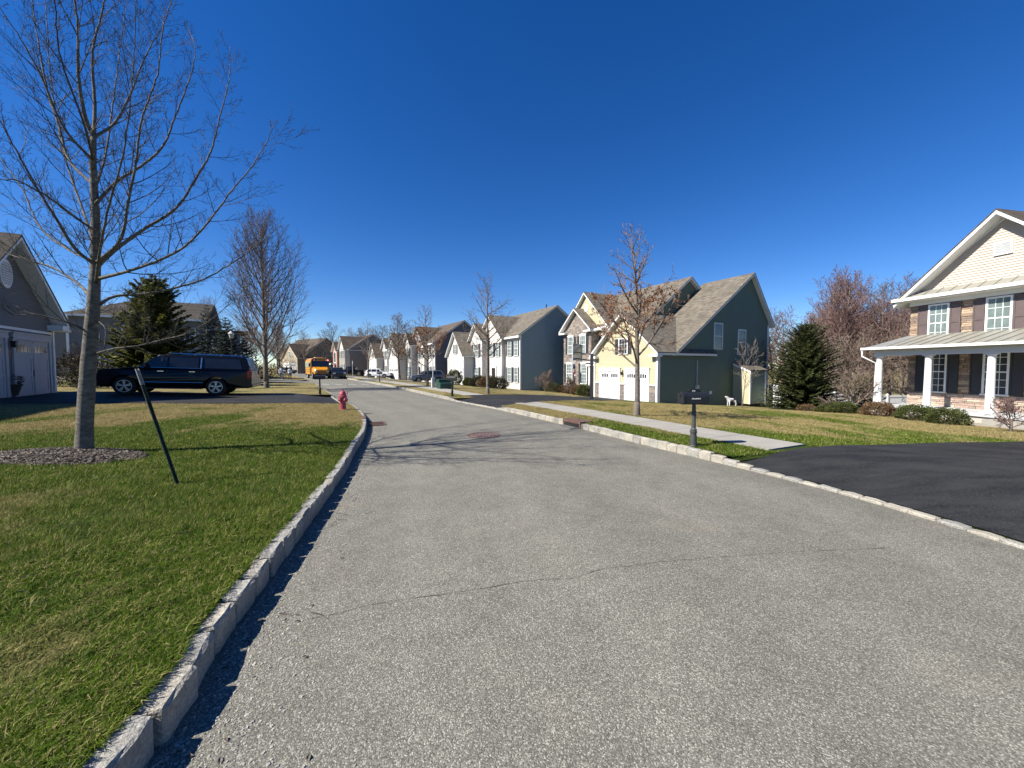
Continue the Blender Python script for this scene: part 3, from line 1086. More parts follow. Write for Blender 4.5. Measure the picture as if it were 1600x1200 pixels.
def grass(name, n, region, label, seed, hmul=1.0):
    r = np.random.default_rng(seed)
    X, Y = [], []
    tot = 0
    while tot < n:
        # denser close to the camera
        d = 1.0 + (region['dmax'] - 1.0) * r.random(200000) ** region['pow']
        a = r.uniform(region['a0'], region['a1'], 200000)
        x, y = d * np.sin(a), d * np.cos(a)
        sl = (edge_x(LE, y) - x) * edge_cos(LE, y)
        sr = (x - edge_x(RE, y)) * edge_cos(RE, y)
        if region['side'] == 'l':
            ok = (sl > 0.105) & ~((y > 15.5) & (y < 21.4) & (sl < 0.4))
            ok &= ((x - MULCH[0]) / MULCH[2]) ** 2 + ((y - MULCH[1]) / MULCH[3]) ** 2 > 1 + 0.25 * np.sin(9 * np.arctan2(y - MULCH[1], x - MULCH[0]))
        else:
            ok = (sr > 0.13) & ~((y < 6.4) & (sr < 1.0)) & ((sr < SW0 - 0.0) | (sr > SW1 + 0.0)) & (sr < 30)
        for po in DRIVES:
            ok &= ~in_poly(x, y, po)
        # thin, bare spots
        ok &= (np.sin(x * 3.1 + 1.7 * np.sin(y * 2.3)) + np.sin(y * 2.7 + 2.1 * np.sin(x * 1.9)) + r.normal(0, 0.7, len(x))) < 1.9
        X.append(x[ok])
        Y.append(y[ok])
        tot += ok.sum()
    x, y = np.concatenate(X)[:n], np.concatenate(Y)[:n]
    d = np.hypot(x, y)
    z = zt(x, y) - 0.012
    clump = 0.5 + 0.5 * np.sin(x * 5.3 + 2 * np.sin(y * 4.1)) * np.sin(y * 6.1 + 2 * np.sin(x * 3.7))
    h = (0.022 + 0.026 * r.random(n) + 0.018 * clump) * hmul * (1 + 0.35 * (r.random(n) > 0.97))
    w = (0.0016 + 0.0011 * r.random(n)) * np.clip(d / 3.6, 1, 2.6)
    az = r.random(n) * 6.283
    lean = (0.25 + 0.95 * r.random(n))
    ca, sa = np.cos(az), np.sin(az)
    px_, py_ = -sa, ca
    mx, my = ca * h * lean * 0.28, sa * h * lean * 0.28
    tx, ty = ca * h * lean, sa * h * lean
    zm, ztp = h * 0.55, h * np.clip(1.05 - 0.42 * lean, 0.25, 1)
    near = d < region['near']                 # bent blades close by, plain ones farther off
    V5 = np.stack([np.stack([x - px_ * w, y - py_ * w, z], -1), np.stack([x + px_ * w, y + py_ * w, z], -1),
                   np.stack([x + mx - px_ * w * .8, y + my - py_ * w * .8, z + zm], -1), np.stack([x + mx + px_ * w * .8, y + my + py_ * w * .8, z + zm], -1),
                   np.stack([x + tx, y + ty, z + ztp], -1)], 1)
    A5, A3 = V5[near], V5[~near][:, [0, 1, 4]]
    n5, n3 = len(A5), len(A3)
    V = np.concatenate([A5.reshape(-1, 3), A3.reshape(-1, 3)])
    b = np.arange(n5) * 5
    l5 = np.stack([b, b + 1, b + 3, b + 2, b + 2, b + 3, b + 4], -1).reshape(-1)
    l3 = 5 * n5 + np.arange(3 * n3)
    loops = np.concatenate([l5, l3])
    starts = np.concatenate([((np.arange(n5) * 7)[:, None] + np.array([0, 4])).reshape(-1), 7 * n5 + 3 * np.arange(n3)])
    me = bpy.data.meshes.new(name)
    me.vertices.add(len(V))
    me.vertices.foreach_set('co', V.reshape(-1))
    me.loops.add(len(loops))
    me.loops.foreach_set('vertex_index', loops.astype(np.int32))
    me.polygons.add(len(starts))
    me.polygons.foreach_set('loop_start', starts.astype(np.int32))
    at = me.attributes.new('tint', 'FLOAT', 'POINT')
    at.data.foreach_set('value', np.concatenate([np.repeat(r.random(n5), 5), np.repeat(r.random(n3), 3)]).astype(np.float32))
    me.update(calc_edges=True)
    me.validate()
    me.materials.append(MT['blade'])
    return stuff(tag(link(name, me), label, 'grass'))


grass('left_lawn_grass', 440000, dict(near=4.6, side='l', a0=R(-58), a1=R(-14), dmax=19, pow=1.5), 'green and straw coloured lawn grass left of the road', 5, 1.25)
grass('right_lawn_grass', 420000, dict(near=0, side='r', a0=R(-10), a1=R(56), dmax=25, pow=0.8), 'patchy green and tan lawn grass right of the road', 6, 1.2)
# ------------------------------------------------------------------ house kit
Z = Vector((0, 0, 1))


def add_uv(o):
    me = o.data
    uv = me.uv_layers.new(name='UVMap')
    for p in me.polygons:
        n = p.normal
        h = Z.cross(n)
        if h.length < 0.05:
            h = Vector((1, 0, 0))
        h.normalize()
        v = n.cross(h)
        for li in p.loop_indices:
            co = me.vertices[me.loops[li].vertex_index].co
            uv.data[li].uv = (co.dot(h), co.dot(v))
    return o


def clip_band(poly, z0, z1):
    def cut(pl, f, inside):
        out = []
        for i in range(len(pl)):
            a, b = pl[i], pl[(i + 1) % len(pl)]
            ia, ib = inside(a), inside(b)
            if ia:
                out.append(a)
            if ia != ib:
                t = (f - a[1]) / (b[1] - a[1])
                out.append((a[0] + (b[0] - a[0]) * t, f))
        return out
    pl = cut(poly, z0, lambda p: p[1] >= z0)
    if len(pl) >= 3:
        pl = cut(pl, z1, lambda p: p[1] <= z1)
    return pl if len(pl) >= 3 else None


def siding(mb, F, poly, course=0.115, lap=0.018, m=0):
    """lapped clapboards clipped to a convex wall outline (a, c)"""
    o, ex, n = F
    z = min(p[1] for p in poly)
    zmax = max(p[1] for p in poly)
    while z < zmax - 0.004:
        z1 = min(z + course, zmax)
        pl = clip_band(poly, z, z1)
        if pl:
            P = [o + ex * a + n * (lap * (1 - (c - z) / course)) + Z * c for a, c in pl]
            mb.add(P, [tuple(range(len(P)))], m)
            lo = [a for a, c in pl if abs(c - z) < 1e-5]
            if len(lo) >= 2:
                a0, a1 = min(lo), max(lo)
                mb.add([o + ex * a0 + Z * z, o + ex * a1 + Z * z, o + ex * a1 + n * lap + Z * z, o + ex * a0 + n * lap + Z * z], [(0, 1, 2, 3)], m)
        z = z1


def stones(mb, F, poly, seed, rowh=0.11, holes=()):
    """ledgestone veneer: rows of single stones, each standing proud by its own amount"""
    r = random.Random(seed)
    z = min(p[1] for p in poly)
    zmax = max(p[1] for p in poly)
    while z < zmax - 0.02:
        hh = min(rowh * r.uniform(0.6, 1.35), zmax - z)
        zc = z + hh / 2
        pl = clip_band(poly, zc - 0.001, zc + 0.001)
        if pl:
            a0, a1 = min(p[0] for p in pl), max(p[0] for p in pl)
            a = a0
            while a < a1 - 0.01:
                w = min(r.uniform(0.16, 0.55), a1 - a)
                if a1 - a - w < 0.1:
                    w = a1 - a
                cx_ = a + w / 2
                if not any(h[0] < cx_ < h[1] and h[2] < zc < h[3] for h in holes):
                    mb.fbox(F, a + 0.006, a + w - 0.006, -0.02, r.uniform(0.02, 0.06), z + 0.006, z + hh - 0.006, r.randrange(4))
                a += w
        z += hh


def chevron(mb, axis, lo, hi, pL, pR, ridge, t0, t1, m=0):
    """roof prism: cross-section (pos, z) eaveL-ridge-eaveR between vertical offsets t0..t1, extruded along axis lo..hi"""
    sec = [(pL[0], pL[1] + t1), (ridge[0], ridge[1] + t1), (pR[0], pR[1] + t1), (pR[0], pR[1] + t0), (ridge[0], ridge[1] + t0), (pL[0], pL[1] + t0)]
    if axis == 'x':
        P = [(lo, q, z) for q, z in sec] + [(hi, q, z) for q, z in sec]
    else:
        P = [(q, lo, z) for q, z in sec] + [(q, hi, z) for q, z in sec]
    k = 6
    fs = [(0, 1, 4, 5)[::-1], (1, 2, 3, 4)[::-1], (6, 7, 10, 11), (7, 8, 9, 10)]
    fs += [(i, (i + 1) % k, k + (i + 1) % k, k + i) for i in range(k)]
    mb.add(P, fs, m)


def gable_roof(root, axis, lo, hi, e0, e1, ridge, oh=0.4, rk=0.35, roof='roof_tan', rake_lo=True, rake_hi=True):
    """e0,e1,ridge: (position across, height) of wall plates and ridge; adds shingle and trim parts"""
    def ext(e):
        s = (ridge[1] - e[1]) / (ridge[0] - e[0])
        d = oh if e[0] > ridge[0] else -oh
        return (e[0] + d, e[1] + s * d)
    a, b = ext(e0), ext(e1)
    l = lo - (rk if rake_lo else 0)
    h = hi + (rk if rake_hi else 0)
    mb = MB()
    chevron(mb, axis, l - 0.02, h + 0.02, (a[0] + (0.02 if a[0] > ridge[0] else -0.02), a[1]), (b[0] + (0.02 if b[0] > ridge[0] else -0.02), b[1]), ridge, 0.16, 0.22)
    rf = add_uv(mb.build('roof', roof, root))
    mb = MB()
    chevron(mb, axis, l, h, a, b, ridge, 0.0, 0.158)
    mb.build('roof_trim', 'white', rf)
    return rf


def wallF(o, ang_from, ang_to=None):
    pass


FR = lambda x, y: (Vector((x, y, 0)), Vector((1, 0, 0)), Vector((0, 1, 0)))         # faces +y (the street); a along +x
SD = lambda x, y: (Vector((x, y, 0)), Vector((0, -1, 0)), Vector((-1, 0, 0)))       # faces -x; a runs back (-y)
SF = lambda x, y: (Vector((x, y, 0)), Vector((0, -1, 0)), Vector((1, 0, 0)))        # faces +x; a runs back
BK = lambda x, y: (Vector((x, y, 0)), Vector((1, 0, 0)), Vector((0, -1, 0)))        # faces -y


def window(root, F, a, c, w, h, cols=3, rows=2, glass='glass_dark', shutter=None, sash=True, head=False, trim='white', cas=0.09, sill=True, munt=True, sw=None):
    """a = centre along the wall, c = sill height"""
    a0, a1 = a - w / 2, a + w / 2
    mb = MB()
    mb.fbox(F, a0 - cas, a0, 0.0, 0.06, c - 0.02, c + h)
    mb.fbox(F, a1, a1 + cas, 0.0, 0.06, c - 0.02, c + h)
    mb.fbox(F, a0 - cas, a1 + cas, 0.0, 0.064, c + h, c + h + cas)
    if sill:
        mb.fbox(F, a0 - cas - 0.03, a1 + cas + 0.03, 0.0, 0.10, c - 0.08, c - 0.02)
    else:
        mb.fbox(F, a0 - cas, a1 + cas, 0.0, 0.064, c - 0.08, c - 0.02)
    if sash:
        mb.fbox(F, a0, a1, 0.0, 0.045, c + h / 2 - 0.028, c + h / 2 + 0.028)
    if head:
        mb.fbox(F, a0 - cas - 0.04, a1 + cas + 0.04, 0.0, 0.10, c + h + cas, c + h + cas + 0.14)
        mb.fprism(F, [(a - 0.1, c + h + cas), (a + 0.1, c + h + cas), (a + 0.14, c + h + cas + 0.2), (a - 0.14, c + h + cas + 0.2)], 0.0, 0.13)
    wi = mb.build('window', trim, root)
    halves = [(c - 0.02, c + h / 2 - 0.028), (c + h / 2 + 0.028, c + h)] if sash else [(c - 0.02, c + h)]
    for i, (z0, z1) in enumerate(halves):
        mb = MB()
        mb.fbox(F, a0, a1, 0.0, 0.026 if i == 0 else 0.032, z0, z1)
        mb.build('pane', glass, wi)
    if munt:
        mb = MB()
        for z0, z1 in halves:
            for i in range(1, cols):
                x = a0 + w * i / cols
                mb.fbox(F, x - 0.011, x + 0.011, 0.02, 0.038, z0, z1)
            for j in range(1, rows):
                zz = z0 + (z1 - z0) * j / rows
                mb.fbox(F, a0, a1, 0.02, 0.037, zz - 0.011, zz + 0.011)
        mb.build('muntin', trim, wi)
    if shutter:
        sw = sw or w * 0.42
        for x0 in (a0 - cas - 0.02 - sw, a1 + cas + 0.02):
            mb = MB()
            mb.fbox(F, x0, x0 + 0.05, 0.018, 0.06, c - 0.05, c + h + 0.05)
            mb.fbox(F, x0 + sw - 0.05, x0 + sw, 0.018, 0.06, c - 0.05, c + h + 0.05)
            for zz in (c - 0.05, c + h * 0.5 - 0.03, c + h - 0.02):
                mb.fbox(F, x0 + 0.05, x0 + sw - 0.05, 0.018, 0.058, zz, zz + 0.07)
            mb.fbox(F, x0 + 0.05, x0 + sw - 0.05, 0.015, 0.040, c - 0.045, c + h + 0.045)
            mb.build('shutter', shutter, root)
    return wi


def garage_door(root, F, a, c, w, h, arched=True, panes=4, paint='white_door', trim='white'):
    a0, a1 = a - w / 2, a + w / 2
    mb = MB()
    mb.fbox(F, a0 - 0.14, a0, 0.0, 0.07, c, c + h)
    mb.fbox(F, a1, a1 + 0.14, 0.0, 0.07, c, c + h)
    mb.fbox(F, a0 - 0.16, a1 + 0.16, 0.0, 0.09, c + h, c + h + 0.24)
    mb.fbox(F, a0 - 0.20, a1 + 0.20, 0.0, 0.13, c + h + 0.24, c + h + 0.29)
    tr = mb.build('garage_door_trim', trim, root)
    mb = MB()
    mb.fbox(F, a0, a1, -0.05, 0.025, c, c + h)
    q = w / 2
    for k in range(2):
        x0, x1 = a0 + k * q + 0.05, a0 + (k + 1) * q - 0.05
        zt_ = c + h * 0.72
        for u0, u1, z0, z1 in ((x0, x0 + 0.10, c + 0.04, zt_), (x1 - 0.10, x1, c + 0.04, zt_), (x0 + .1, x1 - .1, c + 0.04, c + 0.16), (x0 + .1, x1 - .1, zt_ - 0.12, zt_),
                               (x0 + .1, x1 - .1, c + h * .36, c + h * .36 + .1)):
            mb.fbox(F, u0, u1, 0.024, 0.042, z0, z1)
        mb.fbox(F, x0, x1, 0.024, 0.042, zt_ + 0.03, zt_ + 0.10)
        mb.fbox(F, x0, x1, 0.024, 0.042, c + h - 0.10, c + h - 0.03)
    gd = mb.build('garage_door', paint, root)
    for k in range(2):
        x0, x1 = a0 + k * q + 0.12, a0 + (k + 1) * q - 0.12
        pw = (x1 - x0) / panes
        for j in range(panes):
            mb = MB()
            u0, u1 = x0 + j * pw + 0.03, x0 + (j + 1) * pw - 0.03
            z0, z1 = c + h * 0.785, c + h * 0.925
            if arched:
                mid = (u0 + u1) / 2
                dr = 0.10 * abs((mid - (a0 + k * q + q / 2)) / (q / 2))
                mb.fprism(F, [(u0, z0), (u1, z0), (u1, z1 - dr), (mid, z1 - dr + 0.02), (u0, z1 - dr)], 0.0, 0.031)
            else:
                mb.fbox(F, u0, u1, 0.0, 0.031, z0, z1)
            mb.build('pane', 'glass_dark', gd)
    mb = MB()
    mb.fbox(F, a - 0.025, a + 0.025, 0.026, 0.055, c + h * 0.34, c + h * 0.46)
    mb.fbox(F, a - 0.008, a + 0.008, 0.02, 0.028, c, c + h * 0.7)
    mb.build('handle', 'grey_post', gd)
    return gd


def lantern(root, F, a, c):
    mb = MB()
    mb.fbox(F, a - 0.05, a + 0.05, 0.0, 0.03, c, c + 0.16)
    mb.fbox(F, a - 0.015, a + 0.015, 0.03, 0.16, c + 0.13, c + 0.155)
    mb.fprism(F, [(a - 0.06, c + 0.02), (a + 0.06, c + 0.02), (a + 0.085, c - 0.04), (a - 0.085, c - 0.04)], 0.08, 0.24)
    mb.fprism(F, [(a - 0.07, c - 0.04), (a + 0.07, c - 0.04), (a + 0.045, c - 0.24), (a - 0.045, c - 0.24)], 0.10, 0.22)
    return mb.build('wall_lantern', 'black_metal', root)


def column(mb, x, y, z0, z1, r=0.16, n=20):
    mb.box(x - r * 1.35, x + r * 1.35, y - r * 1.35, y + r * 1.35, z0, z0 + 0.06)
    mb.lathe([(r * 1.25, z0 + 0.06), (r * 1.25, z0 + 0.10), (r * 1.05, z0 + 0.13), (r, z0 + 0.2), (r * 0.86, z1 - 0.14), (r * 0.95, z1 - 0.12),
              (r * 0.95, z1 - 0.09), (r * 1.15, z1 - 0.05)], n, (x, y, 0))
    mb.box(x - r * 1.2, x + r * 1.2, y - r * 1.2, y + r * 1.2, z1 - 0.05, z1)


def foundation(root, x0, x1, y0, y1, z0, z1=0.0):
    mb = MB()
    mb.box(x0 + 0.03, x1 - 0.03, y0 + 0.03, y1 - 0.03, z0, z1)
    mb.build('foundation', 'concrete', root)


def corner_board(mb, x, y, z0, z1, w=0.11):
    mb.box(x - w / 2, x + w / 2, y - w / 2, y + w / 2, z0, z1)


def boards(root, mb, mat='white', name='trim_board'):
    """every box collected in mb becomes a board of its own"""
    for i in range(0, len(mb.v), 8):
        q = MB()
        q.add(mb.v[i:i + 8], [(0, 3, 2, 1), (4, 5, 6, 7), (0, 1, 5, 4), (1, 2, 6, 5), (2, 3, 7, 6), (3, 0, 4, 7)])
        q.build(name, mat, root)


# ------------------------------------------------------------------ green house (cream siding, darker green-grey near side walls)
def green_house():
    ang = math.atan2(0.895, -0.446)
    H0 = -0.98
    r = empty('house', (10.6, 28.0, H0), ang, 'cream fronted house with two white garage doors and a stone entrance bay', 'house')
    r.scale = (1.03, 0.94, 1.0)
    foundation(r, 0, 6.9, -14.1, 0.0, -1.6, 0.02)
    foundation(r, 4.2, 16.3, -14.1, -4.0, -1.6, 0.05)
    e, pk = 3.80, 6.85                     # garage eave and peak above the garage slab
    w = MB()
    siding(w, FR(0, 0), [(0, 0.0), (6.9, 0.0), (6.9, e), (3.45, pk), (0, e)])
    siding(w, SF(6.9, 0), [(0, 0), (4, 0), (4, e), (0, e)], 0.2)
    w.build('siding', 'cream', r)
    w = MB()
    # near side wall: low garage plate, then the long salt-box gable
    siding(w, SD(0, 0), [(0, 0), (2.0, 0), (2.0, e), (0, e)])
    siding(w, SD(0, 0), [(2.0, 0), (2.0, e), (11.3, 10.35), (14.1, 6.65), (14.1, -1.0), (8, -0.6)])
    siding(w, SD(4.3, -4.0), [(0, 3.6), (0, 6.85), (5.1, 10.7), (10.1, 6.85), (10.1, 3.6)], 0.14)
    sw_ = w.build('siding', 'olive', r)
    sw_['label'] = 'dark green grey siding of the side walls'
    w = MB()                                # main body
    siding(w, FR(4.3, -4.0), [(0, 0), (12, 0), (12, 6.85), (0, 6.85)])
    siding(w, SF(16.3, -4.0), [(0, -1), (0, 6.85), (5.1, 10.7), (10.1, 6.85), (10.1, -1)], 0.2)
    siding(w, FR(9.2, -3.85), [(0, 6.6), (7.1, 6.6), (3.6, 10.35)])
    siding(w, BK(4.3, -14.1), [(0, -1), (12, -1), (12, 6.8), (0, 6.8)], 0.25)
    siding(w, BK(0, -14.1), [(0, -1), (4.3, -1), (4.3, 6.6), (0, 6.6)], 0.25)
    w.build('siding', 'cream', r)
    # roofs
    gable_roof(r, 'y', -6.5, 0.0, (0, e), (6.9, e), (3.45, pk), 0.32, 0.42, rake_lo=False)
    gable_roof(r, 'x', 0.0, 4.35, (-14.1, 6.62), (-2.0, e - 0.02), (-11.3, 10.33), 0.42, 0.35, rake_hi=False)
    gable_roof(r, 'x', 4.3, 16.3, (-14.1, 6.9), (-4.0, 6.9), (-9.1, 10.72), 0.4, 0.35)
    gable_roof(r, 'y', -9.1, -3.85, (9.2, 6.72), (16.4, 6.72), (12.8, 10.45), 0.4, 0.42, rake_lo=False)
    gable_roof(r, 'y', -7.0, -2.9, (11.0, 6.72), (15.7, 6.72), (13.35, 8.75), 0.38, 0.42, rake_lo=False)
    # stone entrance bay and stone piers by the garage doors
    s = MB()
    stones(s, FR(11.0, -3.0), [(0, 0), (4.7, 0), (4.7, 6.72), (2.35, 8.75), (0, 6.72)], 3, 0.15)
    stones(s, SD(11.0, -3.0), [(0, 0), (1.0, 0), (1.0, 6.7), (0, 6.7)], 4, 0.15)
    s.box(11.02, 15.68, -4.0, -3.02, -0.5, 6.7, 3)
    stuff(s.build('stone_veneer', STN_G, r))
    s = MB()
    for k, (a0, a1) in enumerate(((0.12, 0.72), (3.2, 3.75), (6.3, 6.85))):
        stones(s, FR(0, 0.02), [(a0, 0), (a1, 0), (a1, 1.25), (a0, 1.25)], 8 + k, 0.13)
    stuff(s.build('stone_pier', STN_G, r))
    t = MB()                                # corner boards, pier caps, eave returns, frieze
    for x, y, z1 in ((0.0, 0.0, e - 0.1), (6.9, 0.0, e - 0.1), (0.0, -14.1, 6.3), (16.3, -4.0, 6.7)):
        corner_board(t, x, y, -0.3 if y > -10 else -1.0, z1, 0.17)
    for a0, a1 in ((0.10, 0.75), (3.17, 3.78), (6.27, 6.83)):
        t.fbox(FR(0, 0), a0, a1, 0.0, 0.14, 1.25, 1.34)
    for x0, x1 in ((-0.34, 0.5), (6.4, 7.24)):
        t.box(x0, x1, -0.1, 0.44, e - 0.40, e - 0.20)
    for x0, x1 in ((8.8, 10.0), (10.6, 11.7), (15.0, 16.1)):
        t.box(x0, x1, -3.4, -2.5, 6.28, 6.46)
    t.box(4.3, 11.0, -4.0, -3.62, 6.42, 6.56)
    boards(r, t)
    garage_door(r, FR(0, 0), 1.98, 0.0, 2.25, 2.30)
    garage_door(r, FR(0, 0), 5.02, 0.0, 2.25, 2.30)
    lantern(r, FR(0, 0), 3.47, 2.25)
    window(r, FR(0, 0), 3.45, 3.75, 0.85, 1.15, 3, 3, 'glass_dark', 'shut_dark', sash=False)
    for a in (1.25, 3.35):
        window(r, FR(11.0, -2.95), a, 4.15, 0.85, 1.75, 3, 2, 'glass_blind', 'shut_dark', head=True)
    window(r, FR(11.0, -2.95), 1.0, 0.95, 0.85, 2.0, 3, 3, 'glass_blind', 'shut_dark', head=True)
    window(r, FR(11.0, -2.95), 3.55, 0.95, 0.95, 2.0, 3, 3, 'glass_blind', 'shut_dark', head=True)
    window(r, FR(4.3, -4.0), 5.6, 4.2, 0.9, 1.6, 3, 2, 'glass_blind', 'shut_dark', head=True)
    window(r, SD(0, 0), 7.05, 4.15, 0.95, 1.95, 1, 1, 'glass_dark', munt=False, sill=False)
    window(r, SD(0, 0), 10.25, 3.75, 0.95, 1.95, 1, 1, 'glass_dark', munt=False, sill=False)
    # louvred gable vent
    mb = MB()
    mb.fprism(FR(9.2, -3.85), [(3.35, 8.6), (3.85, 8.6), (3.85, 9.2), (3.6, 9.4), (3.35, 9.2)], 0.0, 0.06)
    mb.build('gable_vent', 'white', r)
    # entrance: portico between garage and stone bay
    p = MB()
    p.box(7.1, 11.0, -4.0, -2.3, 2.75, 3.10)
    p.box(7.0, 11.05, -4.0, -2.1, 3.102, 3.20)
    for x in (7.4, 10.6):
        column(p, x, -2.5, 0.2, 2.75, 0.13)
    p.build('portico', 'white', r)
    mb = MB()
    mb.box(7.0, 11.0, -4.0, -2.0, -0.2, 0.2)
    mb.box(7.6, 10.4, -2.0, -1.6, -0.2, 0.08)
    mb.build('porch_step', 'concrete', r)
    mb = MB()
    mb.fbox(FR(4.3, -4.0), 4.4, 5.5, 0.02, 0.06, 0.2, 2.4)
    fd = mb.build('front_door', 'door_dark', r)
    mb = MB()
    mb.fbox(FR(4.3, -4.0), 4.2, 4.4, 0.02, 0.09, 0.2, 2.5)
    mb.fbox(FR(4.3, -4.0), 5.5, 5.7, 0.02, 0.09, 0.2, 2.5)
    mb.fbox(FR(4.3, -4.0), 4.2, 5.7, 0.02, 0.092, 2.5, 2.7)
    mb.build('door_frame', 'white', fd)
    # bump-out on the side wall, with its shed roof and darker outer face
    F = SD(0, 0)
    b0, b1, dp = 9.2, 11.4, 1.35
    w = MB()
    Ff = (Vector((0, -b0, 0)), Vector((-1, 0, 0)), Vector((0, 1, 0)))
    siding(w, Ff, [(0, -0.3), (dp, -0.3), (dp, 2.35), (0, 2.95)], 0.115)
    bo = w.build('bump_out', 'cream', r)
    w = MB()
    Fb = (Vector((0, -b1, 0)), Vector((-1, 0, 0)), Vector((0, -1, 0)))
    siding(w, Fb, [(0, -0.3), (dp, -0.3), (dp, 2.35), (0, 2.95)], 0.2)
    w.build('rear_face', 'cream', bo)
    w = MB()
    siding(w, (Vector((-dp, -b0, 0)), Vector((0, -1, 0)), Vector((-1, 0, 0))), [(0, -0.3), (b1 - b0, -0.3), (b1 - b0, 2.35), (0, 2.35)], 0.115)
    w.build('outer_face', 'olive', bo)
    mb = MB()
    Fp = (Vector((0, -b0 + 0.12, 0)), Vector((-1, 0, 0)), Vector((0, -1, 0)))
    mb.fprism(Fp, [(0, 3.02), (dp + 0.14, 2.36), (dp + 0.14, 2.43), (0, 3.09)], 0, b1 - b0 + 0.24)
    add_uv(mb.build('shed_roof', 'roof_tan', bo))
    mb = MB()
    Fo = (Vector((-dp, -b0, 0)), Vector((0, -1, 0)), Vector((-1, 0, 0)))
    mb.fbox(Fo, -0.02, 0.12, 0.0, 0.05, -0.32, 2.33)
    mb.fbox(Fo, b1 - b0 - 0.12, b1 - b0 + 0.02, 0.0, 0.05, -0.32, 2.33)
    mb.fprism(Fp, [(0, 2.80), (dp + 0.1, 2.17), (dp + 0.1, 2.345), (0, 3.0)], 0.05, 0.11)
    boards(bo, mb)
    mb = MB()
    mb.fbox(SD(0, 0), 4.3, 4.62, 0.02, 0.16, 0.75, 1.25)
    mb.fbox(SD(0, 0), 4.43, 4.49, 0.02, 0.07, 1.251, 3.2)
    mb.build('electric_meter', 'pale_grey', r)
    mb = MB()
    mb.fbox(SD(0, 0), 6.0, 6.3, 0.02, 0.09, 0.5, 0.75)
    mb.build('wall_vent', 'white', r)
    mb = MB()                               # pipe on the side wall, downspout at the front corner
    mb.tube([(-0.06, -0.14, 0.0), (-0.06, -0.14, e - 0.2)], 0.045, 8)
    mb.tube([(-0.06, -14.0, -1.0), (-0.06, -14.0, 6.3)], 0.05, 8)
    mb.build('downspout', 'white', r)
    return r


green_house()


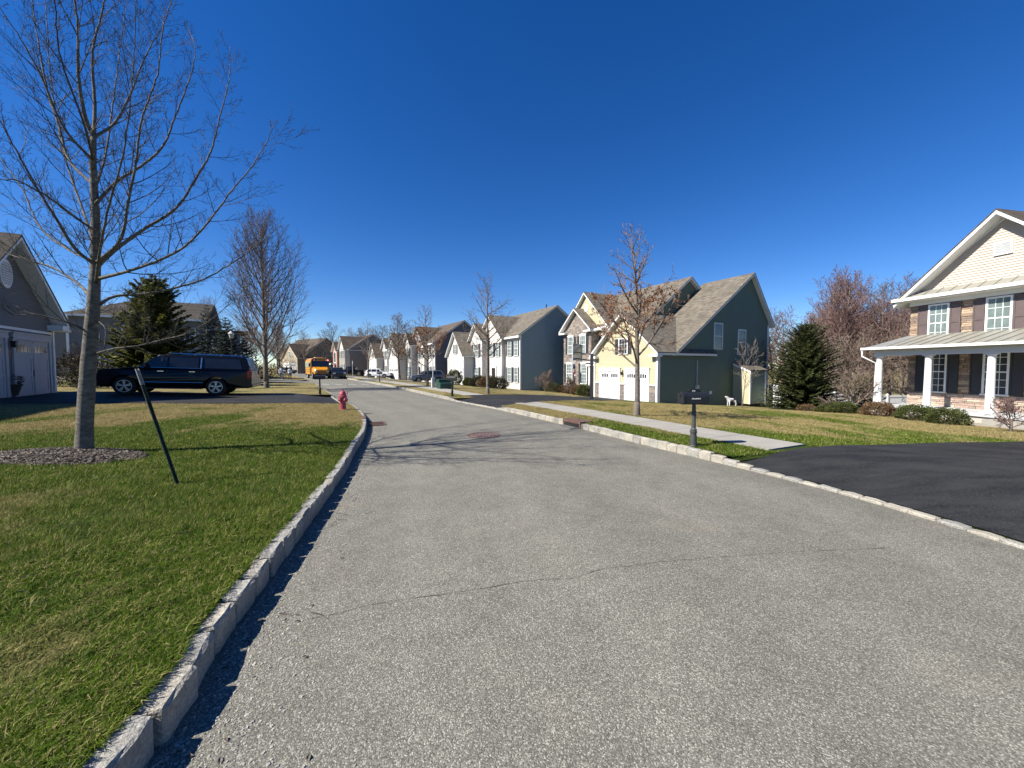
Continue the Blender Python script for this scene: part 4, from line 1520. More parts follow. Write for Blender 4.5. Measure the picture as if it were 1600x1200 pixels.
# ------------------------------------------------------------------ family of colonial houses down the street
def colonial(loc, ang, z, label, sid, roof, shut, side=None, garage_shed=False, brick=False, course=0.16):
    r = empty('house', (loc[0], loc[1], z), R(90 + ang), label, 'house')
    side = side or sid
    foundation(r, 0, 11, -9.8, 0, -1.6, 0.1)
    foundation(r, 9.8, 16.8, -8, 3.0, -1.6, 0.0)
    ev, rd = 6.3, 9.75
    w = MB()
    siding(w, FR(0, 0), [(0, 0), (11, 0), (11, ev), (0, ev)], course)
    siding(w, FR(3.75, 0.5), [(0, 0), (6.7, 0), (6.7, ev), (3.35, 9.1), (0, ev)], course)
    siding(w, SD(3.75, 0.5), [(0, 0), (.5, 0), (.5, ev), (0, ev)], course)
    siding(w, FR(7.5, 1.5), [(0, 0), (3.9, 0), (3.9, ev), (1.95, 8.2), (0, ev)], course)
    siding(w, SD(7.5, 1.5), [(0, 0), (1.0, 0), (1.0, ev), (0, ev)], course)
    w.build('siding', sid, r)
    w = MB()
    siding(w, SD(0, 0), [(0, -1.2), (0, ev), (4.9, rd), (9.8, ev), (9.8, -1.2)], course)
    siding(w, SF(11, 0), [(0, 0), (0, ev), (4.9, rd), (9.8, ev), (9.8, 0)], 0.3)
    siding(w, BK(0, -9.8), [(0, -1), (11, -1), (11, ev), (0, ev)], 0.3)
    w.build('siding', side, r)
    gable_roof(r, 'x', 0, 11.0, (-9.8, ev), (0, ev), (-4.9, rd), 0.4, 0.3, roof)
    gable_roof(r, 'y', -4.9, 0.5, (3.75, ev), (10.45, ev), (7.1, 9.1), 0.35, 0.4, roof, rake_lo=False)
    gable_roof(r, 'y', -3.0, 1.5, (7.5, ev), (11.4, ev), (9.45, 8.2), 0.35, 0.4, roof, rake_lo=False)
    w = MB()
    if garage_shed:
        siding(w, FR(10.6, 3), [(0, 0), (6.2, 0), (6.2, 3.9), (0, 3.9)], course)
        siding(w, SD(10.6, 3), [(0, 0), (0, 3.9), (3.4, 5.6), (6.8, 3.9), (6.8, 0)], course)
        gable_roof(r, 'x', 10.6, 16.8, (-3.8, 3.9), (3, 3.9), (-0.4, 5.9), 0.35, 0.3, roof)
    else:
        siding(w, FR(10.1, 3), [(0, 0), (6.5, 0), (6.5, 4.3), (3.25, 7.3), (0, 4.3)], course)
        siding(w, SD(10.1, 3), [(0, 0), (6, 0), (6, 4.3), (0, 4.3)], course)
        gable_roof(r, 'y', -6, 3.0, (10.1, 4.3), (16.6, 4.3), (13.35, 7.35), 0.35, 0.42, roof, rake_lo=False)
        window(r, FR(10.1, 3), 3.25, 4.5, 0.8, 1.2, 2, 2, 'glass_blind', shut)
    siding(w, SF(16.6, 3), [(0, 0), (8, 0), (8, 4.2), (0, 4.2)], 0.3)
    w.build('siding', sid, r)
    for a in (1.65, 4.85):
        garage_door(r, FR(10.1, 3), a, 0.0, 2.5, 2.2, False, 2)
    t = MB()
    for x, y in ((0, 0), (3.75, 0.5), (7.5, 1.5), (10.1, 3), (16.6, 3)):
        corner_board(t, x, y, 0, ev - 0.1 if x < 9 else 4.1, 0.16)
    t.box(-0.3, 3.6, 0.02, 0.42, ev - 0.36, ev - 0.22)
    boards(r, t)
    for a in (0.95, 2.6):
        for c in (0.85, 3.95):
            window(r, FR(0, 0), a, c, 0.8, 1.65, 2, 2, 'glass_blind', shut)
    window(r, FR(3.75, 0.5), 1.15, 3.95, 0.8, 1.65, 2, 2, 'glass_blind', shut)
    window(r, FR(3.75, 0.5), 2.9, 3.95, 0.8, 1.65, 2, 2, 'glass_blind', shut)
    for c in (0.85, 3.95):
        window(r, FR(7.5, 1.5), 1.95, c, 1.5, 1.65, 4, 2, 'glass_blind', shut)
    mb = MB()
    mb.fbox(FR(3.75, 0.5), 1.6, 2.7, 0.02, 0.08, 0.15, 2.4)
    fd = mb.build('front_door', 'door_dark', r)
    mb = MB()
    for q in ((1.4, 1.6, 0.0, 2.5), (2.7, 2.9, 0.0, 2.5), (1.4, 2.9, 2.5, 2.75)):
        mb.fbox(FR(3.75, 0.5), q[0], q[1], 0.02, 0.12, q[2], q[3])
    mb.build('door_frame', 'white', fd)
    mb = MB()
    mb.box(4.9, 6.9, 0.5, 1.8, -0.3, 0.14)
    mb.build('porch_step', 'concrete', r)
    return r


wh = colonial((0.95, 44.0), 28.0, -0.90, 'white house with black shutters and slate blue side wall', 'pale', 'roof_tan', 'shut_dark', 'slate')
mb = MB()
mb.tube([(3.2, -5.6, 9.0), (3.2, -5.6, 10.6)], 0.07, 8)
mb.build('vent_pipe', 'black_metal', wh)
colonial((-11.9, 59.5), 31.0, -0.75, 'white gabled house with brown roof right behind the grey car', 'pale', 'roof_brown', 'shut_dark', 'greysid', course=0.2)
colonial((-20.6, 74.5), 33.0, -0.55, 'cream house with small porch and garage behind the white car', 'pale', 'roof_brown', 'shut_dark', 'greysid', course=0.25)


def brick_house():
    r = empty('house', (-38.0, 90.0, -0.1), R(90 + 38), 'brick fronted house with an arched window right above the bus', 'house')
    foundation(r, 0, 13, -11, 0, -1.5, 0.1)
    ev, rd = 6.1, 9.6
    w = MB()
    siding(w, FR(0, 0), [(0, 0), (13, 0), (13, ev), (0, ev)], 0.3)
    w.build('siding', 'pale', r)
    w = MB()
    siding(w, SD(0, 0), [(0, -1), (0, ev), (5.5, rd), (11, ev), (11, -1)], 0.3)
    siding(w, BK(0, -11), [(0, -1), (13, -1), (13, ev), (0, ev)], 0.4)
    siding(w, SF(13, 0), [(0, -1), (0, ev), (5.5, rd), (11, ev), (11, -1)], 0.4)
    w.build('siding', 'brownsid', r)
    gable_roof(r, 'x', 0, 13, (-11, ev), (0, ev), (-5.5, rd), 0.4, 0.3, 'roof_brown')
    w = MB()
    w.box(0.3, 5.6, 0.0, 0.9, 0, ev)
    w.fprism(FR(0.3, 0.9), [(0, 0), (5.3, 0), (5.3, ev), (2.65, 9.0), (0, ev)], -0.3, 0.0)
    w.build('gable_wall', 'pale', r)
    gable_roof(r, 'y', -5.5, 0.9, (0.3, ev), (5.6, ev), (2.95, 9.0), 0.35, 0.4, 'roof_brown', rake_lo=False)
    w = MB()
    w.fprism(FR(6.0, 1.3), [(0, 0), (3.9, 0), (3.9, ev - 0.2), (1.95, 7.9), (0, ev - 0.2)], -1.3, 0.0)
    w.build('brick_wall', 'brick', r)
    gable_roof(r, 'y', -4, 1.3, (6.0, ev - 0.2), (9.9, ev - 0.2), (7.95, 7.9), 0.3, 0.4, 'roof_brown', rake_lo=False)
    w = MB()
    arch = [(7.2, 3.0), (8.7, 3.0), (8.7, 4.9), (8.5, 5.35), (7.95, 5.6), (7.4, 5.35), (7.2, 4.9)]
    w.fprism(FR(0, 1.3), [(7.05, 2.9), (8.85, 2.9), (8.85, 4.95), (8.6, 5.5), (7.95, 5.8), (7.3, 5.5), (7.05, 4.95)], 0.0, 0.05)
    aw = w.build('arched_window', 'white', r)
    w = MB()
    w.fprism(FR(0, 1.3), arch, 0.04, 0.07)
    w.build('pane', 'glass_dark', aw)
    w = MB()
    w.fbox(FR(0, 1.3), 7.35, 8.55, 0.0, 0.06, 0.1, 2.3)
    w.build('front_door', 'door_dark', r)
    w = MB()
    w.box(6.9, 9.0, 1.3, 2.4, 2.4, 2.75)
    w.build('door_canopy', 'white', r)
    for a, c in ((1.6, 4.0), (3.6, 4.0), (1.6, 0.9), (3.6, 0.9)):
        window(r, FR(0.3, 0.9), a, c, 0.95, 1.6, 2, 2, 'glass_blind', 'shut_dark')
    for c in (0.9, 4.0):
        window(r, FR(0, 0), 11.5, c, 0.95, 1.6, 2, 2, 'glass_blind', 'shut_dark')
    return r


brick_house()


def tan_house():
    r = empty('house', (-62.5, 112.0, 0.3), R(90 + 57), 'tan house with two white garage doors beyond the waiting people', 'house')
    foundation(r, 0, 9, -14, 0, -1.0, 0.05)
    w = MB()
    siding(w, FR(0, 0), [(0, 0), (8.4, 0), (8.4, 4.3), (4.2, 8.2), (0, 4.3)], 0.3)
    siding(w, SF(8.4, 0), [(0, 0), (10, 0), (10, 4.3), (0, 4.3)], 0.4)
    w.build('siding', 'tan', r)
    w = MB()
    siding(w, SD(0, 0), [(0, -0.5), (0, 4.3), (9.0, 10.4), (15, 6.0), (15, -0.5)], 0.3)
    w.build('siding', 'brownsid', r)
    gable_roof(r, 'y', -8, 0.0, (0, 4.3), (8.4, 4.3), (4.2, 8.2), 0.4, 0.4, 'roof_brown', rake_lo=False)
    gable_roof(r, 'x', 0.0, 16, (-15, 6.0), (-1.5, 4.5), (-9, 10.3), 0.4, 0.3, 'roof_brown')
    for a in (2.3, 5.9):
        garage_door(r, FR(0, 0), a, 0.0, 2.7, 2.3, False, 2)
    window(r, FR(0, 0), 4.2, 4.6, 1.0, 1.4, 2, 2, 'glass_blind', None)
    w = MB()
    siding(w, FR(8.4, -2), [(0, 0), (7.6, 0), (7.6, 5.5), (0, 5.5)], 0.4)
    siding(w, BK(0, -15), [(0, -0.5), (16, -0.5), (16, 6), (0, 6)], 0.5)
    siding(w, SF(16, -2), [(0, -0.5), (0, 5.0), (7, 10.2), (13, 6), (13, -0.5)], 0.5)
    w.build('siding', 'tan', r)
    window(r, FR(8.4, -2), 1.6, 0.9, 1.2, 1.6, 2, 2, 'glass_blind', None)
    window(r, FR(8.4, -2), 4.4, 0.9, 1.2, 1.6, 2, 2, 'glass_blind', None)
    return r


tan_house()


# ------------------------------------------------------------------ right house with porch
def porch_house():
    u = Vector((-0.196, 0.981))
    far = Vector((20.15, 19.5))
    W = 6.25
    o = far - u * W
    H0 = -0.66
    ang = math.atan2(u.y, u.x)
    r = empty('house', (o.x, o.y, H0), ang, 'beige gabled house with ledgestone front and white columned porch', 'house')
    fl = 0.46                              # porch and ground floor level
    ev = 5.62                              # soffit
    foundation(r, -6, W, -11, 0, -1.2, 0.4)
    W0 = -5.0
    # front wall: dark core behind the stones
    mb = MB()
    mb.box(W0, W - 0.02, -10.9, -0.03, 0.3, ev)
    mb.build('wall_core', M('mortar_dark', (0.16, 0.125, 0.095), 0.95, 0.2, 12), r)
    wins = [(W - 1.12, 0.64), (W - 3.12, 0.66), (W - 5.12, 0.64)]
    up0, uph = fl + 3.13, 1.66
    lo0, loh = fl + 0.72, 1.86
    holesU = [(a - 0.5 * w_ - 0.02, a + 0.5 * w_ + 0.02, up0 - 0.02, up0 + uph + 0.02) for a, w_ in wins]
    holesL = [(a - 0.5 * w_ - 0.1, a + 0.5 * w_ + 0.1, lo0 - 0.1, lo0 + loh + 0.1) for a, w_ in wins]
    s = MB()
    stones(s, FR(0, 0), [(W0, fl + 0.66), (W, fl + 0.66), (W, ev), (W0, ev)], 31, 0.105, holesU + holesL)
    stones(s, SF(W, 0), [(0, fl), (2.0, fl), (2.0, ev), (0, ev)], 35, 0.12)
    stuff(s.build('stone_veneer', STN_W, r))
    s = MB()
    stones(s, FR(0, 0.015), [(W0, fl - 0.1), (W, fl - 0.1), (W, fl + 0.64), (W0, fl + 0.64)], 33, 0.10)
    stuff(s.build('stone_base', STN_P, r))
    w = MB()
    siding(w, FR(0, 0), [(-0.35, ev + 0.42), (W + 0.35, ev + 0.42), (W / 2, ev + 3.25)], 0.11, 0.024)
    siding(w, SF(W, -2.0), [(0, 0.4), (9, 0.4), (9, ev), (0, ev)], 0.2)
    siding(w, BK(W0, -11), [(0, 0.4), (W - W0, 0.4), (W - W0, ev), (0, ev)], 0.3)
    w.build('siding', 'beige', r)
    # gable roof and the main roof running on to the right
    gable_roof(r, 'y', -11, 0.12, (0, ev + 0.12), (W, ev + 0.12), (W / 2, ev + 3.10), 0.42, 0.45, 'roof_brown')
    gable_roof(r, 'x', -9, 2.0, (-11, ev + 0.1), (-0.6, ev + 0.1), (-5.8, ev + 3.6), 0.3, 0.3, 'roof_brown')
    # pent roof of standing seam metal between soffit and gable
    mb = MB()
    P = [(-0.42, 0.56, ev + 0.13), (W + 0.42, 0.56, ev + 0.13), (W + 0.30, 0.02, ev + 0.45), (-0.30, 0.02, ev + 0.45),
         (-0.42, 0.56, ev + 0.09), (W + 0.42, 0.56, ev + 0.09), (W + 0.30, 0.02, ev + 0.05), (-0.30, 0.02, ev + 0.05)]
    mb.add(P, [(0, 1, 2, 3), (7, 6, 5, 4), (0, 4, 5, 1), (1, 5, 6, 2), (2, 6, 7, 3), (3, 7, 4, 0)])
    pr = mb.build('pent_roof', 'metal_roof', r)
    for k in range(15):
        mb = MB()
        x = -0.2 + k * (W + 0.4) / 14
        mb.add([(x - 0.012, 0.57, ev + 0.135), (x + 0.012, 0.57, ev + 0.135), (x + 0.012, 0.02, ev + 0.455), (x - 0.012, 0.02, ev + 0.455),
                (x - 0.012, 0.57, ev + 0.165), (x + 0.012, 0.57, ev + 0.165), (x + 0.012, 0.02, ev + 0.485), (x - 0.012, 0.02, ev + 0.485)],
               [(0, 3, 2, 1), (4, 5, 6, 7), (0, 1, 5, 4), (1, 2, 6, 5), (2, 3, 7, 6), (3, 0, 4, 7)])
        mb.build('seam', 'metal_roof', pr)
    mb = MB()                              # gutter board, soffit, frieze, raking frieze
    mb.box(-0.46, W + 0.46, 0.562, 0.68, ev - 0.02, ev + 0.128)
    mb.box(W0, W + 0.40, 0.02, 0.56, ev - 0.06, ev + 0.0)
    mb.box(W0, W + 0.03, 0.0, 0.10, ev - 0.26, ev - 0.062)
    for sg in (1, -1):
        xe, xr = (W / 2 + sg * (W / 2 + 0.2), W / 2)
        F = FR(0, 0)
        mb.fprism(F, [(xe, ev + 0.42), (xr, ev + 3.10), (xr, ev + 2.92), (xe - sg * 0.22, ev + 0.42)], 0.0, 0.05)
    mb.build('cornice', 'white', r)
    mb = MB()
    mb.fbox(FR(0, 0), W / 2 - 0.28, W / 2 + 0.28, 0.0, 0.07, ev + 1.45, ev + 2.02)
    gv = mb.build('gable_vent', 'white', r)
    mb = MB()
    for k in range(7):
        mb.fprism(FR(0, 0), [(W / 2 - 0.22, ev + 1.50 + k * 0.068), (W / 2 + 0.22, ev + 1.50 + k * 0.068), (W / 2 + 0.22, ev + 1.55 + k * 0.068), (W / 2 - 0.22, ev + 1.55 + k * 0.068)], 0.06, 0.085)
    mb.build('louvre', 'pale_grey', gv)
    for a, w_ in wins:
        window(r, FR(0, 0.055), a, up0, w_, uph, 3, 2, 'glass_blind', 'shut_mauve', sw=0.38, cas=0.075)
        window(r, FR(0, 0.055), a, lo0, w_, loh, 3, 3, 'glass_dark', 'shut_dark', sw=0.38, cas=0.075)
    # porch
    py, ph = 1.85, 2.58
    X0, X1 = W0, W + 0.18
    mb = MB()
    mb.box(X0, X1 + 0.1, -0.02, py + 0.32, -0.5, fl - 0.12)
    mb.build('porch_base', M('porch_concrete', (0.50, 0.46, 0.40), 0.85, 0.12, 3, 0.3, 50), r)
    mb = MB()
    mb.box(X0, X1 + 0.18, 0.0, py + 0.40, fl - 0.118, fl)
    mb.build('porch_floor', 'pale_grey', r)
    for k, x in enumerate((W + 0.04, W - 1.90, W - 3.90, W - 6.4)):
        mb = MB()
        column(mb, x, py, fl, ph + 0.3, 0.132, 28)
        mb.build('column', 'white', r, smooth=False)
    mb = MB()
    bz = ph + 0.30
    mb.box(X0, X1 + 0.02, py - 0.17, py + 0.17, bz + 0.002, bz + 0.36)
    mb.box(X1 - 0.32, X1 + 0.021, 0.0, py - 0.172, bz + 0.004, bz + 0.34)
    mb.box(X0, X1 - 0.33, 0.03, py - 0.175, bz + 0.22, bz + 0.26)
    mb.build('porch_beam', 'white', r)
    # hipped standing-seam porch roof
    ez, tz = bz + 0.40, bz + 1.04
    ey = py + 0.45
    xe, xt = X1 + 0.28, W + 0.02
    mb = MB()
    mb.add([(X0, ey, ez), (xe, ey, ez), (xt, 0.02, tz), (X0, 0.02, tz), (xe, 0.0, ez), (X0, ey, ez - 0.04), (xe, ey, ez - 0.04), (xe, 0.0, ez - 0.04), (X0, 0.02, ez - 0.04)],
           [(0, 1, 2, 3), (1, 4, 2), (0, 5, 6, 1), (1, 6, 7, 4), (5, 8, 7, 6), (0, 3, 8, 5)])
    pf = mb.build('porch_roof', 'metal_roof', r)
    n = 26
    for k in range(n):
        x = X0 + 0.25 + k * 0.42
        if x > xe - 0.05:
            break
        t = 1.0 if x <= xt else (xe - x) / (xe - xt)
        y1, z1 = ey + (0.02 - ey) * t, ez + (tz - ez) * t
        mb = MB()
        mb.add([(x - 0.013, ey + .01, ez), (x + 0.013, ey + .01, ez), (x + 0.013, y1, z1), (x - 0.013, y1, z1), (x - 0.013, ey + .01, ez + 0.035), (x + 0.013, ey + .01, ez + 0.035),
                (x + 0.013, y1, z1 + 0.035), (x - 0.013, y1, z1 + 0.035)], [(0, 3, 2, 1), (4, 5, 6, 7), (0, 1, 5, 4), (1, 2, 6, 5), (2, 3, 7, 6), (3, 0, 4, 7)])
        mb.build('seam', 'metal_roof', pf)
    mb = MB()
    mb.box(X0, xe + 0.06, ey + 0.012, ey + 0.13, ez - 0.10, ez + 0.012)
    mb.box(xe + 0.01, xe + 0.12, -0.1, ey + 0.01, ez - 0.10, ez + 0.010)
    gt = mb.build('gutter', 'white', r)
    mb = MB()
    mb.tube([(xe + 0.03, ey + 0.05, ez - 0.08), (xe + 0.03, ey + 0.05, ez - 0.42), (W + 0.11, py + 0.10, ez - 0.78), (W + 0.11, py + 0.16, fl + 0.1)], 0.042, 8)
    mb.build('downspout', 'white', gt)
    lantern(r, FR(0, 0), W - 4.55, lo0 + 1.45)
    # front steps at the right
    mb = MB()
    mb.box(W - 6.0, W - 4.2, py + 0.41, py + 0.95, -0.5, fl - 0.16)
    mb.box(W - 6.2, W - 4.0, py + 0.96, py + 1.4, -0.5, fl - 0.34)
    mb.build('porch_step', 'concrete', r)
    return r


porch_house()


# ------------------------------------------------------------------ left garage wing and its house
def left_house():
    v = Vector((-0.5, 0.866))
    far = Vector((-20.9, 17.5))
    W = 6.3
    o = far - v * W
    H0 = 0.50
    r = empty('house', (o.x, o.y, H0), math.atan2(v.y, v.x), 'grey sided house with a shaded gabled garage and oval vent', 'house')
    # here the street side is local -y
    F = (Vector((0, 0, 0)), Vector((1, 0, 0)), Vector((0, -1, 0)))
    ev, pk = 3.15, 6.05
    foundation(r, 0, W, 0.0, 8, -1.0, 0.02)
    w = MB()
    siding(w, F, [(0, 0), (W, 0), (W, ev), (W / 2, pk), (0, ev)], 0.125, 0.018)
    siding(w, (Vector((W, 0, 0)), Vector((0, 1, 0)), Vector((1, 0, 0))), [(0, 0), (8, 0), (8, ev), (0, ev)], 0.13)
    siding(w, (Vector((0, 0, 0)), Vector((0, 1, 0)), Vector((-1, 0, 0))), [(0, 0), (8, 0), (8, ev), (0, ev)], 0.13)
    w.build('siding', 'greysid', r)
    gable_roof(r, 'y', 0, 9, (0, ev), (W, ev), (W / 2, pk), 0.42, 0.5, 'roof_dark', rake_hi=False)
    mb = MB()
    for x0, x1 in ((W - 0.35, W + 0.42), (-0.42, 0.35)):
        mb.box(x0, x1, -0.5, 0.1, ev - 0.36, ev - 0.12)
    for x in (0, W):
        corner_board(mb, x, 0, 0, ev - 0.1, 0.14)
    mb.fbox(F, 0.1, W - 0.1, 0.0, 0.05, 2.62, 2.72)
    boards(r, mb)
    for a in (1.62, W - 1.62):
        garage_door(r, F, a, 0.0, 2.45, 2.25, paint='shade_grey_door', trim='shade_grey_door')
    lantern(r, F, W / 2, 2.15)
    mb = MB()
    mb.fbox(F, W / 2 - 0.14, W / 2 + 0.14, 0.01, 0.04, 1.55, 1.75)
    mb.build('number_plate', 'black_metal', r)
    mb = MB()
    mb.fprism(F, [(W / 2 + 0.38 * math.cos(t * math.pi / 12), 4.72 + 0.55 * math.sin(t * math.pi / 12)) for t in range(24)], 0.0, 0.07)
    ov = mb.build('oval_vent', 'white', r)
    mb = MB()
    for k in range(9):
        zz = 4.32 + k * 0.095
        hw = 0.30 * math.sqrt(max(0.05, 1 - ((zz - 4.72) / 0.5) ** 2))
        mb.fbox(F, W / 2 - hw, W / 2 + hw, 0.06, 0.09, zz, zz + 0.05)
    mb.build('louvre', 'pale_grey', ov)
    mb = MB()
    mb.tube([(W + 0.07, 0.12, 0), (W + 0.07, 0.12, ev - 0.3)], 0.045, 8)
    mb.build('downspout', 'white', r)
    # the two storey body, on the near side of the garage
    mb = MB()
    x0, x1, y0, y1 = -8.0, 8.0, 3.6, 11.6
    me_, mr = 6.3, 10.2
    siding(mb, (Vector((x0, y0, 0)), Vector((1, 0, 0)), Vector((0, -1, 0))), [(0, 0), (x1 - x0, 0), (x1 - x0, me_), (0, me_)], 0.2)
    siding(mb, (Vector((x1, y0, 0)), Vector((0, 1, 0)), Vector((1, 0, 0))), [(0, 0), (0, me_), (4.0, mr), (8.0, me_), (8.0, 0)], 0.2)
    siding(mb, (Vector((x0, y0, 0)), Vector((0, 1, 0)), Vector((-1, 0, 0))), [(0, 0), (0, me_), (4.0, mr), (8.0, me_), (8.0, 0)], 0.3)
    siding(mb, (Vector((x0, y1, 0)), Vector((1, 0, 0)), Vector((0, 1, 0))), [(0, 0), (x1 - x0, 0), (x1 - x0, me_), (0, me_)], 0.3)
    mb.build('siding', 'greysid', r)
    gable_roof(r, 'x', x0, x1, (y0, me_), (y1, me_), ((y0 + y1) / 2, mr), 0.4, 0.35, 'roof_brown')
    return r


left_house()


def back_left_house():
    r = empty('house', (-45.6, 39.6, 0.6), R(29), 'dark roofed grey house behind the pine tree', 'house')
    w = MB()
    L, D, ev, rd = 11.2, 9.0, 6.5, 8.8
    siding(w, (Vector((0, 0, 0)), Vector((1, 0, 0)), Vector((0, -1, 0))), [(0, -0.5), (L, -0.5), (L, ev), (0, ev)], 0.2)
    siding(w, (Vector((L, 0, 0)), Vector((0, 1, 0)), Vector((1, 0, 0))), [(0, -0.5), (0, ev), (D / 2, rd), (D, ev), (D, -0.5)], 0.2)
    siding(w, (Vector((0, 0, 0)), Vector((0, 1, 0)), Vector((-1, 0, 0))), [(0, -0.5), (0, ev), (D, ev), (D, -0.5)], 0.3)
    siding(w, (Vector((0, D, 0)), Vector((1, 0, 0)), Vector((0, 1, 0))), [(0, -0.5), (L, -0.5), (L, ev), (0, ev)], 0.3)
    siding(w, (Vector((L, 1.5, 0)), Vector((1, 0, 0)), Vector((0, -1, 0))), [(0, -0.5), (3.2, -0.5), (3.2, 5.4), (0, 5.4)], 0.2)
    siding(w, (Vector((-5.0, 1.2, 0)), Vector((1, 0, 0)), Vector((0, -1, 0))), [(0, -0.5), (5.0, -0.5), (5.0, 5.3), (0, 5.3)], 0.2)
    w.build('siding', 'bluegrey', r)
    mb = MB()                               # roof: hipped at the left end, gabled at the right
    a = 0.5
    P = [(-a, -a, ev), (L + .3, -a, ev), (L + .3, D + a, ev), (-a, D + a, ev), (4.2, D / 2, rd + 0.2), (L + .3, D / 2, rd + 0.2)]
    mb.add(P, [(0, 1, 5, 4), (3, 0, 4), (2, 3, 4, 5), (1, 2, 5), (0, 3, 2, 1)])
    P = [(L, 1.0, 5.5), (L + 3.6, 1.0, 5.5), (L + 3.6, 6, 5.9), (L, 6, 5.9), (L, 1.0, 5.3), (L + 3.6, 1.0, 5.3), (L + 3.6, 6, 5.3), (L, 6, 5.3)]
    mb.add(P, [(0, 1, 2, 3), (7, 6, 5, 4), (0, 4, 5, 1), (1, 5, 6, 2), (2, 6, 7, 3), (3, 7, 4, 0)])
    P = [(-5.4, 0.8, 5.35), (0.0, 0.8, 5.35), (0.0, 7, 6.3), (-5.4, 7, 6.3), (-5.4, 0.8, 5.15), (0.0, 0.8, 5.15), (0.0, 7, 5.15), (-5.4, 7, 5.15)]
    mb.add(P, [(0, 1, 2, 3), (7, 6, 5, 4), (0, 4, 5, 1), (1, 5, 6, 2), (2, 6, 7, 3), (3, 7, 4, 0)])
    add_uv(mb.build('roof', 'roof_dark', r))
    mb = MB()
    mb.box(-0.5, L + .3, -0.62, -0.52, ev - 0.18, ev + 0.02)
    mb.box(-0.1, 0.1, -0.1, 0.1, 0, ev - 0.2)
    boards(r, mb)
    F = (Vector((0, 0, 0)), Vector((1, 0, 0)), Vector((0, -1, 0)))
    for a_ in (1.8, 4.6, 7.2, 9.8):
        for c in (0.8, 3.9):
            window(r, F, a_, c, 0.9, 1.6, 2, 2, 'glass_dark', None)
    return r


back_left_house()
# ------------------------------------------------------------------ bare trees
def rot_about(d, ang, az):
    o = d.orthogonal().normalized()
    o = Matrix.Rotation(az, 3, d) @ o
    return (Matrix.Rotation(ang, 3, o) @ d).normalized()


def grow(mbs, p, d, L, r, lvl, P, r_, tips=None):
    """recursive limb; mbs = (thick wood, fine wood)"""
    ns = P['segs'][lvl]
    pts, rad, dirs = [p.copy()], [r], [d.copy()]
    q = p.copy()
    for i in range(ns):
        d = (d + Vector((r_.uniform(-1, 1), r_.uniform(-1, 1), r_.uniform(-1, 1))) * P['wob'][lvl] + Z * P['up'][lvl]).normalized()
        q = q + d * (L / ns)
        pts.append(q.copy())
        dirs.append(d.copy())
        rad.append(max(P['rmin'], r * (1 - (1 - P['tip'][lvl]) * (i + 1) / ns)))
    mbs[0 if lvl == 0 else 1].tube(pts, rad, P['sides'][lvl], 0, cap=lvl < 1)
    if tips is not None and lvl >= P['leaf_lvl']:
        tips.extend(pts[1:])
    if lvl + 1 < len(P['n']):
        n = P['n'][lvl]
        st = P['start'][lvl]
        ph = r_.random() * 6.28
        for k in range(n):
            f = st + (1 - st) * (k + r_.random() * 0.9) / n
            f = min(f, 0.995)
            x = f * ns
            i = min(int(x), ns - 1)
            b = pts[i].lerp(pts[i + 1], x - i)
            ph += 2.4 + r_.uniform(-0.5, 0.5)
            a = P['ang'][lvl] * r_.uniform(0.75, 1.25) * (1.0 if lvl else (1.15 - 0.45 * f))
            dd = rot_about(dirs[i], a, ph)
            fs = (f - st) / (1 - st)
            sh = P['shape'](fs) if lvl == 0 else (1 - 0.55 * fs)
            ll = L * P['ratio'][lvl] * sh * r_.uniform(0.75, 1.2)
            rr = max(P['rmin'], min(r * (1 - (1 - P['tip'][lvl]) * f) * 0.75, r * P['rr'][lvl] * (0.6 + 0.6 * sh)))
            grow(mbs, b, dd, ll, rr, lvl + 1, P, r_, tips)


def base_flare(mb, r, n=12):
    mb.lathe([(r * 1.36, -0.15), (r * 1.2, 0.0), (r * 1.08, 0.1), (r * 1.0, 0.25), (r * 0.93, 0.45)], n)


VASE = dict(segs=[10, 7, 4, 3], wob=[0.03, 0.10, 0.14, 0.18], up=[0.03, 0.17, 0.12, 0.06], tip=[0.15, 0.15, 0.3, 0.4], sides=[9, 5, 3, 3], n=[50, 15, 8, 0],
            start=[0.13, 0.15, 0.12, 0], ang=[R(47), R(34), R(36), 0], ratio=[0.60, 0.44, 0.36, 0], rr=[0.26, 0.36, 0.5, 0], rmin=0.006,
            shape=lambda f: 0.95 - 0.7 * f, leaf_lvl=2)
STREET = dict(segs=[10, 6, 4, 3], wob=[0.04, 0.13, 0.18, 0.2], up=[0.03, 0.10, 0.06, 0.04], tip=[0.12, 0.2, 0.3, 0.4], sides=[8, 5, 3, 3], n=[26, 8, 5, 0],
              start=[0.26, 0.2, 0.15, 0], ang=[R(58), R(42), R(42), 0], ratio=[0.46, 0.42, 0.38, 0], rr=[0.33, 0.42, 0.5, 0], rmin=0.0045,
              shape=lambda f: 0.85 - 0.6 * f, leaf_lvl=2)
WOOD = dict(segs=[9, 6, 4, 3], wob=[0.05, 0.16, 0.2, 0.2], up=[0.03, 0.10, 0.06, 0.04], tip=[0.12, 0.2, 0.3, 0.4], sides=[7, 4, 3, 3], n=[22, 9, 7, 0],
            start=[0.28, 0.25, 0.15, 0], ang=[R(50), R(42), R(42), 0], ratio=[0.5, 0.46, 0.42, 0], rr=[0.36, 0.42, 0.5, 0], rmin=0.014,
            shape=lambda f: 0.9 - 0.55 * f, leaf_lvl=2)
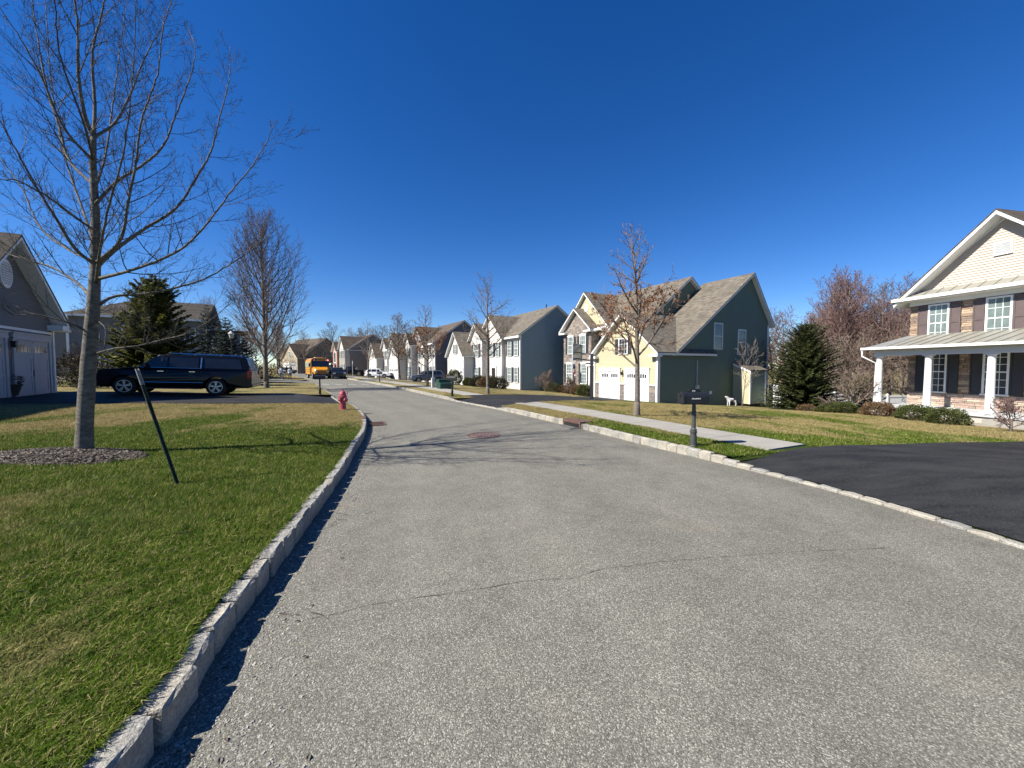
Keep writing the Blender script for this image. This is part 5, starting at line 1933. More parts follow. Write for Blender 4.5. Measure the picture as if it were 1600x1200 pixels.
SHRUB = dict(segs=[5, 5, 4, 3], wob=[0.08, 0.18, 0.22, 0.2], up=[0.05, 0.10, 0.05, 0.04], tip=[0.3, 0.25, 0.3, 0.4], sides=[6, 4, 3, 3], n=[16, 8, 6, 0],
             start=[0.12, 0.2, 0.15, 0], ang=[R(60), R(45), R(45), 0], ratio=[0.85, 0.5, 0.42, 0], rr=[0.5, 0.5, 0.55, 0], rmin=0.006,
             shape=lambda f: 1.0 - 0.35 * f, leaf_lvl=2)


def bare_tree(name, loc, H, r, P, seed, label, cat='tree', bark='bark_grey', twig='twig_brown', group=None, leaves=None, lean=(0, 0)):
    r_ = random.Random(seed)
    root = empty(name, loc, 0, label, cat, group)
    a, b = MB(), MB()
    base_flare(a, r)
    tips = [] if leaves else None
    grow((a, b), Vector((0, 0, 0)), Vector((lean[0], lean[1], 1)).normalized(), H, r, 0, P, r_, tips)
    a.build('trunk', bark, root, smooth=True)
    b.build('crown', twig, root)
    if leaves:
        n, zlo, zhi, sz = leaves
        lm = MB()
        cand = [t for t in tips if zlo < t.z < zhi]
        for _ in range(n):
            t = r_.choice(cand)
            c = t + Vector((r_.uniform(-1, 1), r_.uniform(-1, 1), r_.uniform(-1.2, 0.5))) * 0.05
            u = Vector((r_.uniform(-1, 1), r_.uniform(-1, 1), r_.uniform(-1, 1))).normalized()
            w = u.orthogonal().normalized()
            s = sz * r_.uniform(0.6, 1.3)
            cur = u.cross(w) * s * 0.35
            lm.add([c - w * s * 0.9, c - u * s * 0.5 + cur, c + w * s * 0.9, c + u * s * 0.5 + cur], [(0, 1, 2), (0, 2, 3)])
        stuff(lm.build('dead_leaves', 'leaf_brown', root))
    return root


# ------------------------------------------------------------------ the near maple
def d_at(px, py, Y):
    """point of a limb seen in direction (px,py) at distance Y from the camera plane"""
    a, b = (px - 800) / 600, (600 - py) / 600
    v = Vector((a, math.cos(PITCH) + b * math.sin(PITCH), -math.sin(PITCH) + b * math.cos(PITCH)))
    return Vector((0, 0, CAM_H)) + v * (Y / v.y)


def maple():
    r_ = random.Random(42)
    bx, by = -6.99, 6.20
    bz = ztf(bx, by)
    base = Vector((bx, by, bz))
    root = empty('maple_tree', base, 0, 'leafless maple with grey ringed trunk on the left lawn, nearest tree', 'tree')
    loc = lambda px, py, dy: d_at(px, py, by + dy) - base
    a, b = MB(), MB()
    tr = [(131, 717, 0), (133, 650, 0), (138, 570, 0), (145, 490, 0.0), (149, 420, 0.02), (149, 333, 0.05), (145, 258, 0.02), (146, 212, 0)]
    tp = [loc(*t) for t in tr]
    trr = [0.108, 0.101, 0.095, 0.084, 0.064, 0.053, 0.043, 0.036]
    # smooth the trunk line
    sp, sr = [], []
    for i in range(len(tp) - 1):
        for k in range(4):
            t = k / 4
            sp.append(tp[i].lerp(tp[i + 1], t))
            sr.append((trr[i] + (trr[i + 1] - trr[i]) * t) * r_.uniform(0.975, 1.025))
    sp.append(tp[-1])
    sr.append(trr[-1])
    foot = [(-0.14, 0.165), (-0.03, 0.142), (0.03, 0.130), (0.10, 0.121), (0.22, 0.113)]
    ax_ = (sp[3] - sp[0]).normalized()
    keep = [i for i in range(len(sp)) if sp[i].z > 0.3]
    sp = [sp[0] + ax_ * h_ for h_, _ in foot] + [sp[i] for i in keep]
    sr = [q_ for _, q_ in foot] + [sr[i] for i in keep]
    a.tube(sp, sr, 16, 0)
    S = 1 / 2.4
    limbs = [  # px points in the enlarged view, radius, depth drift
        ([(146, 212), (148, 167), (144, 96), (148, 62), (160, 17), (168, -40), (172, -110)], 0.044, 0.5),
        ([(146, 214), (133, 183), (123, 125), (121, 42), (117, 0), (112, -60), (104, -140)], 0.046, -0.5),
        ([(150, 480), (179, 463), (233, 458), (288, 446), (333, 429), (396, 388), (440, 350)], 0.040, 0.9),
        ([(152, 436), (208, 421), (267, 398), (308, 367), (358, 304), (400, 250), (433, 188)], 0.043, -1.3),
        ([(152, 416), (183, 388), (225, 358), (275, 325), (308, 275), (329, 238), (342, 188), (358, 125), (360, 71)], 0.047, 0.7),
        ([(150, 318), (183, 283), (217, 262), (254, 229), (275, 179), (300, 112), (304, 71), (292, 42)], 0.040, 1.3),
        ([(151, 410), (188, 375), (200, 317), (212, 258), (221, 188), (246, 117), (254, 46), (267, 4), (280, -50)], 0.040, -1.0),
        ([(148, 214), (179, 192), (204, 146), (229, 83), (254, 42), (268, 0)], 0.034, 0.9),
        ([(146, 470), (121, 442), (79, 417), (33, 404), (0, 390), (-60, 360)], 0.040, 0.8),
        ([(149, 414), (117, 388), (88, 342), (62, 300), (33, 250), (0, 188), (-30, 120)], 0.042, -0.9),
        ([(149, 410), (104, 388), (62, 354), (33, 292), (0, 246), (-40, 200)], 0.036, 1.4),
        ([(148, 360), (121, 342), (79, 310), (29, 283), (0, 279), (-60, 250)], 0.034, -1.5),
        ([(147, 290), (108, 250), (92, 196), (75, 146), (62, 79), (50, 0), (44, -80)], 0.037, 0.6),
        ([(146, 252), (100, 200), (67, 125), (33, 62), (0, 12), (-30, -40)], 0.034, -0.8),
        ([(148, 553), (177, 545), (217, 540), (257, 530), (287, 523), (333, 497), (372, 462), (400, 430)], 0.026, -0.8),
        ([(140, 520), (110, 505), (60, 492), (20, 492), (0, 477), (-50, 460)], 0.026, -0.9),
        ([(152, 500), (165, 515), (163, 545), (175, 500), (190, 478)], 0.016, -0.5),
        ([(150, 440), (155, 400), (168, 330), (190, 250), (205, 150), (210, 60), (214, -30)], 0.034, -2.1),
        ([(147, 380), (130, 330), (100, 240), (80, 130), (72, 20), (60, -80)], 0.034, 2.1),
        ([(147, 300), (165, 240), (178, 150), (190, 60), (205, -40)], 0.032, 2.0),
        ([(146, 250), (130, 190), (95, 90), (85, 0), (70, -90)], 0.030, -1.9),
    ]
    P = dict(segs=[6, 5, 3], wob=[0.10, 0.16, 0.2], up=[0.10, 0.09, 0.06], tip=[0.25, 0.3, 0.5], sides=[4, 3, 3], n=[7, 4, 0], start=[0.12, 0.2, 0],
             ang=[R(40), R(46), 0], ratio=[0.45, 0.42, 0], rr=[0.5, 0.6, 0], rmin=0.0015, shape=lambda f: 1 - 0.5 * f, leaf_lvl=9)
    for pts, rad, dy in limbs:
        rad *= 0.66
        n = len(pts)
        W = []
        for i, (px, py) in enumerate(pts):
            f = i / (n - 1)
            W.append(loc(px, py, dy * f ** 0.8))
        # densify with slight wander
        Q, RR = [], []
        Wc = catmull([tuple(w) for w in W], 0.07)
        k = len(Wc)
        for i in range(0, k):
            f = i / (k - 1)
            jit = 0.010 * f
            Q.append(Vector(Wc[i]) + Vector((r_.uniform(-jit, jit), r_.uniform(-jit, jit), r_.uniform(-jit, jit))))
            RR.append(max(0.0032, rad * (1 - 0.88 * f ** 0.8)))
        (a if rad > 0.02 else b).tube(Q, RR, 7, 0)
        length = sum((Q[i + 1] - Q[i]).length for i in range(len(Q) - 1))
        m = int(length / 0.13)
        ph = r_.random() * 6
        for j in range(m):
            f = 0.13 + 0.86 * (j + r_.random() * 0.8) / m
            i = min(int(f * (k - 1)), k - 2)
            d = (Q[i + 1] - Q[i]).normalized()
            ph += 2.4 + r_.uniform(-0.6, 0.6)
            dd = rot_about(d, R(r_.uniform(34, 62)), ph)
            if dd.z < -0.1:
                dd.z *= -0.4
                dd.normalize()
            ll = r_.choice([0.22, 0.32, 0.45, 0.7, 0.95]) * r_.uniform(0.7, 1.2) * (1.15 - 0.55 * f)
            grow((b, b), Q[i], dd, ll, max(0.0021, min(RR[i] * 0.45, 0.0052 * ll / 0.6 + 0.0012)), 0, P, r_)
    # a few small twigs on the trunk
    for _ in range(26):
        i = r_.randrange(12, len(sp) - 1)
        grow((b, b), sp[i], rot_about(Z, R(r_.uniform(50, 85)), r_.random() * 6.28), r_.uniform(0.2, 0.8), 0.006, 0, P, r_)
    a.build('trunk', 'bark_maple', root, smooth=True)
    b.build('crown', 'twig_maple', root)


maple()

# mulch ring under the maple
mr = empty('mulch_ring', (MULCH[0], MULCH[1], ztf(MULCH[0], MULCH[1])), 0, 'brown bark mulch mound around the foot of the near maple', 'mulch')
mb = MB()
nr, na = 7, 40
r_ = random.Random(4)
vs, fs = [(0, 0, 0.085)], []
for i in range(1, nr + 1):
    for j in range(na):
        t = 2 * math.pi * j / na
        f = i / nr
        wv = 1 + 0.12 * math.sin(9 * t) * f + 0.05 * math.sin(4 * t + 1)
        x, y = MULCH[2] * f * wv * math.cos(t), MULCH[3] * f * wv * math.sin(t)
        vs.append((x, y, 0.085 * (1 - f ** 1.6) + r_.uniform(-0.012, 0.012) + ztf(MULCH[0] + x, MULCH[1] + y) - mr.location.z + (0.006 if i < nr else -0.03)))
for j in range(na):
    fs.append((0, 1 + j, 1 + (j + 1) % na))
    for i in range(nr - 1):
        a0 = 1 + i * na
        fs.append((a0 + j, a0 + na + j, a0 + na + (j + 1) % na, a0 + (j + 1) % na))
mb.add(vs, fs)
mb.build('mound', 'mulch', mr, smooth=True)
mb = MB()
for _ in range(3600):
    t, f = r_.random() * 6.283, math.sqrt(r_.random()) * 1.04
    x, y = MULCH[2] * f * math.cos(t), MULCH[3] * f * math.sin(t)
    z = 0.085 * max(0, 1 - f ** 1.6) + ztf(MULCH[0] + x, MULCH[1] + y) - mr.location.z + 0.014
    L, w = r_.uniform(0.012, 0.04), r_.uniform(0.004, 0.011)
    az, ti = r_.random() * 6.28, r_.uniform(-0.5, 0.5)
    u = Vector((math.cos(az) * math.cos(ti), math.sin(az) * math.cos(ti), math.sin(ti)))
    v = Vector((-math.sin(az), math.cos(az), r_.uniform(-0.5, 0.5)))
    c = Vector((x, y, z))
    h = Vector((0, 0, 0.006))
    mb.add([c - u * L - v * w, c + u * L - v * w, c + u * L + v * w, c - u * L + v * w, c - u * L * .9 + h, c + u * L * .9 + h], [(0, 1, 5, 4), (3, 4, 5, 2), (0, 4, 3), (1, 2, 5)])
stuff(mb.build('bark_chips', 'chip', mr))


# ------------------------------------------------------------------ street trees and others
def gl(x, y, dz=-0.02):
    return (x, y, ztf(x, y) + dz)


bare_tree('pear_tree', gl(-16.9, 26.4), 10.9, 0.165, VASE, 3, 'tall bare vase shaped tree on the grass left of the bus', bark='bark_grey', twig='twig_brown')
bare_tree('oak_tree', gl(3.95, 12.1), 5.6, 0.095, STREET, 12, 'young oak with brown dead leaves before the cream house', leaves=(3600, 1.2, 4.0, 0.036), lean=(0.02, 0))
bare_tree('street_tree', gl(-1.38, 21.8), 6.4, 0.10, STREET, 17, 'bare young street tree before the white house')
bare_tree('oak_tree', gl(-6.6, 30.0), 5.9, 0.10, STREET, 23, 'small oak with rusty leaves beside the green utility boxes', leaves=(3000, 1.4, 4.6, 0.045))
bare_tree('street_tree', gl(-23.2, 62.0), 8.6, 0.14, STREET, 29, 'slim bare tree standing right at the parked white car')
bare_tree('street_tree', gl(-19.0, 65.0), 9.8, 0.22, WOOD, 31, 'broad bare tree rising before the cream porch house')
bare_tree('ornamental_tree', gl(13.0, 21.6), 2.7, 0.028, dict(SHRUB, n=[9, 5, 4, 0], start=[0.34, 0.2, 0.15, 0], ang=[R(50), R(35), R(35), 0], up=[0.03, 0.2, 0.12, 0.05], ratio=[0.62, 0.5, 0.4, 0]), 37,
          'thin young sapling with pale trunk on the lawn by the green shaded wall', bark='bark_maple', twig='bark_grey')
bare_tree('ornamental_tree', gl(17.7, 19.9), 1.5, 0.075, dict(SHRUB, n=[15, 9, 7, 0], ratio=[1.05, 0.5, 0.42, 0]), 41, 'low spreading bare ornamental tree between spruce and porch', twig='twig_brown')
bare_tree('bare_shrub', gl(16.15, 12.35), 0.8, 0.03, SHRUB, 43, 'bare twiggy shrub with red brown stems right of the porch columns', 'shrub', twig='twig_red')

# woodland trees: four kinds grown once, then copied
wood = []
for k in range(4):
    t = bare_tree('woodland_tree', (0, 0, 0), (12.5, 14.0, 11.0, 13.0)[k], (0.2, 0.24, 0.17, 0.22)[k], WOOD, 100 + k, 'bare grey tree in the woods beyond the far end of the street', 'tree', group='bare woods beyond the street',
                  twig=('twig_brown', 'twig_red', 'twig_red', 'twig_brown')[k])
    wood.append(t)
spots = []
wr = random.Random(77)
for i in range(34):                                  # belt behind the far end of the street
    f = i / 33
    x = -104 + 116 * f + wr.uniform(-2, 2)
    spots.append((x, 118 - 0.22 * (x + 104) + wr.uniform(-6, 10), 0.9, (0, 3)))
for x, y, s in ((30.5, 36, 0.92), (33.5, 38, 0.96), (36.5, 37, 1.0), (39.5, 38, 1.05), (42.5, 39, 1.08), (29.0, 41, 0.9), (34, 44, 1.0), (38, 45, 1.08), (43, 46, 1.1), (26.5, 38.5, 0.62),
                (28.6, 42, 0.8), (46, 42, 1.05), (40, 48, 1.0), (48, 36, 1.0), (52, 40, 1.1)):
    spots.append((x, y, s, (1, 2, 3) if x > 24 else (0, 3)))
for i in range(14):                                  # front row of the thicket
    _y = 35 + 9 * wr.random()
    spots.append((_y * wr.uniform(0.82, 1.1), _y, 0.9, (1, 2)))
for i in range(30):                                  # deeper rows behind the right houses
    _y = 52 + 26 * wr.random()
    spots.append((_y * wr.uniform(0.83, 1.1), _y, 0.95, (1, 2, 3)))
for i in range(16):
    spots.append((-60 - 34 * wr.random(), 34 + 34 * wr.random(), 0.8, (0, 3)))
for x, y, s in ((-52, 58, 0.75), (-58, 62, 0.8), (-64, 60, 0.8), (-70, 66, 0.9), (-56, 70, 0.8), (-47, 66, 0.7), (-62, 78, 0.9), (-50, 82, 0.85), (-78, 72, 0.9), (-84, 84, 1.0)):
    spots.append((x, y, s, (0, 3)))
used = [False] * 4
for x, y, s, kinds in spots:
    k = wr.choice(kinds)
    o = wood[k] if not used[k] else copy_tree(wood[k])
    used[k] = True
    if x > 10:
        o['label'], o['group'] = 'bare reddish brown tree in the thicket between the two right houses', 'thicket between the right houses'
    elif y < 86 and x < -40:
        o['label'], o['group'] = 'bare tree in the woods left of the bus behind the side street', 'woods by the side street'
    else:
        o['label'], o['group'] = 'bare grey tree in the woods beyond the far end of the street', 'bare woods beyond the street'
    o.location = (x, y, ztf(x, y) - 0.3)
    s *= wr.uniform(0.88, 1.12) * (0.84 if x > 10 else 1.0)
    o.scale = (s, s, s * wr.uniform(0.92, 1.08))
    o.rotation_euler = (0, 0, wr.random() * 6.28)


# ------------------------------------------------------------------ conifers
def conifer(name, loc, H, rad, seed, label, mat, tiers=26, droop=-0.18, dens=1.0, open_=0.0, needle=0.075, bottom=0.02, power=0.85):
    """tiers of boughs carrying many short needle sprays"""
    r_ = random.Random(seed)
    root = empty(name, loc, 0, label, 'tree')
    t = MB()
    t.tube([(0, 0, -0.15), (0, 0, H * 0.5), (0, 0, H * 0.97)], [H * 0.022, H * 0.013, 0.012], 8)
    c = MB()
    for i in range(tiers):
        f = i / (tiers - 1)
        z = H * (bottom + (0.97 - bottom) * f)
        R_ = rad * ((1 - f) ** power) * (0.82 + 0.3 * r_.random()) + 0.06
        n = max(5, int((11 - 5 * f) * dens))
        ph = r_.random() * 6.28
        for k in range(n):
            if r_.random() < open_:
                continue
            az = ph + 6.283 * k / n + r_.uniform(-0.25, 0.25)
            L = R_ * r_.uniform(0.72, 1.12)
            d = Vector((math.cos(az), math.sin(az), 0))
            rise = 0.55 * f + droop * (1 - f)
            pts = []
            for j in range(5):
                u = j / 4
                pts.append(Vector((0, 0, z)) + d * (L * u) + Z * (L * (rise * u + (0.16 if f < 0.8 else 0.3) * u * u)))
            t.tube(pts, [0.016 * (1 - f) + 0.006, 0.012 * (1 - f) + 0.005, 0.008, 0.005, 0.003], 4, 0, cap=False)
            side = Vector((-d.y, d.x, 0))
            m = max(6, int(L * 26 * dens))
            for j in range(m):
                u = 0.12 + 0.88 * (j + r_.random()) / m
                x = u * 4
                q = min(int(x), 3)
                p = pts[q].lerp(pts[q + 1], x - q)
                sg = r_.choice((-1, 1))
                sl = needle * (1.0 + 3.2 * (1 - u) * min(1.0, L / 1.2)) * r_.uniform(0.7, 1.35)
                e = (side * sg * r_.uniform(0.55, 1.0) + d * r_.uniform(0.3, 0.9) + Z * r_.uniform(-0.28, 0.42)).normalized()
                w = e.cross(Z if abs(e.z) < 0.9 else d).normalized()
                w = (Matrix.Rotation(r_.uniform(-0.9, 0.9), 3, e) @ w)
                h = needle * r_.uniform(0.28, 0.5)
                tip = p + e * sl
                mid = p + e * sl * 0.45
                c.add([p, mid + w * h, tip, mid - w * h], [(0, 1, 2), (0, 2, 3)])
    t.build('trunk', 'bark_grey', root)
    c.build('crown', mat, root)
    return root


conifer('spruce_tree', gl(18.0, 23.6), 5.35, 2.35, 5, 'dense dark green spruce on the lawn between the two right houses', 'needle_dark', tiers=38, dens=2.0, droop=-0.10, needle=0.085, bottom=0.01, power=0.55)
conifer('pine_tree', gl(-25.4, 27.4), 7.6, 2.9, 6, 'olive green pine behind the hood of the black vehicle', 'needle_pine', tiers=18, dens=2.1, droop=0.10, open_=0.10, needle=0.17, bottom=0.06, power=0.55)
conifer('spruce_tree', gl(-25.2, 34.0), 5.8, 2.3, 8, 'dark bluish spruce behind the roof of the black vehicle', 'needle_blue', tiers=20, dens=1.1, needle=0.13, power=0.8)
conifer('spruce_tree', gl(-29.6, 37.5), 7.4, 2.2, 9, 'dark conifer beside the lamp post left of the vase tree', 'needle_blue', tiers=20, dens=1.0, needle=0.14, power=0.8)
conifer('spruce_tree', gl(-31.5, 43.0), 6.2, 2.0, 10, 'dark conifer behind the lamp post and vase tree', 'needle_blue', tiers=18, dens=0.9, needle=0.14, power=0.8)
conifer('spruce_tree', gl(-33.5, 35.5), 6.4, 2.4, 11, 'broad dark conifer before the right end of the dark roofed house', 'needle_blue', tiers=18, dens=0.9, needle=0.15, power=0.75)
conifer('spruce_tree', gl(-35.0, 50.0), 5.5, 2.2, 15, 'dark conifer just left of the walking children', 'needle_blue', tiers=16, dens=0.9, needle=0.17, power=0.7)
conifer('spruce_tree', gl(-41.5, 54.0), 7.0, 2.6, 16, 'distant dark conifer above the rear of the black vehicle', 'needle_blue', tiers=16, dens=0.9, needle=0.18, power=0.75)
conifer('arborvitae', gl(10.4, 45.0), 6.0, 1.2, 13, 'green conifer in the gap between white and cream houses', 'needle_pine', tiers=20, dens=1.0, needle=0.15)
conifer('arborvitae', gl(23.2, 25.2), 2.4, 1.3, 14, 'small green conifer behind the corner of the porch', 'needle_pine', tiers=14, dens=1.5, needle=0.09, power=0.6)


# ------------------------------------------------------------------ shrubs
def shrub_mesh(rx, ry, h, n, sz, seed, twig=True):
    r_ = random.Random(seed)
    mb = MB()
    for _ in range(n):
        a, b = r_.random() * 6.283, math.acos(r_.uniform(-0.8, 1))
        d = Vector((math.sin(b) * math.cos(a), math.sin(b) * math.sin(a), math.cos(b)))
        lump = 1 + 0.10 * math.sin(3 * a + seed) + 0.09 * math.sin(5 * b + 2 * a) + 0.06 * math.sin(9 * a + 4 * b)
        k = lump * (r_.random() ** 0.16)
        p = Vector((d.x * rx * k, d.y * ry * k, max(0.02, h * 0.42 + d.z * h * 0.58 * k)))
        u = (d + Vector((r_.uniform(-1, 1), r_.uniform(-1, 1), r_.uniform(-.4, 1)))).normalized()
        w = u.orthogonal().normalized()
        w = Matrix.Rotation(r_.random() * 6.28, 3, u) @ w
        s = sz * r_.uniform(0.6, 1.3)
        mb.add([p, p + u * s + w * s * 0.5, p + u * s * 1.9, p + u * s - w * s * 0.5], [(0, 1, 2, 3)])
    return mb


def bush(loc, rx, ry, h, mat, label, seed, n=6500, sz=0.030, rz=0.0, cat='bush', group=None):
    root = empty('bush', loc, rz, label, cat, group)
    shrub_mesh(rx, ry, h, n, sz, seed).build('foliage', mat, root)
    r_ = random.Random(seed)
    s = MB()
    for _ in range(9):
        a = r_.random() * 6.28
        s.tube([(0.05 * math.cos(a), 0.05 * math.sin(a), -0.05), (rx * 0.4 * math.cos(a), ry * 0.4 * math.sin(a), h * 0.45), (rx * 0.7 * math.cos(a), ry * 0.7 * math.sin(a), h * 0.8)], [0.012, 0.009, 0.004], 4)
    s.build('stem', 'bark_grey', root)
    return root


bush(gl(16.35, 18.9), 0.66, 0.55, 0.56, 'box_green', 'rounded green bush before the farthest porch column', 1)
bush(gl(16.6, 17.35), 0.64, 0.55, 0.62, 'box_brown', 'reddish brown bush between the first two porch columns', 2)
bush(gl(16.75, 15.9), 0.66, 0.58, 0.62, 'box_green', 'green clipped bush before the middle porch column', 3)
bush(gl(16.75, 14.75), 0.60, 0.55, 0.60, 'box_green', 'olive brown bush nearest the porch steps', 4)
bush(gl(17.2, 20.6), 0.75, 0.5, 0.42, 'box_green', 'low flat green bush at the foot of the ornamental tree', 5)
bush(gl(16.6, 21.5), 0.5, 0.4, 0.36, 'box_brown', 'low brown bush right beside the spruce', 6, 1200)


def gh(x, y):                                         # point in the cream house's own axes
    x, y = x * 1.03, y * 0.94
    return (10.6 - 0.446 * x - 0.895 * y, 28.0 + 0.895 * x - 0.446 * y)


for i, (x, y, rx, h, m, lb) in enumerate(((8.3, 0.1, 0.75, 1.05, 'box_green', 'round green bush at the left edge of the garage doors'),
                                          (8.3, -1.3, 0.6, 1.6, 'box_green', 'taller green bush by the entrance of the cream house'),
                                          (10.0, -0.6, 0.8, 0.95, 'box_brown', 'brown bush before the entrance steps of the cream house'),
                                          (12.4, -1.6, 0.7, 0.8, 'box_brown', 'brown bush at the middle of the stone bay'),
                                          (14.0, -1.7, 0.7, 0.8, 'box_brown', 'brown bush at the far corner of the stone bay'),
                                          (17.0, -2.2, 0.9, 1.05, 'box_green', 'dark green bush standing just beyond the stone bay'),
                                          (18.6, -2.0, 0.8, 1.0, 'box_green', 'farther green bush beside the twiggy round shrub'))):
    bx_, by_ = gh(x, y)
    bush(gl(bx_, by_), rx, rx * 0.9, h, m, lb, 20 + i, 5000, 0.045)


def whp(x, y):                                        # point in the white house's own axes
    return (0.95 - 0.491 * x - 0.871 * y, 44.0 + 0.871 * x - 0.491 * y)


for i, (x, y, rx, h, m, lb) in enumerate(((1.0, 2.6, 1.3, 1.3, 'hedge_dark', 'dark rounded hedge at the near corner of the white house'), (3.2, 2.6, 1.1, 1.35, 'box_brown', 'brown green bush below the white house windows'),
                                          (5.0, 2.9, 1.1, 1.3, 'hedge_dark', 'dark bush before the white house front door'), (9.4, 4.4, 1.0, 1.9, 'box_green', 'tall round bush right of the white garage doors'),
                                          (7.6, 3.2, 0.7, 1.0, 'box_green', 'small green bush beside the tall round one'))):
    bx_, by_ = whp(x, y)
    bush(gl(bx_, by_), rx, rx, h, m, lb, 40 + i, 6000, 0.06)
for i, (x, y, h, lb) in enumerate(((6.1, 39.6, 2.2, 'round twiggy tan shrub before the slate side wall'), (3.6, 41.6, 3.0, 'taller bare shrub against the slate side wall'))):
    bare_tree('bare_shrub', gl(x, y), h * 0.55, 0.05, dict(SHRUB, n=[20, 10, 7, 0], rmin=0.012), 50 + i, lb, 'shrub')
bush(gl(-25.6, 22.6), 1.6, 1.2, 1.7, 'hedge_dark', 'dark clipped hedge at the corner of the left garage', 61, 2600, 0.06)
bush(gl(-23.4, 21.6), 1.3, 1.0, 1.3, 'hedge_dark', 'lower dark hedge behind the near maple trunk', 62, 2200, 0.06)
bare_tree('bare_shrub', gl(-26.0, 23.4), 1.7, 0.05, dict(SHRUB, n=[22, 11, 8, 0], rmin=0.009), 63, 'brown twiggy shrub right beside the left garage wall', 'shrub')
bush(gl(-26.2, 39.4), 1.5, 1.1, 1.7, 'hedge_dark', 'dark bush by the side street left of the vase tree', 64, 1500, 0.07)
bush(gl(-29.5, 46.6), 2.2, 1.3, 1.8, 'hedge_dark', 'dark bush behind the child in white', 65, 1600, 0.08)
bush(gl(-18.6, 24.0), 0.8, 0.6, 0.9, 'box_brown', 'brown shrub right behind the black vehicle', 66, 1200, 0.04)
for i, (x, y, lb) in enumerate(((19.2, 36.6, 'reddish budding shrub right behind the cream house corner'), (21.8, 35.2, 'reddish thicket shrub rising behind the dark spruce'), (25.5, 33.0, 'brown thicket shrub behind the white fence'),
                                (29.0, 32.0, 'brown thicket shrub behind the ornamental tree'), (32.0, 31.0, 'brown thicket shrub left of the porch'), (22.5, 39.0, 'bare red twigged shrub deep behind the spruce'))):
    bare_tree('bare_shrub', gl(x, y), 4.6, 0.08, dict(SHRUB, n=[20, 10, 8, 0], rmin=0.012, up=[0.05, 0.16, 0.1, 0.05]), 70 + i, lb, 'shrub', twig='twig_red' if i in (0, 1, 5) else 'twig_brown')


# ------------------------------------------------------------------ litter: curled leaves and broken twigs
def litter(name, n, pick, label, seed, mat='chip'):
    r_ = random.Random(seed)
    mb = MB()
    for _ in range(n):
        x, y, z = pick(r_)
        s = r_.uniform(0.006, 0.014)
        a = r_.random() * 6.28
        u = Vector((math.cos(a), math.sin(a), r_.uniform(-0.3, 0.3)))
        w = Vector((-math.sin(a), math.cos(a), r_.uniform(-0.3, 0.3))) * 0.6
        c = Vector((x, y, z + 0.006))
        up = Vector((0, 0, s * r_.uniform(0.2, 0.7)))
        if r_.random() < 0.3:
            L = r_.uniform(0.03, 0.12)
            mb.tube([c - u * L, c + w * L * 0.2 + up, c + u * L], 0.0018, 4)
        else:
            mb.add([c - u * s * 1.4, c - w * s + up, c + u * s * 1.6, c + w * s + up], [(0, 1, 2), (0, 2, 3)])
    return stuff(tag(mb.build(name, mat), label, 'leaf litter'))


def kerb_spot(r_):
    s = arc_at(LE, AL, 1.2) + (arc_at(LE, AL, 30) - arc_at(LE, AL, 1.2)) * r_.random() ** 1.5
    p, t = on_edge(LE, AL, s)
    o = 0.03 + abs(r_.gauss(0, 0.28))
    q = p + np.array([t[1], -t[0]]) * o
    return q[0], q[1], float(road_z(q[0], q[1]))


def lawn_spot(r_):
    d, a = 1.6 + 12 * r_.random() ** 1.3, R(r_.uniform(-56, -18))
    x, y = d * math.sin(a), d * math.cos(a)
    if (edge_x(LE, y) - x) < 0.2:
        return lawn_spot(r_)
    return x, y, ztf(x, y) + 0.018


litter('kerb_litter', 240, kerb_spot, 'dry leaves and twigs lying along the left kerb gutter', 3)
litter('lawn_litter', 220, lawn_spot, 'few scattered dry leaves on the left lawn', 4)
# ------------------------------------------------------------------ street furniture
def hydrant():
    x, y = -5.92, 13.4
    r = empty('fire_hydrant', (x, y, ztf(x, y) - 0.02), R(-25), 'faded red fire hydrant with a thin marker rod by the left kerb', 'hydrant')
    mb = MB()
    mb.lathe([(0.15, 0.0), (0.15, 0.035), (0.105, 0.045), (0.10, 0.44), (0.14, 0.45), (0.14, 0.475), (0.105, 0.48)], 20)
    mb.build('barrel', 'red_paint', r, smooth=False)
    mb = MB()
    mb.lathe([(0.135, 0.48), (0.135, 0.505), (0.115, 0.52), (0.11, 0.58), (0.085, 0.64), (0.04, 0.675), (0.03, 0.68)], 20)
    mb.lathe([(0.032, 0.68), (0.028, 0.735)], 5)
    mb.build('bonnet', 'red_paint', r, smooth=False)
    for d, rr, ln in (((1, 0, 0), 0.075, 0.17), ((0, 1, 0), 0.052, 0.155), ((0, -1, 0), 0.052, 0.155)):
        mb = MB()
        dv = Vector(d)
        mb.lathe([(rr * 0.8, 0.06), (rr * 0.8, ln - 0.05), (rr, ln - 0.05), (rr, ln), (rr * 0.4, ln + 0.004), (rr * 0.35, ln + 0.035)], 14, (0, 0, 0.37), d)
        mb.build('nozzle_cap', 'red_paint', r)
    mb = MB()
    mb.tube([(0.17, 0.03, 0.33), (0.19, 0.04, 0.24), (0.15, 0.05, 0.19), (0.11, 0.04, 0.25)], 0.008, 5)
    mb.build('chain', 'bare_steel', r)
    mb = MB()
    mb.tube([(0.11, 0.06, 0.5), (0.16, 0.06, 0.60), (0.165, 0.06, 1.0), (0.175, 0.06, 1.62)], 0.0045, 5)
    mb.build('marker_rod', 'bare_steel', r)
    mb = MB()
    mb.tube([(0.15, 0.06, 0.57), (0.164, 0.06, 0.64)], 0.016, 8)
    mb.build('rod_clamp', 'red_paint', r)


hydrant()


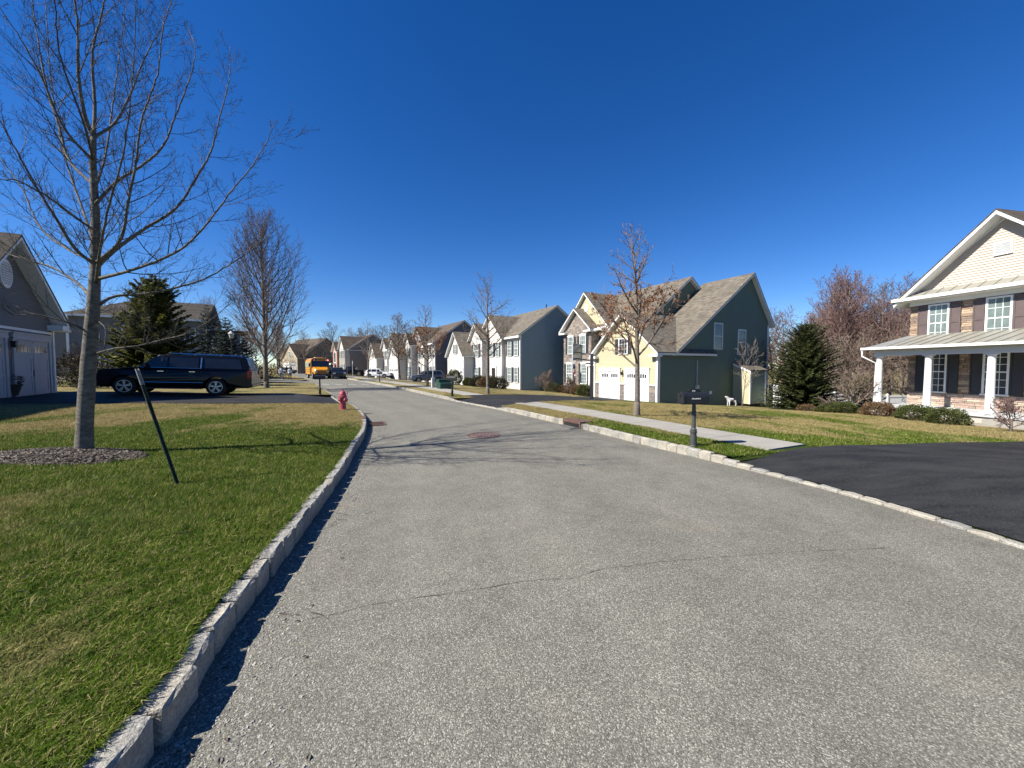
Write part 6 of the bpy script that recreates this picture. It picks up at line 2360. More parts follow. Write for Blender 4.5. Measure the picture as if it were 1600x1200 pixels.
def stake():
    x, y = -4.15, 4.71
    b = Vector((x, y, ztf(x, y)))
    top = Vector((-4.66, 4.78, 1.63)) - b
    r = empty('steel_stake', b, 0, 'leaning dark green steel stake with a pale top on the left lawn', 'stake')
    d = top.normalized()
    s = d.cross(Vector((0, 1, 0))).normalized()
    n = d.cross(s)

    def bar(p0, p1, w, t, c=Vector((0, 0, 0))):
        P = [p + s * a + n * q + c for p in (p0, p1) for a, q in ((-w, -t), (w, -t), (w, t), (-w, t))]
        return P, [(0, 3, 2, 1), (4, 5, 6, 7), (0, 1, 5, 4), (1, 2, 6, 5), (2, 3, 7, 6), (3, 0, 4, 7)]
    mb = MB()
    k = top.length
    mb.add(*bar(d * -0.15, d * (k * 0.86), 0.020, 0.004))
    mb.add(*bar(d * -0.15, d * (k * 0.86), 0.004, 0.012, n * 0.0165))
    mb.build('post', 'green_stake', r)
    mb = MB()
    mb.add(*bar(d * (k * 0.86 + 0.001), d * k, 0.021, 0.0045))
    mb.add(*bar(d * (k * 0.86 + 0.001), d * k, 0.0042, 0.012, n * 0.017))
    mb.build('bare_tip', 'bare_steel', r)


stake()


def mailbox(x, y, rz, label, detail=True, s=1.0):
    r = empty('mailbox', (x, y, ztf(x, y) - 0.01), rz, label, 'mailbox')
    r.scale = (s, s, s)
    mb = MB()
    mb.lathe([(0.075, 0.0), (0.075, 0.015), (0.068, 0.03), (0.056, 0.27), (0.068, 0.275), (0.07, 0.29), (0.056, 0.30), (0.060, 0.315), (0.060, 0.335), (0.045, 0.35),
              (0.040, 0.36), (0.033, 0.86)], 18)
    mb.build('post', 'grey_post' if detail else 'black_metal', r)
    mb = MB()                                  # box: x is the long axis, door at -x
    sec = [(-0.105, 0.84), (0.105, 0.84)] + [(0.105 * math.cos(t), 0.97 + 0.085 * math.sin(t)) for t in [k * math.pi / 8 for k in range(9)]]
    P = [(-0.24, a, z) for a, z in sec] + [(0.24, a, z) for a, z in sec]
    k = len(sec)
    mb.add(P, [tuple(range(k))[::-1], tuple(range(k, 2 * k))] + [(i, (i + 1) % k, k + (i + 1) % k, k + i) for i in range(k)])
    mb.box(-0.26, 0.26, -0.05, 0.05, 0.82, 0.839)
    bx = mb.build('box', 'black_metal', r)
    mb = MB()
    P = [(-0.275, a * 1.06, 0.84 + (z - 0.84) * 1.04) for a, z in sec] + [(-0.243, a * 1.06, 0.84 + (z - 0.84) * 1.04) for a, z in sec]
    mb.add(P, [tuple(range(k))[::-1], tuple(range(k, 2 * k))] + [(i, (i + 1) % k, k + (i + 1) % k, k + i) for i in range(k)])
    mb.box(-0.30, -0.276, -0.02, 0.02, 0.98, 1.0)
    mb.build('door', 'black_metal', bx)
    mb = MB()
    mb.box(-0.13, 0.13, -0.012, 0.012, 1.045, 1.085)
    mb.box(-0.10, 0.10, -0.013, 0.013, 1.0852, 1.115)
    pl = mb.build('address_plaque', 'black_metal', bx)
    if detail:
        # pale number and name strokes, too small to read
        mb = MB()
        for a, z0, z1 in ((-0.045, 1.066, 1.092), (-0.032, 1.066, 1.078), (-0.032, 1.083, 1.092), (-0.012, 1.066, 1.090), (0.0, 1.066, 1.090)):
            mb.box(a, a + 0.007, -0.0155, -0.0128, z0, z1)
        mb.build('number_strokes', 'white', pl)
        mb = MB()
        rr = random.Random(3)
        a = -0.11
        while a < 0.07:
            h = rr.choice((0.012, 0.016, 0.024))
            mb.box(a, a + 0.007, -0.1082, -0.105, 0.925, 0.925 + h)
            mb.box(a + 0.007, a + 0.013, -0.1081, -0.105, 0.925, 0.929)
            a += 0.0165
        mb.build('name_strokes', 'white', bx)
    mb = MB()
    mb.box(-0.10, -0.085, 0.108, 0.114, 0.92, 1.03)
    mb.box(-0.10, -0.04, 0.108, 0.1141, 1.031, 1.06)
    mb.build('flag', 'black_metal', bx)
    return r


mailbox(3.51, 7.38, R(6), 'black mailbox with pale lettering on the grass strip by the right kerb')
mailbox(-10.47, 20.9, R(200), 'black mailbox beyond the hydrant, in front of the bus', False, 1.02)
mailbox(-3.11, 19.95, R(-20), 'black mailbox at the corner of the second driveway by the sidewalk', False, 1.02)
mailbox(-13.9, 40.3, R(-25), 'small far black mailbox before the white car', False, 1.0)


def lamp_post(x, y, h, label):
    r = empty('lamp_post', gl(x, y), 0, label, 'street lamp')
    mb = MB()
    mb.lathe([(0.13, 0), (0.13, 0.1), (0.09, 0.5), (0.055, 0.6), (0.045, h - 0.5), (0.07, h - 0.46)], 12)
    mb.build('pole', 'black_metal', r)
    mb = MB()
    mb.lathe([(0.10, h - 0.46), (0.19, h - 0.1), (0.06, h - 0.09)], 8)
    mb.build('globe', 'pale_grey', r)
    mb = MB()
    mb.lathe([(0.23, h - 0.1), (0.10, h + 0.04), (0.03, h + 0.12)], 8)
    mb.build('cap', 'pale_grey', r)


lamp_post(-22.2, 30.5, 4.1, 'black lamp post standing behind the black vehicle')

r = empty('utility_cabinet', gl(-5.05, 28.2), R(30), 'taller dark green utility cabinet beside the sidewalk', 'utility box')
mb = MB()
mb.box(-0.45, 0.45, -0.35, 0.35, 0.0, 0.62)
mb.build('housing', 'util_green', r, bevel=0.02)
mb = MB()
mb.box(-0.47, 0.47, -0.37, 0.37, 0.62, 0.67)
mb.build('lid', 'util_green', r, bevel=0.01)
r = empty('utility_cabinet', gl(-4.75, 27.35), R(30), 'lower green utility cabinet in front of the taller one', 'utility box')
mb = MB()
mb.box(-0.5, 0.5, -0.33, 0.33, 0.0, 0.44)
mb.build('housing', 'util_green', r, bevel=0.03)
mb = MB()
mb.box(-0.515, 0.515, -0.345, 0.345, 0.36, 0.40)
mb.build('lid', 'util_green', r, bevel=0.01)
r = empty('utility_pedestal', gl(-5.95, 28.9), R(30), 'pale grey pedestal post beside the green utility cabinets', 'utility box')
mb = MB()
mb.box(-0.12, 0.12, -0.12, 0.12, 0.0, 0.75)
mb.build('housing', 'pale_grey', r, bevel=0.02)
mb = MB()
mb.tube([(0, 0, 0.75), (0, 0, 2.1)], 0.035, 8)
mb.build('pole', 'pale_grey', r)
r = empty('sign_post', gl(-22.4, 54.0), R(30), 'thin pale sign post at the kerb right of the bus', 'sign post')
mb = MB()
mb.tube([(0, 0, -0.1), (0, 0, 2.4)], 0.035, 6)
mb.build('pole', 'pale_grey', r)
mb = MB()
mb.box(-0.012, 0.012, -0.2, 0.2, 2.0, 2.45)
mb.build('plate', 'pale_grey', r)

# basketball hoop on the cream house's driveway
hx, hy = 4.75, 22.9
r = empty('basketball_hoop', gl(hx, hy), R(150), 'dark basketball hoop pole beside the second driveway', 'basketball hoop')
mb = MB()
mb.box(-0.075, 0.075, -0.075, 0.075, -0.2, 2.75)
mb.box(-0.16, 0.16, -0.16, 0.16, 0.0, 0.03)
mb.build('pole', 'black_metal', r)
mb = MB()
for z in (2.35, 2.72):
    mb.tube([(0.05, 0.04, z), (0.9, 0.04, z + 0.12)], 0.028, 6)
    mb.tube([(0.05, -0.04, z), (0.9, -0.04, z + 0.12)], 0.028, 6)
mb.build('arm', 'black_metal', r)
mb = MB()
mb.box(0.9, 0.93, -0.75, 0.75, 2.40, 3.30)
bb = mb.build('backboard', 'acrylic', r)
mb = MB()
for y0, y1, z0, z1 in ((-0.80, -0.75, 2.35, 3.35), (0.75, 0.80, 2.35, 3.35), (-0.75, 0.75, 3.30, 3.35), (-0.75, 0.75, 2.35, 2.40)):
    mb.box(0.885, 0.945, y0, y1, z0, z1)
mb.build('frame', 'pale_grey', bb)
mb = MB()
mb.tube([(1.17 + 0.225 * math.cos(t), 0.225 * math.sin(t), 2.55) for t in [k * math.pi / 10 for k in range(21)]], 0.012, 6)
mb.box(0.93, 0.96, -0.07, 0.07, 2.48, 2.57)
mb.build('rim', 'flag_red', r)
mb = MB()
for k in range(10):
    t = k * math.pi / 5
    mb.tube([(1.17 + 0.22 * math.cos(t), 0.22 * math.sin(t), 2.54), (1.17 + 0.12 * math.cos(t + 0.5), 0.12 * math.sin(t + 0.5), 2.15)], 0.006, 4)
    mb.tube([(1.17 + 0.22 * math.cos(t), 0.22 * math.sin(t), 2.54), (1.17 + 0.12 * math.cos(t - 0.5), 0.12 * math.sin(t - 0.5), 2.15)], 0.006, 4)
mb.build('net', 'white', r)

# flag on the stone bay of the cream house
fx, fy = gh(12.6, -2.6)
r = empty('house_flag', (fx, fy, 1.45), math.atan2(-0.492, -0.870), 'small striped red white and blue flag on the stone bay', 'flag')
mb = MB()
mb.tube([(-0.42, 0, -0.35), (0.65, 0, 0.55)], 0.014, 6)
mb.build('staff', 'white', r)


def flag_pt(a, b):                                   # hanging folds
    return (0.62 - a * 0.25 + 0.04 * math.sin(b * 7), 0.10 * math.sin(a * 9 + b * 3), 0.5 - b * 1.05 - a * 0.28)


mb = MB()
for i in range(7):
    for j in range(8):
        a0, a1, b0, b1 = i / 7, (i + 1) / 7, j / 8, (j + 1) / 8
        m = 2 if (j < 3 and i < 4) else (0 if i % 2 == 0 else 1)
        mb.add([flag_pt(a0, b0), flag_pt(a1, b0), flag_pt(a1, b1), flag_pt(a0, b1)], [(0, 1, 2, 3)], m)
fo = mb.build('cloth', ['flag_red', 'white', 'flag_blue'], r)
sm = fo.modifiers.new('thick', 'SOLIDIFY')
sm.thickness = 0.006

# air conditioner and garden dog figure by the shaded wall
ax, ay = gh(-0.75, -12.9)
r = empty('air_conditioner', gl(ax, ay), math.atan2(0.870, -0.492), 'pale boxy air conditioner at the foot of the shaded wall', 'air conditioner')
mb = MB()
mb.box(-0.35, 0.35, -0.4, 0.4, 0.05, 0.85)
mb.build('casing', 'pale_grey', r, bevel=0.03)
mb = MB()
mb.box(-0.372, -0.352, -0.30, 0.30, 0.15, 0.75)
mb.build('grille', 'black_metal', r)
mb = MB()
mb.box(-0.42, 0.42, -0.47, 0.47, -0.2, 0.048)
mb.build('pad', 'concrete', r)


def dog(loc, rz):
    """white and black dog standing side on"""
    r = empty('dog', loc, rz, 'white dog with dark patches by the shaded wall of the cream house', 'dog')
    me = bpy.data.meshes.new('body')
    V = [(-0.30, 0, 0.50), (-0.05, 0, 0.49), (0.22, 0, 0.50), (0.34, 0, 0.62), (0.42, 0, 0.74), (0.56, 0, 0.71),          # spine, neck, head, muzzle
         (0.22, 0.09, 0.34), (0.21, 0.09, 0.18), (0.23, 0.09, 0.03), (0.22, -0.09, 0.34), (0.23, -0.09, 0.18), (0.25, -0.09, 0.03),
         (-0.28, 0.09, 0.36), (-0.36, 0.09, 0.20), (-0.33, 0.09, 0.03), (-0.28, -0.09, 0.36), (-0.38, -0.09, 0.20), (-0.35, -0.09, 0.03),
         (-0.42, 0, 0.56), (-0.55, 0, 0.66), (0.27, 0.09, 0.02), (0.29, -0.09, 0.02), (-0.29, 0.09, 0.02), (-0.31, -0.09, 0.02), (0.40, 0.07, 0.80), (0.40, -0.07, 0.80)]
    E_ = [(0, 1), (1, 2), (2, 3), (3, 4), (4, 5), (2, 6), (6, 7), (7, 8), (2, 9), (9, 10), (10, 11), (0, 12), (12, 13), (13, 14), (0, 15), (15, 16), (16, 17), (0, 18), (18, 19),
          (8, 20), (11, 21), (14, 22), (17, 23), (4, 24), (4, 25)]
    RR = [0.125, 0.12, 0.145, 0.095, 0.085, 0.04, 0.06, 0.035, 0.028, 0.06, 0.035, 0.028, 0.075, 0.038, 0.028, 0.075, 0.038, 0.028, 0.03, 0.015, 0.024, 0.024, 0.024, 0.024, 0.022, 0.022]
    o = skin_body(V, E_, RR, 'body', lambda p: 1 if ((p.x < -0.12 and p.z > 0.45) or (p.x > 0.36 and p.z > 0.76)) else 0, ['cloth_white', 'cloth_dark'], r)
    return r


def skin_body(V, E_, RR, name, pick, mats, parent, root=0):
    me = bpy.data.meshes.new(name + '_cage')
    me.from_pydata(V, E_, [])
    o = bpy.data.objects.new(name + '_cage', me)
    COL.objects.link(o)
    md = o.modifiers.new('skin', 'SKIN')
    md.use_smooth_shade = True
    sv = me.skin_vertices[0].data if me.skin_vertices else None
    if sv is None:
        bm = bmesh.new()
        bm.from_mesh(me)
        bm.verts.layers.skin.verify()
        bm.to_mesh(me)
        bm.free()
        sv = me.skin_vertices[0].data
    for i, q in enumerate(RR):
        sv[i].radius = (q, q)
        sv[i].use_root = i == root
    ss = o.modifiers.new('sub', 'SUBSURF')
    ss.levels = ss.render_levels = 2
    dg = bpy.context.evaluated_depsgraph_get()
    m2 = bpy.data.meshes.new_from_object(o.evaluated_get(dg))
    bpy.data.objects.remove(o)
    m2.name = name
    m2.materials.clear()
    for q in mats:
        m2.materials.append(MT[q])
    for p in m2.polygons:
        p.use_smooth = True
        p.material_index = pick(p.center)
    return link(name, m2, parent)


dx_, dy_ = gh(-1.3, -6.9)
dog((dx_, dy_, ztf(dx_, dy_)), R(190))


# ------------------------------------------------------------------ people
def person(loc, rz, h, label, top, legs, stride=0.12, arm=0.2, bag=None, hair=True, shoe='cloth_dark', turn=0.0):
    """standing or walking figure, forward +x; one continuous skinned body"""
    k = h / 1.72
    r = empty('person', loc, rz, label, 'person')
    s = stride
    V = [(0, 0, 0.96), (0, 0, 1.12), (0.01, 0, 1.30), (0.0, 0, 1.46), (0.015, 0, 1.53), (0.03, 0, 1.60), (0.035, 0, 1.68),
         (0, 0.09, 0.92), (s * 0.6, 0.095, 0.50), (s, 0.095, 0.09), (s + 0.14, 0.10, 0.04),
         (0, -0.09, 0.92), (-s * 0.4, -0.095, 0.50), (-s * 1.2, -0.095, 0.11), (-s * 1.2 + 0.13, -0.10, 0.04),
         (0, 0.18, 1.41), (-arm * 0.5, 0.235, 1.14), (-arm * 0.4 + 0.06, 0.25, 0.90), (-arm * 0.4 + 0.09, 0.25, 0.82),
         (0, -0.18, 1.41), (arm * 0.4, -0.235, 1.14), (arm * 0.8 + 0.05, -0.25, 0.91), (arm * 0.8 + 0.09, -0.25, 0.83)]
    E_ = [(0, 1), (1, 2), (2, 3), (3, 4), (4, 5), (5, 6), (0, 7), (7, 8), (8, 9), (9, 10), (0, 11), (11, 12), (12, 13), (13, 14), (3, 15), (15, 16), (16, 17), (17, 18), (3, 19), (19, 20), (20, 21), (21, 22)]
    RR = [0.145, 0.13, 0.155, 0.12, 0.06, 0.09, 0.085, 0.095, 0.062, 0.045, 0.038, 0.095, 0.062, 0.045, 0.038, 0.065, 0.05, 0.036, 0.030, 0.065, 0.05, 0.036, 0.030]
    V = [(x * k, y * k, z * k) for x, y, z in V]
    RR = [q * k for q in RR]

    def pick(p):
        z = p.z / k
        if z > 1.50:
            return 2
        if z < 0.09:
            return 3
        if abs(p.y / k) > 0.19 and z < 0.93:
            return 2
        return 0 if z > 0.93 else 1
    b = skin_body(V, E_, RR, 'body', pick, [top, legs, 'skin', shoe], r)
    # fingers and thumb of each hand, part of the body's mesh
    mb = MB()
    for hx, sg in ((V[18][0], 1), (V[22][0], -1)):
        for j, (dx, ln) in enumerate(((-0.022, 0.055), (-0.008, 0.068), (0.008, 0.064), (0.022, 0.048))):
            y = sg * 0.25 * k
            z0 = (0.80 if sg > 0 else 0.81) * k
            mb.tube([(hx + dx * k, y, z0), (hx + (dx + 0.008) * k, y - sg * 0.004 * k, z0 - ln * 0.5 * k), (hx + (dx + 0.02) * k, y - sg * 0.016 * k, z0 - ln * k)], [0.0085 * k, 0.008 * k, 0.006 * k], 5)
        mb.tube([(hx + 0.02 * k, sg * 0.245 * k, 0.835 * k), (hx + 0.045 * k, sg * 0.235 * k, 0.81 * k), (hx + 0.05 * k, sg * 0.23 * k, 0.785 * k)], [0.010 * k, 0.009 * k, 0.007 * k], 5)
    fm = bpy.data.meshes.new('f')
    fm.from_pydata(mb.v, [], mb.f)
    bm = bmesh.new()
    bm.from_mesh(b.data)
    nf = len(bm.faces)
    bm.from_mesh(fm)
    bm.faces.ensure_lookup_table()
    for f in bm.faces[nf:]:
        f.material_index = 2
    # nose, brow and ears as small shapes on the face
    bm.to_mesh(b.data)
    bm.free()
    hd = Vector((0.035, 0, 1.64)) * k
    mb = MB()
    mb.tube([hd + Vector((0.085, 0, 0.015)) * k, hd + Vector((0.105, 0, -0.02)) * k], [0.008 * k, 0.014 * k], 6)
    for sg in (-1, 1):
        mb.tube([hd + Vector((0.0, sg * 0.085, 0.01)) * k, hd + Vector((-0.005, sg * 0.1, -0.02)) * k], [0.02 * k, 0.014 * k], 6)
    mb.build('face', 'skin', r)
    mb = MB()
    for sg in (-1, 1):
        mb.tube([hd + Vector((0.080, sg * 0.032, 0.02)) * k, hd + Vector((0.088, sg * 0.032, 0.02)) * k], 0.009 * k, 6)
    mb.tube([hd + Vector((0.078, -0.025, -0.05)) * k, hd + Vector((0.082, 0, -0.053)) * k, hd + Vector((0.078, 0.025, -0.05)) * k], 0.006 * k, 5)
    mb.build('eyes_and_mouth', 'hair', r)
    if hair:
        mb = MB()
        prof = [(0.02, 0.115), (0.06, 0.105), (0.09, 0.07), (0.104, 0.02), (0.10, -0.03), (0.09, -0.06)]
        mb.lathe([(a * k, z * k) for a, z in prof[::-1]], 14, hd + Vector((-0.022, 0, 0.01)) * k)
        mb.build('hair', 'hair', r, smooth=True)
    if bag:
        mb = MB()
        mb.box(-0.34 * k, -0.15 * k, -0.16 * k, 0.16 * k, 1.02 * k, 1.42 * k)
        mb.box(-0.38 * k, -0.342 * k, -0.11 * k, 0.11 * k, 1.05 * k, 1.22 * k)
        o = mb.build('backpack', bag, None, bevel=0.04)
        o.location, o.rotation_euler = loc, (0, 0, rz)
        tag(o, 'dark backpack worn by the walking figure in white', 'backpack')
    return r


person((-25.6, 42.6, ztf(-25.6, 42.6) + 0.02), R(-60), 1.46, 'child in white top and pale blue trousers walking on the side street', 'cloth_white', 'cloth_jean', 0.16, 0.2, shoe='cloth_white')
person((-25.05, 43.3, ztf(-25.05, 43.3) + 0.02), R(-40), 1.42, 'second child in white shirt and dark trousers with backpack', 'cloth_white', 'cloth_dark', 0.14, 0.2, bag='cloth_dark')
person((-41.0, 68.3, ztf(-41, 68.3)), R(-70), 1.55, 'smaller person in dark clothes at the left of the waiting group', 'cloth_dark', 'cloth_dark', 0.05, 0.05)
person((-39.9, 68.0, ztf(-39.9, 68.0)), R(-30), 1.70, 'person in dark top and tan trousers in the middle of the waiting group', 'cloth_dark', 'cloth_tan', 0.05, 0.05)
person((-38.9, 67.6, ztf(-38.9, 67.6)), R(-100), 1.72, 'person in dark clothes at the right end of the waiting group', 'cloth_dark', 'cloth_dark', 0.06, 0.05)

# planter by the left garage door
px_, py_ = -19.6, 14.9
r = empty('planter', gl(px_, py_, 0.02), 0, 'dark planter pot with a low evergreen beside the left garage door', 'planter')
mb = MB()
mb.lathe([(0.24, 0.0), (0.36, 0.42), (0.39, 0.43), (0.39, 0.48), (0.33, 0.48)], 18)
mb.build('pot', 'terracotta', r)
sb = shrub_mesh(0.42, 0.42, 0.45, 900, 0.03, 8)
o = sb.build('foliage', 'hedge_dark', r)
o.location = (0, 0, 0.42)


# ------------------------------------------------------------------ white vinyl fence
def fence(A_, B_, n, h, label):
    A_, B_ = Vector(A_), Vector(B_)
    d = (B_ - A_).normalized()
    L = (B_ - A_).length
    r = empty('fence', (A_.x, A_.y, 0), math.atan2(d.y, d.x), label, 'fence')
    st = L / n
    for k in range(n + 1):
        p = A_ + d * (k * st)
        z = ztf(p.x, p.y)
        mb = MB()
        mb.box(k * st - 0.065, k * st + 0.065, -0.065, 0.065, z - 0.2, z + h + 0.06)
        mb.add([(k * st + a, b, z + h + 0.06) for a, b in ((-.08, -.08), (.08, -.08), (.08, .08), (-.08, .08))] + [(k * st, 0, z + h + 0.14)], [(0, 1, 4), (1, 2, 4), (2, 3, 4), (3, 0, 4), (3, 2, 1, 0)])
        mb.build('post', 'vinyl', r)
        if k < n:
            q = A_ + d * ((k + 1) * st)
            z2 = ztf(q.x, q.y)
            zm = (z + z2) / 2
            x0, x1 = k * st + 0.066, (k + 1) * st - 0.066
            for z0, z1 in ((0.08, 0.22), (h - 0.14, h)):
                mb = MB()
                mb.box(x0, x1, -0.04, 0.04, zm + z0, zm + z1)
                mb.build('rail', 'vinyl', r)
            m = 12
            w = (x1 - x0) / m
            for j in range(m):
                mb = MB()
                mb.box(x0 + j * w + 0.004, x0 + (j + 1) * w - 0.004, -0.014, 0.014, zm + 0.221, zm + h - 0.141)
                mb.build('board', 'vinyl', r)


fa = gh(0.1, -14.3)
fence((fa[0] + 0.25, fa[1] - 0.1), (20.2, 29.2), 3, 1.75, 'white vinyl fence panel between the cream house and the spruce')
fence((20.4, 29.15), (36.0, 30.5), 7, 1.35, 'long low white vinyl fence behind the spruce and porch')


# ------------------------------------------------------------------ vehicles
def arc_pts(cx, cz, r, a0, a1, n):
    return [(cx + r * math.cos(a0 + (a1 - a0) * k / n), cz + r * math.sin(a0 + (a1 - a0) * k / n)) for k in range(n + 1)]


def wheel(root, x, y, rad, wid, spokes=5, rimmat='rim', side=1, double=True):
    """tyre with its rim; y is the outer face, side +1 left / -1 right"""
    o = Vector((x, y, rad))
    ax = (0, side, 0)
    mb = MB()
    mb.lathe([(rad * 0.66, -wid), (rad * 0.95, -wid), (rad, -wid * 0.85), (rad, -wid * 0.15), (rad * 0.95, 0.0), (rad * 0.68, 0.0), (rad * 0.66, -0.02)], 28, o, ax)
    t = mb.build('tyre', 'rubber', root, smooth=False)
    mb = MB()
    mb.lathe([(rad * 0.67, -0.06), (rad * 0.67, 0.004), (rad * 0.62, 0.004), (rad * 0.60, -0.05)], 28, o, ax)
    mb.lathe([(rad * 0.16, -0.05), (rad * 0.16, 0.0), (rad * 0.08, 0.008)], 12, o, ax)
    for k in range(spokes):
        a = 2 * math.pi * k / spokes + 0.3
        for da in ((-0.14, 0.14) if double else (0,)):
            c, s = math.cos(a + da), math.sin(a + da)
            n_ = Vector((c, 0, s))
            tt = Vector((-s, 0, c)) * rad * (0.045 if double else 0.10)
            yv = Vector((0, side, 0))
            p0, p1 = o + n_ * rad * 0.12, o + n_ * rad * 0.63
            P = [p0 - tt - yv * 0.03, p0 + tt - yv * 0.03, p1 + tt - yv * 0.03, p1 - tt - yv * 0.03, p0 - tt - yv * 0.002, p0 + tt - yv * 0.002, p1 + tt - yv * 0.004, p1 - tt - yv * 0.004]
            mb.add(P, [(0, 3, 2, 1), (4, 5, 6, 7), (0, 1, 5, 4), (1, 2, 6, 5), (2, 3, 7, 6), (3, 0, 4, 7)])
    mb.build('rim', rimmat, t)
    mb = MB()
    mb.lathe([(rad * 0.6, -0.075), (rad * 0.6, -0.07), (0.01, -0.069)], 20, o, ax)
    mb.build('brake_disc', 'black_metal', t)
    return t


def car(loc, rz, label, cat, paint, S, tilt=0.0, detail=True):
    """S: dimensions; x forward, origin on the ground midway between the axles"""
    r = empty(S['name'], loc, rz, label, cat)
    r.rotation_euler = (0, -tilt, rz)
    wb, W, R_ = S['wb'] / 2, S['W'] / 2, S['wr']
    xf, xr = wb + S['fo'], -wb - S['ro']
    gc = S['gc']
    ar = R_ * 1.17
    hood0, hood1, belt, roof = S['hood0'], S['hood1'], S['belt'], S['H']
    wx, wr_ = S['wx'], S['rx']            # base of windshield, base of rear glass
    wt, rt = S['wt'], S['rt']             # roof front / rear ends
    # body side outline with wheel arches
    th = math.acos(max(-1, min(1, (gc - R_) / ar)))
    al = math.asin(max(-1, min(1, (gc - R_) / ar)))
    pl = [(xr, gc + 0.15), (xr + 0.12, gc)]
    pl += arc_pts(-wb, R_, ar, math.pi - al, al, 12)
    pl += arc_pts(wb, R_, ar, math.pi - al, al, 12)
    pl += [(xf - 0.15, gc), (xf - 0.02, gc + 0.12), (xf, hood0 - 0.30), (xf - 0.06, hood0 - 0.04), (xf - 0.22, hood0), (wx + 0.1, hood1), (wx - 0.3, belt), (wr_, belt), (xr + 0.05, belt - 0.03), (xr, belt - 0.3)]
    mb = MB()
    k = len(pl)
    # cross-section: full width at mid height, tucked in at sill and belt
    def hw(z):
        t = (z - gc) / (belt - gc)
        return W * (0.955 + 0.045 * math.sin(min(1, max(0, t * 1.1)) * math.pi)) - 0.02 * max(0, t - 0.7)

    def nose(x):
        e = max(0, (x - (xf - 0.5)) / 0.5)
        e2 = max(0, ((xr + 0.3) - x) / 0.3)
        return 1 - 0.10 * e * e - 0.05 * e2 * e2
    P = [(x, hw(z) * nose(x), z) for x, z in pl] + [(x, -hw(z) * nose(x), z) for x, z in pl]
    mb.add(P, [tuple(range(k))[::-1], tuple(range(k, 2 * k))] + [(i, (i + 1) % k, k + (i + 1) % k, k + i) for i in range(k)])
    body = mb.build('body', paint, r, bevel=0.035)
    # greenhouse
    wi = W - S['tum']
    mb = MB()
    lo = [(wx, belt - 0.02), (wr_, belt - 0.02)]
    b0, b1 = W - 0.06, wi
    Vv = []
    for sg in (1, -1):
        Vv += [(wx, sg * b0, belt - 0.02), (wt, sg * b1, roof - 0.03), ((wt + rt) / 2, sg * b1, roof), (rt, sg * b1, roof - 0.02), (wr_, sg * b0, belt - 0.02)]
    mb.add(Vv, [(0, 1, 2, 3, 4), (9, 8, 7, 6, 5), (0, 5, 6, 1), (1, 6, 7, 2), (2, 7, 8, 3), (3, 8, 9, 4), (4, 9, 5, 0)])
    cab = mb.build('cabin', paint, r, bevel=0.03)

    def sidep(x, z, sg, out=0.012):
        t = (z - (belt - 0.02)) / (roof - belt)
        return (x, sg * (b0 + (b1 - b0) * t + out), z)
    z0, z1 = belt + 0.02, roof - 0.13

    def line(xa, za, xb, zb, z):
        return xa + (xb - xa) * (z - za) / (zb - za)
    fwl = lambda z: line(wx, belt, wt, roof, z) - 0.13
    rwl = lambda z: line(wr_, belt, rt, roof, z) + S['cp']
    cuts = S['pillars']
    for sg in (1, -1):
        xs = [None] + list(cuts) + [None]
        for i in range(len(xs) - 1):
            xa0, xa1 = (fwl(z0), fwl(z1)) if xs[i] is None else (xs[i] - 0.04, xs[i] - 0.04)
            xb0, xb1 = (rwl(z0), rwl(z1)) if xs[i + 1] is None else (xs[i + 1] + 0.04, xs[i + 1] + 0.04)
            if xa0 - xb0 < 0.1:
                continue
            mb = MB()
            mb.add([sidep(xa0, z0, sg), sidep(xb0, z0, sg), sidep(xb1, z1, sg), sidep(xa1, z1, sg), sidep(xa0, z0, sg, -.02), sidep(xb0, z0, sg, -.02), sidep(xb1, z1, sg, -.02), sidep(xa1, z1, sg, -.02)],
                   [(0, 1, 2, 3), (7, 6, 5, 4), (0, 4, 5, 1), (1, 5, 6, 2), (2, 6, 7, 3), (3, 7, 4, 0)])
            mb.build('side_window', 'glass_car', cab)
        if S.get('trim'):
            mb = MB()
            xe = S['trim']
            mb.tube([sidep(fwl(z0) + 0.03, z0 - 0.02, sg, 0.015), sidep(xe, z0 - 0.02, sg, 0.015)], 0.013, 6)
            mb.tube([sidep(xe, z0 - 0.02, sg, 0.015), sidep(xe, z1 + 0.01, sg, 0.015)], 0.030, 6)
            mb.build('window_trim', 'chrome', cab)
            mb = MB()
            mb.tube([(wb - ar - 0.02, sg * (hw(0.62) + 0.004), 0.60), (-wb + ar + 0.02, sg * (hw(0.62) + 0.004), 0.60)], 0.014, 6)
            mb.build('side_moulding', 'chrome', body)
            mb = MB()
            mb.tube([(rt + 0.2, sg * (wi - 0.02), roof + 0.045), (wt - 0.35, sg * (wi - 0.02), roof + 0.045)], 0.018, 6)
            mb.tube([(rt + 0.2, sg * (wi - 0.02), roof + 0.045), (rt + 0.18, sg * (wi - 0.02), roof - 0.03)], 0.018, 6)
            mb.tube([(wt - 0.35, sg * (wi - 0.02), roof + 0.045), (wt - 0.33, sg * (wi - 0.02), roof - 0.03)], 0.018, 6)
            mb.build('roof_rail', 'chrome', cab)
            mb = MB()
            mb.box(-wb + ar + 0.05, wb - ar - 0.05, sg * W * 0.93 - 0.09, sg * W * 0.93 + 0.09, gc - 0.06, gc - 0.01)
            mb.build('running_board', 'black_metal', body)
        # mirror
        mb = MB()
        mb.box(wx - 0.42, wx - 0.30, min(sg * (W - 0.02), sg * (W + 0.17)), max(sg * (W - 0.02), sg * (W + 0.17)), belt + 0.0, belt + 0.17)
        mb.build('mirror', paint, body, bevel=0.03)
